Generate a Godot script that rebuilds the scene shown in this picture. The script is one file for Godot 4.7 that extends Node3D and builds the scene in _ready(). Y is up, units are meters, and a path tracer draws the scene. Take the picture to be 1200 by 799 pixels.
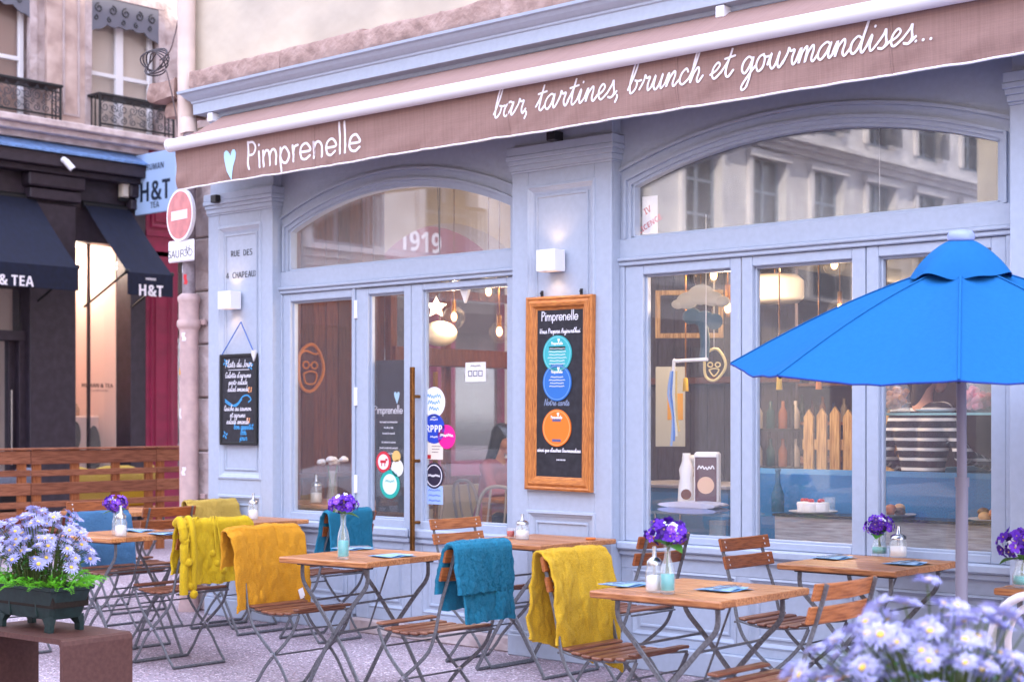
extends Node3D
# A corner cafe with a lilac-blue timber front, its terrace and the shops across the side street.
# The cafe front lies in the plane z = 0 (x to the right along it, +z is the street).

var M := {}
var T := {}
var rng := RandomNumberGenerator.new()

# ------------------------------------------------------------------ mesh helpers
func new_st() -> SurfaceTool:
	var s := SurfaceTool.new()
	s.begin(Mesh.PRIMITIVE_TRIANGLES)
	return s

func tri(s: SurfaceTool, a: Vector3, b: Vector3, c: Vector3) -> void:
	var n := (b - a).cross(c - a).normalized()
	for p in [a, c, b]:
		s.set_normal(n)
		s.add_vertex(p)

func quad(s: SurfaceTool, a: Vector3, b: Vector3, c: Vector3, d: Vector3) -> void:
	tri(s, a, b, c)
	tri(s, a, c, d)

func tri_n(s: SurfaceTool, a: Vector3, b: Vector3, c: Vector3, na: Vector3, nb: Vector3, nc: Vector3) -> void:
	s.set_normal(na); s.add_vertex(a)
	s.set_normal(nc); s.add_vertex(c)
	s.set_normal(nb); s.add_vertex(b)

# a box, its edges chamfered by bev
func box(s: SurfaceTool, c: Vector3, size: Vector3, bev := 0.0, bas := Basis()) -> void:
	var h := size * 0.5
	bev = minf(bev, minf(h.x, minf(h.y, h.z)) * 0.9)
	if bev <= 0.0:
		for ax in 3:
			for sg in [-1.0, 1.0]:
				var u := Vector3(); var v := Vector3(); var w := Vector3()
				w[ax] = h[ax] * sg
				u[(ax + 1) % 3] = h[(ax + 1) % 3]
				v[(ax + 2) % 3] = h[(ax + 2) % 3] * sg
				quad(s, c + bas * (w - u - v), c + bas * (w + u - v), c + bas * (w + u + v), c + bas * (w - u + v))
		return
	# eight corners, each with a point on three faces
	var P := {}
	for i in 8:
		var sg := Vector3(1 if i & 1 else -1, 1 if i & 2 else -1, 1 if i & 4 else -1)
		for ax in 3:
			var q := Vector3(h.x - bev, h.y - bev, h.z - bev)
			q[ax] = h[ax]
			P[i * 3 + ax] = c + bas * (q * sg)
	for ax in 3:
		var b1 := 1 << ((ax + 1) % 3)
		var b2 := 1 << ((ax + 2) % 3)
		for up in 2:
			var o := (1 << ax) if up else 0
			var l := [P[o * 3 + ax], P[(o | b1) * 3 + ax], P[(o | b1 | b2) * 3 + ax], P[(o | b2) * 3 + ax]]
			if up: quad(s, l[0], l[1], l[2], l[3])
			else: quad(s, l[3], l[2], l[1], l[0])
		# chamfers along this axis
		for k in 4:
			var o2 := (b1 if k & 1 else 0) | (b2 if k & 2 else 0)
			var e := o2 | (1 << ax)
			var a1 := (ax + 1) % 3
			var a2 := (ax + 2) % 3
			var l := [P[o2 * 3 + a1], P[e * 3 + a1], P[e * 3 + a2], P[o2 * 3 + a2]]
			if (k == 0 or k == 3): quad(s, l[3], l[2], l[1], l[0])
			else: quad(s, l[0], l[1], l[2], l[3])
	for i in 8:
		var odd := (int(i & 1 > 0) + int(i & 2 > 0) + int(i & 4 > 0)) % 2 == 1
		if odd: tri(s, P[i * 3], P[i * 3 + 1], P[i * 3 + 2])
		else: tri(s, P[i * 3], P[i * 3 + 2], P[i * 3 + 1])

func bx(s: SurfaceTool, x0: float, x1: float, y0: float, y1: float, z0: float, z1: float, bev := 0.0) -> void:
	box(s, Vector3((x0 + x1) / 2, (y0 + y1) / 2, (z0 + z1) / 2), Vector3(absf(x1 - x0), absf(y1 - y0), absf(z1 - z0)), bev)

# rows of points, smooth normals; outward = d(row) x d(column) when flip is false
func grid(s: SurfaceTool, rows: Array, wrap_u := false, wrap_v := false, flip := false) -> void:
	var nv := rows.size()
	var nu: int = rows[0].size()
	var N := []
	for j in nv:
		var rn := PackedVector3Array()
		var jp: Array = [(j + 1) % nv, (j - 1 + nv) % nv] if wrap_v else [mini(j + 1, nv - 1), maxi(j - 1, 0)]
		for i in nu:
			var ip: Array = [(i + 1) % nu, (i - 1 + nu) % nu] if wrap_u else [mini(i + 1, nu - 1), maxi(i - 1, 0)]
			var du: Vector3 = rows[j][ip[0]] - rows[j][ip[1]]
			var dv: Vector3 = rows[jp[0]][i] - rows[jp[1]][i]
			if du.length_squared() < 1e-12:
				var other := clampi(j, 1, nv - 2)
				du = rows[other][ip[0]] - rows[other][ip[1]]
			var n := du.cross(dv)
			if flip: n = -n
			rn.append(n.normalized())
		N.append(rn)
	for j in (nv if wrap_v else nv - 1):
		var j2 := (j + 1) % nv
		for i in (nu if wrap_u else nu - 1):
			var i2 := (i + 1) % nu
			var a: Vector3 = rows[j][i]; var b: Vector3 = rows[j][i2]; var c: Vector3 = rows[j2][i2]; var d: Vector3 = rows[j2][i]
			if flip:
				tri_n(s, a, c, b, N[j][i], N[j2][i2], N[j][i2])
				tri_n(s, a, d, c, N[j][i], N[j2][i], N[j2][i2])
			else:
				tri_n(s, a, b, c, N[j][i], N[j][i2], N[j2][i2])
				tri_n(s, a, c, d, N[j][i], N[j2][i2], N[j2][i])

func fan(s: SurfaceTool, ring: PackedVector3Array, flip := false) -> void:
	var c := Vector3()
	for p in ring: c += p
	c /= ring.size()
	for i in ring.size():
		var a := ring[i]; var b := ring[(i + 1) % ring.size()]
		if flip: tri(s, c, b, a)
		else: tri(s, c, a, b)

# Catmull-Rom through pts
func smooth(pts: Array, per := 6) -> Array:
	if pts.size() < 3: return pts
	var out := []
	for i in pts.size() - 1:
		var p0 = pts[maxi(i - 1, 0)]; var p1 = pts[i]; var p2 = pts[i + 1]; var p3 = pts[mini(i + 2, pts.size() - 1)]
		for k in per:
			var t := float(k) / per
			out.append((p1 * 2.0 + (p2 - p0) * t + (p0 * 2.0 - p1 * 5.0 + p2 * 4.0 - p3) * t * t + (p1 * 3.0 - p0 - p2 * 3.0 + p3) * t * t * t) * 0.5)
	out.append(pts[-1])
	return out

# a profile swept along pts. prof is 2-D (x across, y along `up`); flat gives hard edges
func sweep(s: SurfaceTool, pts: Array, prof: PackedVector2Array, up := Vector3.UP, flat := false, caps := true, taper: Array = []) -> void:
	var rows := []
	var side_prev := Vector3()
	for i in pts.size():
		var d: Vector3 = (pts[mini(i + 1, pts.size() - 1)] - pts[maxi(i - 1, 0)]).normalized()
		var side := d.cross(up)
		if side.length() < 0.05: side = side_prev if side_prev != Vector3() else d.cross(Vector3(0.31, 0.2, 0.93))
		side = side.normalized()
		if side_prev != Vector3() and side.dot(side_prev) < 0 : side = -side
		side_prev = side
		var v := side.cross(d)
		var k: float = taper[i] if taper.size() > i else 1.0
		var r := PackedVector3Array()
		for q in prof: r.append(pts[i] + side * q.x * k + v * q.y * k)
		rows.append(r)
	var n := prof.size()
	var area := 0.0
	for i in n: area += prof[i].cross(prof[(i + 1) % n])
	var fl := area > 0
	if flat:
		for j in rows.size() - 1:
			for i in n:
				var i2 := (i + 1) % n
				if fl: quad(s, rows[j][i], rows[j + 1][i], rows[j + 1][i2], rows[j][i2])
				else: quad(s, rows[j][i], rows[j][i2], rows[j + 1][i2], rows[j + 1][i])
	else:
		grid(s, rows, true, false, fl)
	if caps:
		fan(s, rows[0], not fl)
		fan(s, rows[-1], fl)

func circle(r: float, n: int, ry := -1.0) -> PackedVector2Array:
	var p := PackedVector2Array()
	for i in n: p.append(Vector2(cos(TAU * i / n) * r, sin(TAU * i / n) * (r if ry < 0 else ry)))
	return p

func tube(s: SurfaceTool, pts: Array, r: float, n := 8, taper: Array = []) -> void:
	sweep(s, pts, circle(r, n), Vector3(0.02, 1, 0.013).normalized(), false, true, taper)

func flat_bar(s: SurfaceTool, pts: Array, w: float, t: float, up: Vector3) -> void:
	var c := minf(w, t) * 0.28
	var a := w / 2; var b := t / 2
	sweep(s, pts, PackedVector2Array([Vector2(-a + c, -b), Vector2(a - c, -b), Vector2(a, -b + c), Vector2(a, b - c), Vector2(a - c, b), Vector2(-a + c, b), Vector2(-a, b - c), Vector2(-a, -b + c)]), up, true)

# profile of Vector2(radius, height) turned round the y axis of xf
func lathe(s: SurfaceTool, prof: Array, n := 20, xf := Transform3D()) -> void:
	var rows := []
	for q in prof:
		var r := PackedVector3Array()
		for i in n: r.append(xf * Vector3(cos(TAU * i / n) * q.x, q.y, sin(TAU * i / n) * q.x))
		rows.append(r)
	grid(s, rows, true, false, true)
	if prof[0].x > 0.0005: fan(s, rows[0], false)
	if prof[-1].x > 0.0005: fan(s, rows[-1], true)

func ball(s: SurfaceTool, c: Vector3, r: Vector3, n := 12, m := 8, bas := Basis()) -> void:
	var rows := []
	for j in m + 1:
		var a := PI * j / m
		var row := PackedVector3Array()
		for i in n: row.append(c + bas * (Vector3(sin(a) * cos(TAU * i / n), -cos(a), sin(a) * sin(TAU * i / n)) * r))
		rows.append(row)
	grid(s, rows, true, false, true)

# polygon in the xy plane of xf, from z = 0 to depth
func prism(s: SurfaceTool, poly: PackedVector2Array, depth: float, xf := Transform3D(), back := true) -> void:
	var area := 0.0
	for i in poly.size(): area += poly[i].cross(poly[(i + 1) % poly.size()])
	if area < 0: poly.reverse()
	var idx := Geometry2D.triangulate_polygon(poly)
	for k in range(0, idx.size(), 3):
		var a := poly[idx[k]]; var b := poly[idx[k + 1]]; var c := poly[idx[k + 2]]
		if (b - a).cross(c - a) < 0:
			var t := b; b = c; c = t
		tri(s, xf * Vector3(a.x, a.y, depth), xf * Vector3(b.x, b.y, depth), xf * Vector3(c.x, c.y, depth))
		if back: tri(s, xf * Vector3(a.x, a.y, 0), xf * Vector3(c.x, c.y, 0), xf * Vector3(b.x, b.y, 0))
	for i in poly.size():
		var a := poly[i]; var b := poly[(i + 1) % poly.size()]
		quad(s, xf * Vector3(a.x, a.y, 0), xf * Vector3(b.x, b.y, 0), xf * Vector3(b.x, b.y, depth), xf * Vector3(a.x, a.y, depth))

func ring(s: SurfaceTool, c: Vector2, r0: float, r1: float, z0: float, z1: float, n := 32) -> void:
	for i in n:
		var a := Vector2.from_angle(TAU * i / n); var b := Vector2.from_angle(TAU * (i + 1) / n)
		var p := func(q: Vector2, r: float, z: float): return Vector3(c.x + q.x * r, c.y + q.y * r, z)
		quad(s, p.call(a, r0, z1), p.call(a, r1, z1), p.call(b, r1, z1), p.call(b, r0, z1))
		quad(s, p.call(a, r1, z0), p.call(b, r1, z0), p.call(b, r1, z1), p.call(a, r1, z1))
		quad(s, p.call(b, r0, z0), p.call(a, r0, z0), p.call(a, r0, z1), p.call(b, r0, z1))

func disc(s: SurfaceTool, c: Vector2, r: float, z0: float, z1: float, n := 32) -> void:
	var p := PackedVector2Array()
	for i in n: p.append(c + Vector2.from_angle(TAU * i / n) * r)
	prism(s, p, z1 - z0, Transform3D(Basis(), Vector3(0, 0, z0)))

# four butt-jointed bars round a rectangle, in the xy plane
func frame(s: SurfaceTool, x0: float, x1: float, y0: float, y1: float, w: float, z0: float, z1: float, bev := 0.004) -> void:
	bx(s, x0, x0 + w, y0, y1, z0, z1, bev)
	bx(s, x1 - w, x1, y0, y1, z0, z1, bev)
	bx(s, x0 + w, x1 - w, y0, y0 + w, z0, z1 - 0.0015, bev)
	bx(s, x0 + w, x1 - w, y1 - w, y1, z0, z1 - 0.0015, bev)

# mitred moulding round a rectangle: prof holds (distance inwards, height z)
func moulding(s: SurfaceTool, x0: float, x1: float, y0: float, y1: float, prof: Array) -> void:
	for i in prof.size() - 1:
		var a: Vector2 = prof[i]; var b: Vector2 = prof[i + 1]
		var q := func(p: Vector2): return [Vector3(x0 + p.x, y0 + p.x, p.y), Vector3(x1 - p.x, y0 + p.x, p.y), Vector3(x1 - p.x, y1 - p.x, p.y), Vector3(x0 + p.x, y1 - p.x, p.y)]
		var qa: Array = q.call(a); var qb: Array = q.call(b)
		for k in 4: quad(s, qa[k], qa[(k + 1) % 4], qb[(k + 1) % 4], qb[k])

# flat pen strokes (arrays of Vector2) of width w in the xy plane
func strokes(s: SurfaceTool, lines: Array, w: float, z := 0.0) -> void:
	for line in lines:
		var n: int = line.size()
		var L := []; var R := []
		for i in n:
			var d: Vector2 = (line[mini(i + 1, n - 1)] - line[maxi(i - 1, 0)]).normalized()
			var o := Vector2(-d.y, d.x) * w * 0.5
			L.append(line[i] + o); R.append(line[i] - o)
		for i in n - 1:
			z += 0.000004
			quad(s, Vector3(R[i].x, R[i].y, z), Vector3(R[i + 1].x, R[i + 1].y, z), Vector3(L[i + 1].x, L[i + 1].y, z), Vector3(L[i].x, L[i].y, z))
		for e in [0, n - 1]:
			z += 0.000004
			var c: Vector2 = line[e]
			for k in 10:
				var a := c + Vector2.from_angle(TAU * k / 10) * w * 0.5; var b := c + Vector2.from_angle(TAU * (k + 1) / 10) * w * 0.5
				tri(s, Vector3(c.x, c.y, z), Vector3(a.x, a.y, z), Vector3(b.x, b.y, z))

# ------------------------------------------------------------------ objects
func put(o: Node3D, called: String, parent: Node3D = null) -> void:
	o.name = called
	(parent if parent else self).add_child(o, true)

func tag(o: Node3D, label: String, category := "", group := "") -> Node3D:
	if label: o.set_meta("label", label)
	if category: o.set_meta("category", category)
	if group: o.set_meta("group", group)
	return o

func thing(called: String, label: String, category: String, at := Vector3.ZERO, turn := 0.0, group := "") -> Node3D:
	var o := Node3D.new()
	o.position = at
	o.rotation.y = deg_to_rad(turn)
	put(o, called)
	return tag(o, label, category, group)

func part(parent: Node3D, called: String, mesh, mat: Material, xf := Transform3D(), label := "") -> MeshInstance3D:
	var o := MeshInstance3D.new()
	if mesh is SurfaceTool: mesh = mesh.commit()
	o.mesh = mesh
	o.material_override = mat
	o.transform = xf
	put(o, called, parent)
	if label: o.set_meta("label", label)
	return o

func one(called: String, label: String, category: String, mesh, mat: Material, xf := Transform3D(), group := "") -> MeshInstance3D:
	var o := part(self, called, mesh, mat, xf)
	tag(o, label, category, group)
	return o

func struct(called: String, mesh, mat: Material) -> MeshInstance3D:
	var o := part(self, called, mesh, mat)
	o.set_meta("kind", "structure")
	return o

func copy(o: Node3D, label: String, at: Vector3, turn := 0.0) -> Node3D:
	var c: Node3D = o.duplicate()
	put(c, String(o.name).rstrip("0123456789"))
	c.position = at
	c.rotation.y = deg_to_rad(turn)
	c.set_meta("label", label)
	return c

func xf(at: Vector3, bas := Basis()) -> Transform3D:
	return Transform3D(bas, at)

func text(words: String, height: float, bold := false, face := "Droid Sans") -> TextMesh:
	var t := TextMesh.new()
	var f := SystemFont.new()
	f.font_names = PackedStringArray([face])
	f.font_weight = 700 if bold else 400
	t.font = f
	t.text = words
	t.font_size = 48
	t.pixel_size = height / 35.0
	t.depth = 0.0015
	t.curve_step = 1.0
	return t

# ------------------------------------------------------------------ pen lettering
# each glyph: width, then strokes given as flat lists of x, y (x-height 1)
const CURSIVE := {
	"a": [1.02, [.78,.82,.48,1.0,.12,.72,.05,.25,.28,0,.6,.35,.8,.95,.74,.3,.86,.02,1.1,.3]],
	"b": [.92, [0,.3,.35,1.2,.52,2.0,.36,2.15,.2,1.5,.12,.5,.3,.02,.6,.3,.62,.75,.42,.85,.7,.78,.95,.8]],
	"c": [.76, [.62,.78,.45,1.0,.16,.72,.12,.25,.4,0,.8,.35]],
	"d": [1.05, [.72,.82,.42,1.0,.12,.7,.08,.25,.3,.02,.6,.4,.86,1.3,1.0,2.1,.82,1.2,.72,.3,.86,0,1.1,.35]],
	"e": [.8, [0,.3,.4,.5,.6,.8,.4,1.0,.15,.7,.15,.25,.4,0,.85,.35]],
	"f": [.7, [0,.3,.4,1.2,.55,2.0,.4,2.1,.28,1.2,.2,-.6,.3,-.9,.42,-.3,.3,.1,.75,.35]],
	"g": [1.0, [.72,.82,.42,1.0,.12,.7,.08,.25,.3,.02,.6,.4,.77,.95,.7,0,.55,-.8,.3,-1.0,.2,-.7,.6,-.1,1.0,.35]],
	"h": [1.0, [0,.3,.35,1.3,.5,2.05,.35,2.1,.2,1.2,.15,.02,.3,.6,.55,.95,.68,.7,.63,.2,.78,0,1.05,.35]],
	"i": [.64, [0,.3,.26,.95,.22,.3,.38,0,.7,.35], [.36,1.38,.38,1.42]],
	"j": [.6, [0,.3,.3,.95,.25,0,.1,-.8,-.1,-.9,-.1,-.6,.6,.35], [.36,1.38,.38,1.42]],
	"l": [.6, [0,.3,.35,1.3,.48,2.0,.34,2.1,.2,1.2,.2,.25,.36,0,.65,.35]],
	"m": [1.4, [0,.3,.2,.95,.18,.02,.3,.6,.55,.98,.62,.7,.6,.02,.72,.6,.98,.98,1.08,.7,1.03,.2,1.18,0,1.45,.35]],
	"n": [1.04, [0,.3,.2,.95,.18,.02,.3,.6,.6,.98,.7,.7,.65,.2,.8,0,1.1,.35]],
	"o": [.86, [.5,.98,.2,.85,.05,.4,.25,0,.55,.2,.62,.7,.46,.98,.65,.8,.95,.8]],
	"p": [.95, [0,.3,.25,.95,.15,0,.08,-.95,.25,.5,.5,1.0,.72,.7,.6,.1,.3,.05,.95,.3]],
	"q": [.95, [.72,.82,.42,1.0,.12,.7,.08,.25,.3,.02,.6,.4,.75,.95,.65,-.9,.95,.3]],
	"r": [.94, [0,.2,.25,.75,.3,1.08,.46,.86,.72,.9,.62,.4,.76,.02,1.0,.3]],
	"s": [.8, [0,.3,.35,.85,.44,1.12,.52,.7,.64,.3,.46,0,.15,.08,.5,.02,.85,.35]],
	"t": [.78, [0,.3,.35,1.0,.52,1.75,.36,.8,.35,.15,.55,0,.85,.35], [.08,1.15,.8,1.25]],
	"u": [1.04, [0,.3,.2,.95,.15,.35,.35,0,.6,.3,.76,.95,.7,.3,.85,0,1.1,.35]],
	"v": [.85, [0,.9,.2,.9,.35,0,.65,.9,.95,.8]],
	",": [.3, [.1,.1,.15,-.05,.02,-.35]], ".": [.42, [.1,.05,.12,.08]], "'": [.3, [.15,1.9,.1,1.5]],
	"P": [1.0, [.2,1.8,.15,0], [0,1.6,.4,1.95,.9,1.6,.6,1.0,.2,.95]], "V": [1.0, [0,1.9,.35,0,.9,1.9]],
	"A": [1.1, [0,0,.5,1.9,.9,0], [.15,.7,.85,.8]], "G": [1.1, [.9,1.6,.5,1.9,.05,1.0,.4,0,.9,.4,.9,.9,.55,.9]],
	"N": [1.1, [0,0,.15,1.9,.8,0,.95,1.9]], "J": [.8, [.6,1.9,.55,.3,.2,-.1,-.05,.3]], "Q": [1.1, [.5,1.9,.05,1.0,.4,0,.9,.8,.5,1.9], [.5,.5,1.0,-.1]],
	"8": [.7, [.5,1.5,.2,1.7,.15,1.2,.5,.6,.3,0,.05,.4,.5,1.5]], "1": [.45, [.1,1.3,.3,1.8,.28,0]], "2": [.7, [.05,1.4,.35,1.8,.5,1.3,.0,.0,.6,.05]],
}
const ROUND := {
	"P": [.8, [.06,0,.06,1.75], [.06,1.7,.5,1.68,.7,1.32,.5,.92,.06,.88]],
	"i": [.34, [.14,0,.14,1.0], [.14,1.42,.15,1.45]],
	"m": [1.42, [.1,0,.1,1.0], [.1,.6,.3,.96,.55,.94,.66,.6,.66,0], [.66,.6,.86,.96,1.1,.94,1.22,.6,1.22,0]],
	"p": [1.0, [.1,-.52,.1,1.0], [.1,.5,.25,.9,.55,.98,.82,.5,.55,.02,.25,.1,.1,.5]],
	"r": [.56, [.1,0,.1,1.0], [.1,.55,.25,.9,.52,.98]],
	"e": [1.0, [.08,.5,.88,.52,.7,.92,.45,1.0,.16,.82,.06,.46,.2,.1,.5,0,.84,.2]],
	"n": [.94, [.1,0,.1,1.0], [.1,.6,.3,.94,.58,.94,.74,.6,.74,0]],
	"l": [.34, [.14,0,.14,1.9]],
}

func pen(font: Dictionary, words: String, h: float, slant := 0.0, gap := 0.06) -> Array:
	var lines := []
	var x := 0.0
	for ch in words:
		if not font.has(ch):
			x += 0.62
			continue
		var g: Array = font[ch]
		for k in range(1, g.size()):
			var pts := []
			for i in range(0, g[k].size(), 2):
				var v := Vector2(g[k][i] + x, g[k][i + 1])
				v.x += v.y * slant
				pts.append(v * h)
			if pts.size() == 2:
				var a: Vector2 = pts[0]; var b: Vector2 = pts[1]
				pts = []
				for i in 9: pts.append(a.lerp(b, i / 8.0))
				lines.append(pts)
			else: lines.append(smooth(pts, 5))
		x += g[0] + gap
	lines.append([Vector2(x * h, 0)])
	return lines

# the lettering as a mesh whose first letter starts at x = 0
func pen_mesh(font: Dictionary, words: String, h: float, w: float, slant := 0.0, centred := false, gap := 0.06) -> SurfaceTool:
	var l := pen(font, words, h, slant, gap)
	var wide: float = l.pop_back()[0].x
	if centred:
		for line in l:
			for i in line.size(): line[i].x -= wide / 2
	var s := new_st()
	strokes(s, l, w)
	return s

# ------------------------------------------------------------------ materials
func picture(n: int, f: Callable, mips := true) -> ImageTexture:
	var im := Image.create(n, n, false, Image.FORMAT_RGB8)
	for y in n:
		for x in n: im.set_pixel(x, y, f.call(x, y))
	return ImageTexture.create_from_image(im)

func noise_tex(freq: float, lo: Color, hi: Color, n := 256, kind := FastNoiseLite.TYPE_SIMPLEX_SMOOTH, octaves := 4, sd := 1, mid = null, bump := 0.0) -> NoiseTexture2D:
	var t := NoiseTexture2D.new()
	t.width = n; t.height = n
	t.seamless = true
	var f := FastNoiseLite.new()
	f.noise_type = kind
	f.frequency = freq
	f.fractal_octaves = octaves
	f.seed = sd
	t.noise = f
	if bump > 0.0:
		t.as_normal_map = true
		t.bump_strength = bump
	else:
		var g := Gradient.new()
		g.set_color(0, lo); g.set_color(1, hi)
		if mid != null: g.add_point(0.5, mid)
		t.color_ramp = g
	return t

func mat(col: Color, rough := 0.7, tex: Texture2D = null, scale := Vector3.ONE, nrm: Texture2D = null, nstr := 0.5, metal := 0.0) -> StandardMaterial3D:
	var m := StandardMaterial3D.new()
	m.albedo_color = col
	m.roughness = rough
	m.metallic = metal
	if tex or nrm:
		m.uv1_triplanar = true
		m.uv1_scale = scale
		m.uv1_triplanar_sharpness = 4.0
	if tex: m.albedo_texture = tex
	if nrm:
		m.normal_enabled = true
		m.normal_texture = nrm
		m.normal_scale = nstr
	return m

func world(m: StandardMaterial3D) -> StandardMaterial3D:
	m.uv1_world_triplanar = true
	return m

func glow(col: Color, e: float) -> StandardMaterial3D:
	var m := StandardMaterial3D.new()
	m.albedo_color = col
	m.emission_enabled = true
	m.emission = col
	m.emission_energy_multiplier = e
	return m

func cloth_mat(col: Color) -> StandardMaterial3D:
	var m := mat(col, 0.95, T.fleece, Vector3(5, 5, 5), T.fleece_n, 1.1)
	m.rim_enabled = true
	m.rim = 0.5
	m.rim_tint = 0.6
	return m

func wood_mat(col: Color, axis: int, rough := 0.5, k := 1.0) -> StandardMaterial3D:
	var sc := Vector3(9, 9, 9) * k
	sc[axis] = 0.7 * k
	return mat(col, rough, T.grain, sc, T.grain_n, 0.35)

func make_materials() -> void:
	var W := Color.WHITE
	T.mottle = noise_tex(0.012, Color(.82, .82, .84), W, 256)
	T.paint_c = noise_tex(0.02, Color(.955, .955, .955), W, 512, FastNoiseLite.TYPE_SIMPLEX_SMOOTH, 6, 17)
	T.mottle2 = noise_tex(0.03, Color(.72, .70, .70), W, 256, FastNoiseLite.TYPE_SIMPLEX_SMOOTH, 5, 7)
	T.paint_n = noise_tex(0.05, W, W, 256, FastNoiseLite.TYPE_SIMPLEX_SMOOTH, 4, 3, null, 2.0)
	T.grain = noise_tex(0.02, Color(.60, .50, .43), W, 512, FastNoiseLite.TYPE_SIMPLEX_SMOOTH, 5, 5, Color(.86, .82, .77))
	T.grain_n = noise_tex(0.03, W, W, 512, FastNoiseLite.TYPE_SIMPLEX_SMOOTH, 4, 5, null, 3.0)
	T.fleece = noise_tex(0.12, Color(.70, .70, .70), W, 256, FastNoiseLite.TYPE_SIMPLEX_SMOOTH, 4, 9)
	T.fleece_n = noise_tex(0.16, W, W, 256, FastNoiseLite.TYPE_SIMPLEX_SMOOTH, 3, 9, null, 6.0)
	T.stone = noise_tex(0.012, Color(.74, .70, .69), W, 512, FastNoiseLite.TYPE_SIMPLEX_SMOOTH, 6, 13, Color(.90, .87, .86))
	T.stone_n = noise_tex(0.03, W, W, 512, FastNoiseLite.TYPE_SIMPLEX_SMOOTH, 6, 13, null, 8.0)
	T.rust = noise_tex(0.025, Color(.80, .72, .70), Color(1, .96, .93), 512, FastNoiseLite.TYPE_SIMPLEX_SMOOTH, 6, 21)
	rng.seed = 44
	var grit := []
	for i in 7: grit.append([Color(.38, .35, .38), Color(.68, .63, .66), Color(.86, .81, .84), Color(.60, .50, .51), Color(1, .97, .98), Color(.50, .47, .51), Color(.78, .69, .70)][i])
	var dots := Image.create(1024, 1024, false, Image.FORMAT_RGB8)
	dots.fill(Color(.64, .60, .63))
	for i in 42000:
		var r := rng.randi_range(1, 4)
		var p := Vector2i(rng.randi_range(0, 1023), rng.randi_range(0, 1023))
		dots.fill_rect(Rect2i(p, Vector2i(r + rng.randi_range(0, 2), r)), grit[rng.randi_range(0, 6)] * rng.randf_range(.85, 1.1))
	T.grit = ImageTexture.create_from_image(dots)
	var dn: Image = dots.duplicate()
	dn.bump_map_to_normal_map(2.0)
	T.grit_n = ImageTexture.create_from_image(dn)
	# woven awning cloth: threads of slightly different tone, crossing
	rng.seed = 8
	var tu := PackedFloat32Array(); var tv := PackedFloat32Array()
	for i in 512:
		tu.append(rng.randf_range(.91, 1.0)); tv.append(rng.randf_range(.93, 1.0))
	T.weave = picture(512, func(x, y):
		var v: float = (tu[x] * 0.75 + tu[x / 9 * 9] * 0.25) * tv[y]
		return Color(v, v, v))
	T.stripes = picture(64, func(_x, y): return Color(.93, .92, .90) if y % 64 < 20 else Color(.045, .05, .10))

	M.paint = mat(Color(.67, .708, .778), 0.42, T.paint_c, Vector3(1.7, 1.7, 1.7), T.paint_n, 0.12)
	M.paint_in = mat(Color(.64, .66, .77), 0.5)
	M.plaster = mat(Color(.83, .775, .695), 0.95, T.mottle, Vector3(.22, .22, .22), T.paint_n, 0.25)
	M.stone = mat(Color(.70, .60, .565), 0.95, T.stone, Vector3(.7, .7, .7), T.stone_n, 0.5)
	M.old_stone = mat(Color(.83, .72, .70), 0.95, T.stone, Vector3(1.6, 1.6, 1.6), T.stone_n, 1.0)
	M.lilac_stone = mat(Color(.80, .75, .755), 0.95, T.stone, Vector3(.35, .35, .35), T.stone_n, 0.4)
	M.ground = world(mat(Color(1.0, .975, .985), 0.9, T.grit, Vector3(.38, .38, .38), T.grit_n, 1.0))
	M.ground.detail_enabled = true
	M.ground.detail_blend_mode = BaseMaterial3D.BLEND_MODE_MUL
	M.ground.detail_albedo = noise_tex(0.008, Color(.84, .81, .82), Color.WHITE, 512, FastNoiseLite.TYPE_SIMPLEX_SMOOTH, 6, 31)
	M.ground.detail_uv_layer = BaseMaterial3D.DETAIL_UV_2
	M.ground.uv2_triplanar = true
	M.ground.uv2_world_triplanar = true
	M.ground.uv2_scale = Vector3(.13, .13, .13)
	M.awning = mat(Color(.62, .49, .455), 0.9, T.weave, Vector3(1.6, 1.6, 1.6), T.paint_n, 0.2)
	M.white_metal = mat(Color(.90, .89, .91), 0.4)
	M.white_print = mat(Color(.93, .91, .93), 0.8)
	M.pale_print = mat(Color(.70, .86, .95), 0.8)
	M.iron = mat(Color(.50, .51, .53), 0.48, T.mottle2, Vector3(6, 6, 6), T.paint_n, 0.2, 0.55)
	M.dark_iron = mat(Color(.12, .12, .14), 0.5)
	M.rivet = mat(Color(.82, .82, .84), 0.3, null, Vector3.ONE, null, 0.5, 0.9)
	M.black = mat(Color(.07, .07, .085), 0.6)
	M.rubber = mat(Color(.03, .03, .035), 0.8)
	M.oak_x = wood_mat(Color(.80, .555, .36), 0, 0.38, 0.8)
	M.oak_x2 = wood_mat(Color(.74, .50, .32), 0, 0.40, 0.9)
	M.oak_x3 = wood_mat(Color(.85, .60, .40), 0, 0.36, 0.7)
	M.slat_z = wood_mat(Color(.56, .36, .265), 2, 0.42)
	M.slat_z2 = wood_mat(Color(.50, .315, .235), 2, 0.45)
	M.back_z = wood_mat(Color(.70, .425, .235), 2, 0.36)
	M.back_z2 = wood_mat(Color(.64, .37, .20), 2, 0.42, 1.2)
	M.back_z3 = wood_mat(Color(.75, .475, .285), 2, 0.40, .8)
	M.slat_z3 = wood_mat(Color(.60, .41, .32), 2, 0.5, .8)
	M.back_dark = wood_mat(Color(.46, .22, .13), 2, 0.38)
	M.fence_z = wood_mat(Color(.66, .43, .32), 2, 0.75, 0.6)
	M.fence_z2 = wood_mat(Color(.60, .38, .28), 2, 0.75, 0.5)
	M.fence_y = wood_mat(Color(.74, .47, .29), 1, 0.75, 0.6)
	M.board_y = wood_mat(Color(.84, .54, .27), 1, 0.5, 1.6)
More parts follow.
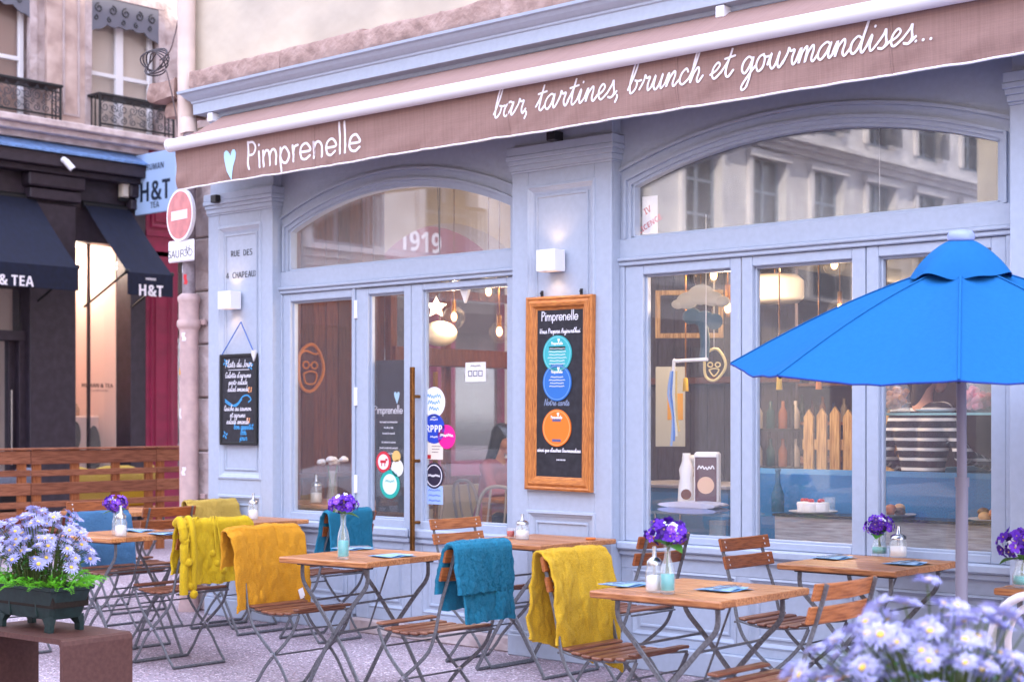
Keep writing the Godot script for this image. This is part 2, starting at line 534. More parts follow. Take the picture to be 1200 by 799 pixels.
	M.board_x = wood_mat(Color(.84, .54, .27), 0, 0.5, 1.6)
	M.panel_y = wood_mat(Color(.53, .255, .115), 1, 0.6, 0.5)
	M.panel_y2 = wood_mat(Color(.44, .205, .095), 1, 0.6, 0.6)
	M.picket_y = wood_mat(Color(.88, .74, .52), 1, 0.6, 0.6)
	M.brass = mat(Color(.62, .42, .22), 0.32, T.mottle2, Vector3(5, 5, 5), null, 0.5, 0.85)
	M.slate = mat(Color(.19, .185, .215), 0.85, T.mottle2, Vector3(2, 2, 2))
	M.chalk = mat(Color(.88, .87, .90), 0.95)
	M.chalk_blue = mat(Color(.25, .58, .80), 0.95)
	M.chalk_orange = mat(Color(.90, .62, .40), 0.95)
	M.corten = mat(Color(.37, .25, .225), 0.55, T.rust, Vector3(2.2, 2.2, 2.2), T.paint_n, 0.25)
	M.planter = mat(Color(.115, .205, .20), 0.62, T.mottle2, Vector3(3, 3, 3))
	M.petal = mat(Color(.70, .695, .86), 0.8)
	M.petal.backlight_enabled = true
	M.petal.backlight = Color(.28, .28, .36)
	M.petal2 = mat(Color(.62, .62, .82), 0.8)
	M.petal2.backlight_enabled = true
	M.petal2.backlight = Color(.28, .28, .36)
	M.pollen = mat(Color(.86, .72, .32), 0.9)
	M.leaf = mat(Color(.22, .45, .14), 0.55)
	M.leaf.backlight_enabled = true
	M.leaf.backlight = Color(.3, .45, .12)
	M.fern = mat(Color(.34, .66, .12), 0.6)
	M.fern.backlight_enabled = true
	M.fern.backlight = Color(.45, .7, .15)
	M.stem = mat(Color(.30, .36, .15), 0.7)
	M.violet = mat(Color(.34, .10, .66), 0.8)
	M.violet2 = mat(Color(.50, .26, .82), 0.8)
	M.violet_dark = mat(Color(.25, .09, .46), 0.8)
	M.white_petal = mat(Color(.92, .92, .95), 0.8)
	M.aqua = mat(Color(.20, .68, .66), 0.35)
	M.sugar = mat(Color(.94, .93, .93), 0.9)
	M.steel = mat(Color(.72, .72, .74), 0.25, null, Vector3.ONE, null, 0.5, 1.0)
	M.brushed = mat(Color(.80, .79, .80), 0.4, T.mottle2, Vector3(.6, 9, .6), null, 0.5, 0.35)
	M.napkin = mat(Color(.45, .70, .90), 0.9, T.mottle2, Vector3(6, 6, 6))
	M.napkin2 = mat(Color(.66, .82, .95), 0.9, T.mottle2, Vector3(6, 6, 6))
	M.parasol = mat(Color(.13, .40, .64), 0.85, T.paint_c, Vector3(3, 3, 3), T.paint_n, 0.15)
	M.parasol.metallic_specular = 0.2
	M.parasol.backlight_enabled = true
	M.parasol.backlight = Color(.0, .16, .30)
	M.pole = mat(Color(.52, .50, .56), 0.5)
	M.mustard = cloth_mat(Color(.96, .76, .16))
	M.mustard_deep = cloth_mat(Color(.96, .66, .10))
	M.mustard_pale = cloth_mat(Color(.90, .75, .34))
	M.mustard_bright = cloth_mat(Color(.97, .80, .08))
	M.teal_cloth = cloth_mat(Color(.09, .53, .67))
	M.blue_cloth = cloth_mat(Color(.33, .54, .72))
	M.label_white = mat(Color(.93, .92, .92), 0.8)
	M.glass = StandardMaterial3D.new()
	M.glass.transparency = BaseMaterial3D.TRANSPARENCY_ALPHA
	M.glass.albedo_color = Color(.95, .97, 1.0, .03)
	M.glass.roughness = 0.0
	M.globe = M.glass.duplicate()
	M.globe.albedo_color = Color(1, 1, 1, .001)
	M.ware = StandardMaterial3D.new()
	M.ware.transparency = BaseMaterial3D.TRANSPARENCY_ALPHA
	M.ware.albedo_color = Color(.90, .95, .97, .10)
	M.ware.roughness = 0.02

# ------------------------------------------------------------------ the scene
func _ready() -> void:
	# camera: a shift lens, level, looking 48 degrees off the cafe front
	var cam := Camera3D.new()
	cam.name = "camera"
	cam.projection = Camera3D.PROJECTION_FRUSTUM
	cam.near = 0.05
	cam.far = 400.0
	cam.size = 2.0 * 0.05 * 399.5 / 1855.0
	cam.frustum_offset = Vector2(0, 0.05 * 92.5 / 1855.0)
	cam.position = Vector3(6.854, 1.5, 7.645)
	cam.rotation.y = deg_to_rad(41.878)
	var att := CameraAttributesPhysical.new()
	att.frustum_focal_length = 55.0
	att.exposure_aperture = 3.2
	att.frustum_focus_distance = 8.6
	cam.attributes = att
	add_child(cam)
	cam.current = true
	# sky, exposure
	var env := Environment.new()
	env.background_mode = Environment.BG_SKY
	var sm := ProceduralSkyMaterial.new()
	sm.sky_top_color = Color(.775, .815, .94)
	sm.sky_horizon_color = Color(.93, .935, .975)
	sm.sky_curve = 0.22
	sm.ground_bottom_color = Color(.45, .44, .46)
	sm.ground_horizon_color = Color(.75, .75, .80)
	sm.sky_energy_multiplier = 1.5
	sm.sun_angle_max = 12.0
	env.sky = Sky.new()
	env.sky.sky_material = sm
	env.tonemap_mode = Environment.TONE_MAPPER_LINEAR
	env.tonemap_exposure = 2.52
	env.sdfgi_enabled = true
	env.ssao_enabled = true
	env.ssil_enabled = true
	var we := WorldEnvironment.new()
	we.name = "world_environment"
	we.environment = env
	add_child(we)
	# the sun stands behind the cafe: its front and the terrace are in open shade
	var sun := DirectionalLight3D.new()
	sun.name = "sun"
	sun.light_energy = 1.6
	sun.light_color = Color(1.0, .95, .88)
	sun.light_angular_distance = 0.5
	sun.shadow_enabled = true
	add_child(sun)
	sun.look_at_from_position(Vector3(0.6, 1.05, -1.0), Vector3.ZERO)

	make_materials()
	build_ground()
	build_cafe()
	build_interior()
	build_awning()
	build_street_left()
	build_opposite()
	build_front_things()
	build_furniture()
	build_flowers()
	build_inside_things()
	build_people()

# ------------------------------------------------------------------ ground
func build_ground() -> void:
	var s := new_st()
	quad(s, Vector3(-60, 0, 60), Vector3(60, 0, 60), Vector3(60, 0, -60), Vector3(-60, 0, -60))
	struct("pavement", s, M.ground)
	s = new_st()
	quad(s, Vector3(-10, .004, 17.5), Vector3(60, .004, 17.5), Vector3(60, .004, 5.6), Vector3(-10, .004, 5.6))
	struct("road", s, world(mat(Color(.36, .35, .36), .9, T.grit, Vector3(.38, .38, .38), T.grit_n, 1.0)))  # unseen dark strip added to dim the ground mirrored in the panes

# ------------------------------------------------------------------ the cafe building
func pane_frame(s: SurfaceTool, x0: float, x1: float, y0: float, y1: float, gx0: float, gx1: float, gy0: float, gy1: float) -> void:
	# stiles and rails from the leaf's outline to the glass, with a glazing bead set back
	bx(s, x0, gx0, y0, y1, -.06, 0.012, .005)
	bx(s, gx1, x1, y0, y1, -.06, 0.012, .005)
	bx(s, gx0, gx1, y0, gy0, -.06, 0.010, .005)
	bx(s, gx0, gx1, gy1, y1, -.06, 0.010, .005)
	frame(s, gx0 - .001, gx1 + .001, gy0 - .001, gy1 + .001, .014, -.055, -.018, .003)

func glazing(parent: Node3D, x0: float, x1: float, y0: float, y1: float, z: float) -> void:
	var s := new_st()
	bx(s, x0, x1, y0, y1, z - .006, z)
	part(parent, "pane", s, M.glass)

func arc_pts(c: float, half: float, spring: float, rise: float, n := 28) -> PackedVector2Array:
	var R := (half * half + rise * rise) / (2.0 * rise)
	var a := asin(half / R)
	var p := PackedVector2Array()
	for i in n + 1:
		var t := lerpf(-a, a, float(i) / n)
		p.append(Vector2(c + sin(t) * R, spring + rise - R + cos(t) * R))
	return p

func pilaster(b: Node3D, x0: float, x1: float) -> void:
	var s := new_st()
	bx(s, x0, x1, .16, 3.07, -.05, .082)
	# the face stands proud round the sunk panels
	var px0 := x0 + .135; var px1 := x1 - .135
	bx(s, x0, px0, .16, 3.07, .08, .10, .004)
	bx(s, px1, x1, .16, 3.07, .08, .10, .004)
	bx(s, px0, px1, 2.97, 3.07, .08, .0985, .004)
	bx(s, px0, px1, .92, 1.06, .08, .0985, .004)
	bx(s, px0, px1, .16, .30, .08, .0985, .004)
	var sh := part(b, "pilaster", s, M.paint)
	for yy in [[1.06, 2.97], [.30, .92]]:
		var m := new_st()
		moulding(m, px0, px1, yy[0], yy[1], [Vector2(-.012, .099), Vector2(-.008, .108), Vector2(.006, .110), Vector2(.014, .100), Vector2(.022, .096), Vector2(.03, .088), Vector2(.045, .0835)])
		moulding(m, px0 + .055, px1 - .055, yy[0] + .055, yy[1] - .055, [Vector2(0, .0835), Vector2(.004, .091), Vector2(.012, .092), Vector2(.016, .0835)])
		part(sh, "panel_moulding", m, M.paint)
	var c := new_st()
	for l in [[3.07, 3.085, .006], [3.085, 3.12, .012], [3.12, 3.15, .020], [3.15, 3.18, .030], [3.18, 3.235, .026]]:
		bx(c, x0 - l[2], x1 + l[2], l[0], l[1], -.05, .10 + l[2], .004)
	part(sh, "capital", c, M.paint)
	var u := new_st()
	bx(u, x0 + .005, x1 - .005, 3.235, 3.80, -.05, .085, .004)
	part(sh, "frieze_block", u, M.paint)
	var p := new_st()
	bx(p, x0 - .02, x1 + .02, 0, .135, -.05, .125, .006)
	bx(p, x0 - .012, x1 + .012, .135, .16, -.05, .112, .006)
	part(sh, "plinth", p, M.paint)

func bay(b: Node3D, x0: float, x1: float, ax0: float, ax1: float, spring: float, rise: float) -> void:
	# arched fanlight above a transom
	var c := (ax0 + ax1) / 2; var half := (ax1 - ax0) / 2
	var arc := arc_pts(c, half, spring, rise)
	var sp := PackedVector2Array([Vector2(x0, 2.60), Vector2(ax0, 2.60)])
	sp.append_array(arc)
	for q in [Vector2(ax1, 2.60), Vector2(x1, 2.60), Vector2(x1, 3.80), Vector2(x0, 3.80)]: sp.append(q)
	var s := new_st()
	prism(s, sp, .09, xf(Vector3(0, 0, -.085)))
	var wall := part(b, "spandrel", s, M.paint)
	# the curved architrave: a raised band that follows the arch
	var m := new_st()
	for band in [[0.035, .012, .018], [.105, .010, .030]]:
		var pts := []
		for q in arc_pts(c, half + band[0], spring, rise + band[0] * .25): pts.append(Vector3(q.x, q.y + band[0] * .75, .004 + band[2] / 2))
		if band[0] < .05:
			pts.push_front(Vector3(pts[0].x, 2.60, pts[0].z)); pts.append(Vector3(pts[-1].x, 2.60, pts[0].z))
		sweep(m, pts, PackedVector2Array([Vector2(-.009, -band[1]), Vector2(.009, -band[1]), Vector2(.009, band[1]), Vector2(-.009, band[1])]), Vector3(0, 0, 1), true)
	part(wall, "arch_moulding", m, M.paint)
	var fan_l := part(b, "fanlight", fan_frame(ax0, ax1, arc), M.paint)
	var gp := PackedVector2Array([Vector2(ax0 - .01, 2.59)])
	for q in arc: gp.append(q + Vector2(0, .01))
	gp.append(Vector2(ax1 + .01, 2.59))
	var g := new_st()
	prism(g, gp, .006, xf(Vector3(0, 0, -.056)))
	part(fan_l, "pane", g, M.glass)
	for zz in [-.072, -.088]:  # extra glass sheets added to strengthen the reflections
		g = new_st()
		prism(g, gp, .006, xf(Vector3(0, 0, zz)))
		part(fan_l, "added_pane", g, M.glass)
	# transom
	var t := new_st()
	bx(t, x0, x1, 2.485, 2.60, -.08, .018, .005)
	bx(t, x0, x1, 2.462, 2.485, -.08, .045, .006)
	bx(t, x0, x1, 2.435, 2.462, -.08, .030, .005)
	part(b, "transom", t, M.paint)

func fan_frame(ax0: float, ax1: float, arc: PackedVector2Array) -> SurfaceTool:
	var s := new_st()
	bx(s, ax0, ax1, 2.598, 2.618, -.07, -.008, .003)
	bx(s, ax0 - .002, ax0 + .018, 2.60, arc[0].y, -.07, -.008, .003)
	bx(s, ax1 - .018, ax1 + .002, 2.60, arc[-1].y, -.07, -.008, .003)
	var pts := []
	for q in arc: pts.append(Vector3(q.x, q.y - .008, -.038))
	sweep(s, pts, PackedVector2Array([Vector2(-.01, -.03), Vector2(.01, -.03), Vector2(.01, .03), Vector2(-.01, .03)]), Vector3(0, 0, 1), true)
	return s

func kick_panel(s: SurfaceTool, x0: float, x1: float, y0: float, y1: float) -> void:
	bx(s, x0, x1, y0, y1, -.06, -.012)
	moulding(s, x0, x1, y0, y1, [Vector2(0, .004), Vector2(.012, .010), Vector2(.022, -.004), Vector2(.032, -.0115)])
	moulding(s, x0 + .05, x1 - .05, y0 + .05, y1 - .05, [Vector2(0, -.0115), Vector2(.006, -.002), Vector2(.016, -.002), Vector2(.022, -.0115)])

func stall_riser(b: Node3D, x0: float, x1: float, panels: Array) -> void:
	# the boarding below the sills
	var s := new_st()
	bx(s, x0, x1, .15, .20, -.06, .004, .003)
	bx(s, x0, x1, .60, .68, -.06, .004, .003)
	var x := x0
	for p in panels:
		bx(s, x, p[0], .20, .60, -.06, .003, .003)
		x = p[1]
	bx(s, x, x1, .20, .60, -.06, .003, .003)
	var r := part(b, "riser", s, M.paint)
	for p in panels:
		var k := new_st()
		kick_panel(k, p[0], p[1], .20, .60)
		part(r, "panel", k, M.paint)
	var q := new_st()
	bx(q, x0, x1, .68, .715, -.06, .030, .006)
	bx(q, x0, x1, .715, .765, -.06, .058, .010)
	part(b, "sill", q, M.paint)
	var u := new_st()
	bx(u, x0, x1, 0, .15, -.06, .045, .006)
	part(b, "plinth", u, M.paint)

func build_cafe() -> void:
	var b := thing("cafe_building", "corner cafe with lilac blue timber shopfront under beige plaster wall", "building")
	# upper masonry
	var s := new_st()
	bx(s, -3.55, 12, 4.2, 22, -40, -.02)  # unseen height and depth chosen to shade the house across the side street
	bx(s, -3.55, 12, 3.82, 4.2, -12, -.30)
	part(b, "upper_wall", s, M.plaster)
	# side and rear walls of the ground floor; the side wall has an arched window to the side street
	s = new_st()
	var ar := arc_pts(-2.85, .97, 2.92, .38, 20)
	var yz := Basis(Vector3(0, 0, 1), Vector3(0, 1, 0), Vector3(-1, 0, 0))
	var left := PackedVector2Array([Vector2(-12, 0), Vector2(-3.82, 0), Vector2(-3.82, 3.82), Vector2(-12, 3.82)])
	var right := PackedVector2Array([Vector2(-1.88, 0), Vector2(-.06, 0), Vector2(-.06, 3.82), Vector2(-1.88, 3.82)])
	var below := PackedVector2Array([Vector2(-3.82, 0), Vector2(-1.88, 0), Vector2(-1.88, .9), Vector2(-3.82, .9)])
	var above := PackedVector2Array([Vector2(-3.82, 3.82), Vector2(-3.82, 2.92)])
	for q in ar: above.append(q)
	above.append(Vector2(-1.88, 3.82))
	for poly in [left, right, below, above]: prism(s, poly, .30, xf(Vector3(-3.22, 0, 0), yz))
	bx(s, 11.7, 12, 0, 3.82, -12, -.06)
	bx(s, -3.22, 11.7, 0, 3.82, -12, -7.0)
	part(b, "ground_floor_wall", s, M.plaster)
	# frame of the side window
	s = new_st()
	bx(s, -3.40, -3.34, .9, .98, -3.82, -1.88)
	bx(s, -3.40, -3.34, 2.62, 2.70, -3.82, -1.88)
	for z in [-3.82, -2.88, -1.95]: bx(s, -3.401, -3.341, .98, 2.62, z, z + .07)
	var sw := part(b, "side_window", s, M.panel_y)
	s = new_st()
	bx(s, -3.375, -3.369, .95, 3.28, -3.80, -1.90)
	part(sw, "pane", s, M.glass)
	# rusticated corner stones
	for i in 9:
		s = new_st()
		bx(s, -3.545, -3.09, .0 + i * .42, .41 + i * .42, -.5, -.004 - .006 * (i % 2), .012)
		part(b, "corner_stone", s, M.lilac_stone)
	# string course of worn stone above the cornice
	rng.seed = 5
	var x := -3.25
	while x < 9.0:
		var w := rng.randf_range(.7, 1.4)
		s = rough_block(Vector3(w - .006, .15, .34), 5 if w < 1 else 8, .009, int(x * 91) + 400)
		part(b, "course_stone", s, M.stone, xf(Vector3(x + w / 2, 4.135 + rng.randf_range(-.01, .012), -.02)))
		x += w
	s = rough_block(Vector3(.34, .15, .34), 5, .016, 77)
	part(b, "corner_bracket_stone", s, M.stone, xf(Vector3(-3.66, 4.13, -.06)))
	s = rough_block(Vector3(.20, .12, .26), 4, .014, 78)
	part(b, "corner_bracket_stone", s, M.stone, xf(Vector3(-3.62, 3.98, -.10)))
	# cornice, mitred at the left end
	s = new_st()
	var prof := [Vector2(.0, 3.78), Vector2(.035, 3.785), Vector2(.035, 3.835), Vector2(.05, 3.845), Vector2(.05, 3.868), Vector2(.125, 3.875), Vector2(.128, 3.955), Vector2(.138, 3.962), Vector2(.140, 3.975), Vector2(.155, 3.985), Vector2(.178, 4.005), Vector2(.195, 4.028), Vector2(.215, 4.034), Vector2(.218, 4.052), Vector2(0, 4.058)]
	for i in prof.size() - 1:
		var p: Vector2 = prof[i]; var q: Vector2 = prof[i + 1]
		quad(s, Vector3(-3.10 - p.x, p.y, p.x), Vector3(9, p.y, p.x), Vector3(9, q.y, q.x), Vector3(-3.10 - q.x, q.y, q.x))
		quad(s, Vector3(-3.10 - p.x, p.y, -.25), Vector3(-3.10 - p.x, p.y, p.x), Vector3(-3.10 - q.x, q.y, q.x), Vector3(-3.10 - q.x, q.y, -.25))
	bx(s, -3.098, 9, 3.78, 4.057, -.25, -.001)
	part(b, "cornice", s, M.paint)
	pilaster(b, -3.07, -2.30)
	pilaster(b, .09, .90)
	pilaster(b, 3.43, 4.25)
	bay(b, -2.31, .10, -2.235, -.005, 2.905, .225)
	bay(b, .89, 3.44, .975, 3.335, 2.93, .20)
	# wall beyond the last pilaster
	s = new_st()
	bx(s, 4.24, 12, 0, 3.80, -.06, 0)
	part(b, "unseen_boarding", s, M.paint)
	# left bay: fixed light, then two door leaves
	for q in [[-2.31, -2.285, .765, .02], [-1.512, -1.488, .12, .02], [.022, .10, .12, .012]]:
		s = new_st()
		bx(s, q[0], q[1], q[2], 2.435, -.06, q[3], .004)
		part(b, "door_case", s, M.paint)
	s = new_st()
	pane_frame(s, -2.284, -1.513, .766, 2.434, -2.20, -1.53, .82, 2.375)
	var w1 := part(b, "window", s, M.paint)
	glazing(w1, -2.20, -1.53, .82, 2.375, -.035)
	stall_riser(b, -2.31, -1.513, [[-2.24, -1.58]])
	for d in [[-1.486, -.932, -1.36, -1.00], [-.926, .02, -.82, -.04]]:
		s = new_st()
		bx(s, d[0], d[2], .10, 2.43, -.055, .008, .005)
		bx(s, d[3], d[1], .10, 2.43, -.055, .008, .005)
		bx(s, d[2], d[3], 2.385, 2.43, -.055, .006, .005)
		bx(s, d[2], d[3], .60, .81, -.055, .006, .005)
		bx(s, d[2], d[3], .10, .18, -.055, .006, .005)
		frame(s, d[2] - .001, d[3] + .001, .809, 2.386, .014, -.05, -.018, .003)
		var leaf := part(b, "door", s, M.paint)
		glazing(leaf, d[2], d[3], .81, 2.385, -.035)
		s = new_st()
		kick_panel(s, d[2], d[3], .18, .60)
		part(leaf, "panel", s, M.paint)
		s = new_st()
		bx(s, d[0] + .004, d[1] - .004, .655, .69, 0, .028, .008)
		bx(s, d[0] + .004, d[1] - .004, .69, .755, 0, .042, .012)
		part(leaf, "weather_bar", s, M.paint)
		for y in ([.98, 1.60, 2.22] if d[0] < -1.2 else []):
			s = new_st()
			bx(s, d[0] - .012, d[0] + .022, y, y + .13, .008, .020, .003)
			part(leaf, "hinge", s, M.white_metal)
		# tall pull: a square brass bar on two stand-offs
		s = new_st()
		var hx: float = -.80 if d[0] < -1.2 else -.845
		if d[0] > -1.2:
			bx(s, hx - .016, hx + .016, .58, 1.86, .062, .088, .004)
			for y in [.80, 1.22, 1.66]: tube(s, [Vector3(hx, y, 0), Vector3(hx, y, .064)], .012)
		else:
			bx(s, hx - .016, hx + .016, .70, 1.83, -.115, -.09, .004)
			for y in [.90, 1.66]: tube(s, [Vector3(hx, y, -.10), Vector3(hx - .05, y, -.10)], .012)
		part(leaf, "handle", s, M.brass)
	s = new_st()
	bx(s, -1.50, .10, 0, .10, -.4, .06, .01)
	part(b, "doorstep", s, M.lilac_stone)
	# right bay: three windows on a deep sill
	for d in [[.935, 1.772, 1.07, 1.70], [1.778, 2.572, 1.85, 2.49], [2.578, 3.372, 2.65, 3.29]]:
		s = new_st()
		pane_frame(s, d[0], d[1], .766, 2.434, d[2], d[3], .81, 2.375)
		var wn := part(b, "window", s, M.paint)
		glazing(wn, d[2], d[3], .81, 2.375, -.035)
	s = new_st()
	bx(s, .90, .934, .765, 2.435, -.06, .02, .004)
	part(b, "window_jamb", s, M.paint)
	s = new_st()
	bx(s, 3.373, 3.43, .765, 2.435, -.06, .02, .004)
	part(b, "window_jamb", s, M.paint)
	stall_riser(b, .90, 3.43, [[.98, 1.74], [1.82, 2.54], [2.62, 3.36]])
	door_print(b)
	# incised street name
	var tm := text("RUE DES", .046, false, "Droid Sans Mono")
	tm.depth = .001
	part(b, "street_name", tm, M.dark_iron, xf(Vector3(-2.68, 2.765, .0845)))
	tm = text("4 CHAPEAUX", .046, false, "Droid Sans Mono")
	tm.depth = .001
	part(b, "street_name", tm, M.dark_iron, xf(Vector3(-2.68, 2.60, .0845)))

func rough_block(size: Vector3, n: int, amp: float, sd: int) -> SurfaceTool:
	var f := FastNoiseLite.new()
	f.seed = sd
	f.frequency = 3.2
	f.fractal_octaves = 4
	var s := new_st()
	var h := size / 2
	for ax in 3:
		for sg in [-1.0, 1.0]:
			var a1 := (ax + 1) % 3; var a2 := (ax + 2) % 3
			var n1: int = maxi(2, int(n * size[a1] / maxf(size.y, .2) * .8)) if a1 == 0 else n
			var n2: int = maxi(2, int(n * size[a2] / maxf(size.y, .2) * .8)) if a2 == 0 else n
			var rows := []
			for j in n2 + 1:
				var row := PackedVector3Array()
				for i in n1 + 1:
					var p := Vector3()
					p[ax] = h[ax] * sg
					p[a1] = lerpf(-h[a1], h[a1], float(i) / n1)
					p[a2] = lerpf(-h[a2], h[a2], float(j) / n2)
					var q := p + Vector3(sd % 17, sd % 11, sd % 7)
					p += Vector3(f.get_noise_3dv(q), f.get_noise_3dv(q + Vector3(9, 0, 0)), f.get_noise_3dv(q + Vector3(0, 9, 0))) * amp * 2.0
					var e := Vector3(absf(p.x) / h.x, absf(p.y) / h.y, absf(p.z) / h.z)
					if e.y > .9 and e.z > .9: p *= Vector3(1, .93, .95)
					row.append(p)
				rows.append(row)
			grid(s, rows, false, false, sg < 0)
	return s

# stickers and lettering on the door glass
func round_sticker(leaf: Node3D, x: float, y: float, r: float, col: Color, label: String, inner = null) -> MeshInstance3D:
	var s := new_st()
	disc(s, Vector2.ZERO, r, 0, .0012, 28)
	var o := part(leaf, "sticker", s, mat(col, .5), xf(Vector3(x, y, -.0345)), label)
	if inner != null:
		s = new_st()
		disc(s, Vector2.ZERO, r * .72, .0012, .002, 24)
		part(o, "sticker_centre", s, mat(inner, .6))
	return o

func door_print(b: Node3D) -> void:
	var leaves := b.get_children().filter(func(o): return String(o.name).begins_with("door") and not String(o.name).contains("step") and not String(o.name).contains("case"))
	var d1: Node3D = leaves[0]; var d2: Node3D = leaves[1]
	# chalkboard panel behind the narrow leaf, with the opening hours
	var s := new_st()
	bx(s, -1.37, -.99, .85, 1.92, -.090, -.075)
	var panel := part(d1, "hours_panel", s, M.slate)
	var z := -.074
	part(panel, "lettering", pen_mesh(ROUND, "Pimprenelle", .031, .006, 0, true), M.white_print, xf(Vector3(-1.235, 1.545, z)))
	s = new_st()
	heart(s, Vector2(-1.15, 1.655), .085, .0)
	part(panel, "heart_mark", s, M.pale_print, xf(Vector3(0, 0, z)))
	var y := 1.485
	for l in ["Du lundi au dimanche", "De 8h à 19h", "Fermé le mardi", "", "Et selon la saison", "Jeudi vendredi samedi", "Jusqu'à 21h", "", "Tél. : 04 78 38 28 82", "Facebook : Pimprenelle"]:
		if l: part(panel, "lettering", text(l, .0125, true), M.white_print, xf(Vector3(-1.235, y, z)))
		y -= .040 if l else .022
	var o := round_sticker(d1, -1.245, 1.205, .075, Color(.80, .17, .24), "red ringed sticker", Color(.93, .88, .88))
	s = new_st()
	bx(s, -.03, .028, -.008, .012, .002, .003)
	bx(s, -.02, -.012, -.03, -.008, .002, .003)
	bx(s, .012, .02, -.03, -.008, .002, .003)
	bx(s, .02, .042, .008, .024, .002, .003)
	part(o, "animal_mark", s, mat(Color(.75, .12, .2), .6))
	round_sticker(d1, -1.115, 1.245, .042, Color(.88, .72, .42), "small straw yellow sticker")
	round_sticker(d1, -1.105, 1.165, .060, Color(.93, .92, .90), "round white sticker", Color(.86, .87, .92))
	o = round_sticker(d1, -1.18, 1.05, .100, Color(.10, .66, .60), "teal ringed sticker", Color(.86, .93, .91))
	part(o, "scribble", squiggle(.09, .014, .005, 5), mat(Color(.1, .6, .55), .7), xf(Vector3(0, .02, .0025)))
	o = round_sticker(d2, -.745, 1.62, .105, Color(.93, .93, .95), "white sticker with pale blue scribble")
	for k in 3: part(o, "scribble", squiggle(.13 - .02 * k, .022, .006, 6 - k), M.chalk_blue, xf(Vector3(0, .04 - .042 * k, .002)))
	o = round_sticker(d2, -.745, 1.44, .102, Color(.12, .26, .72), "deep blue sticker with white letters")
	part(o, "lettering", text("RPPP", .048, true), M.white_print, xf(Vector3(0, .0, .002)))
	for k in 2: part(o, "scribble", squiggle(.07, .010, .004, 5), M.white_print, xf(Vector3(0, .062 - .118 * k, .002)))
	o = round_sticker(d2, -.625, 1.385, .082, Color(.90, .06, .55), "bright pink sticker")
	part(o, "scribble", squiggle(.12, .016, .006, 7), M.white_print, xf(Vector3(0, .01, .002)))
	s = new_st()
	bx(s, -.82, -.66, 1.23, 1.345, -.0345, -.0335)
	o = part(d2, "sticker", s, mat(Color(.88, .84, .78), .6), Transform3D(), "cream rectangular sticker")
	s = new_st()
	bx(s, -.815, -.775, 1.235, 1.262, -.0334, -.0325)
	part(o, "red_block", s, mat(Color(.7, .12, .16), .6))
	for k in 3:
		s = new_st()
		bx(s, -.765, -.68 - .012 * k, 1.318 - k * .02, 1.323 - k * .02, -.0334, -.0325)
		part(o, "print_line", s, mat(Color(.55, .45, .45), .6))
	o = round_sticker(d2, -.745, 1.12, .090, Color(.16, .13, .22), "dark plum sticker with white ring")
	s = new_st()
	ring(s, Vector2.ZERO, .070, .076, .0012, .002, 28)
	part(o, "ring_mark", s, M.white_print)
	part(o, "scribble", squiggle(.11, .012, .006, 7), M.white_print, xf(Vector3(0, 0, .0016)))
	s = new_st()
	bx(s, -.82, -.66, .925, 1.05, -.0345, -.0335)
	o = part(d2, "sticker", s, mat(Color(.62, .72, .92), .5), Transform3D(), "pale blue rectangular sticker")
	for k in 3: part(o, "scribble", squiggle(.11, .010, .004, 6 + k), mat(Color(.2, .3, .75), .6), xf(Vector3(-.74, 1.02 - k * .035, -.033)))
	# printed sheet taped inside the glass
	s = new_st()
	bx(s, -.475, -.29, 1.755, 1.885, -.0625, -.061)
	o = part(d2, "notice", s, M.label_white, Transform3D(), "white paper notice")
	part(o, "scribble", squiggle(.09, .008, .004, 6), M.black, xf(Vector3(-.382, 1.86, -.0603)))
	for k in 3:
		s = new_st()
		frame(s, -.45 + k * .047, -.412 + k * .047, 1.79, 1.83, .006, -.0608, -.060, .0)
		part(o, "print_box", s, mat(Color(.35, .36, .42), .7))
	# licence sheet in the right fanlight
	var fl: Node3D = b.get_children().filter(func(q): return String(q.name).begins_with("fanlight"))[1]
	s = new_st()
	bx(s, 1.0, 1.115, 2.63, 2.86, -.0785, -.077)
	o = part(fl, "licence_sheet", s, M.label_white, Transform3D(), "white sheet with red letters")
	var turn := Basis(Vector3(0, 0, 1), .45)
	part(o, "lettering", text("LICENCE", .034, true), mat(Color(.75, .12, .2), .7), xf(Vector3(1.057, 2.69, -.0765), turn))
	part(o, "lettering", text("IV", .04, true), mat(Color(.75, .12, .2), .7), xf(Vector3(1.04, 2.775, -.0765), turn))

# handwriting too small to read in the photograph: a wavy pen line
func squiggle(w: float, h: float, pen_w: float, n: int) -> SurfaceTool:
	var pts := []
	for i in n * 2 + 1: pts.append(Vector2((float(i) / (n * 2) - .5) * w, h * (.5 if i % 2 else -.4) * (1.0 + .5 * sin(i * 2.3))))
	var s := new_st()
	strokes(s, [smooth(pts, 4)], pen_w)
	return s

func heart(s: SurfaceTool, c: Vector2, h: float, z: float, depth := .0015) -> void:
	# a long heart, h high
	var p := PackedVector2Array()
	for q in [Vector2(0, -.5), Vector2(-.12, -.22), Vector2(-.25, .05), Vector2(-.33, .28), Vector2(-.30, .43), Vector2(-.20, .50), Vector2(-.10, .46), Vector2(-.03, .36), Vector2(.0, .30), Vector2(.06, .42), Vector2(.15, .50), Vector2(.25, .48), Vector2(.31, .36), Vector2(.29, .18), Vector2(.20, -.08), Vector2(.10, -.30)]:
		p.append(c + q * h)
	prism(s, p, depth, xf(Vector3(0, 0, z)))

# ------------------------------------------------------------------ awning
func valance_z(x: float, t: float, f: FastNoiseLite) -> float:
	var wv := .012 * f.get_noise_2d(x * 2.2, 2) + .010 * f.get_noise_2d(x * 6.0 + t * 3.0, 7)
	var crease := .011 * sin(x * 5.0 + t * 9.0) * f.get_noise_2d(x * .9, 30) * 2.0
	return .525 - .012 * t + (wv + crease) * t

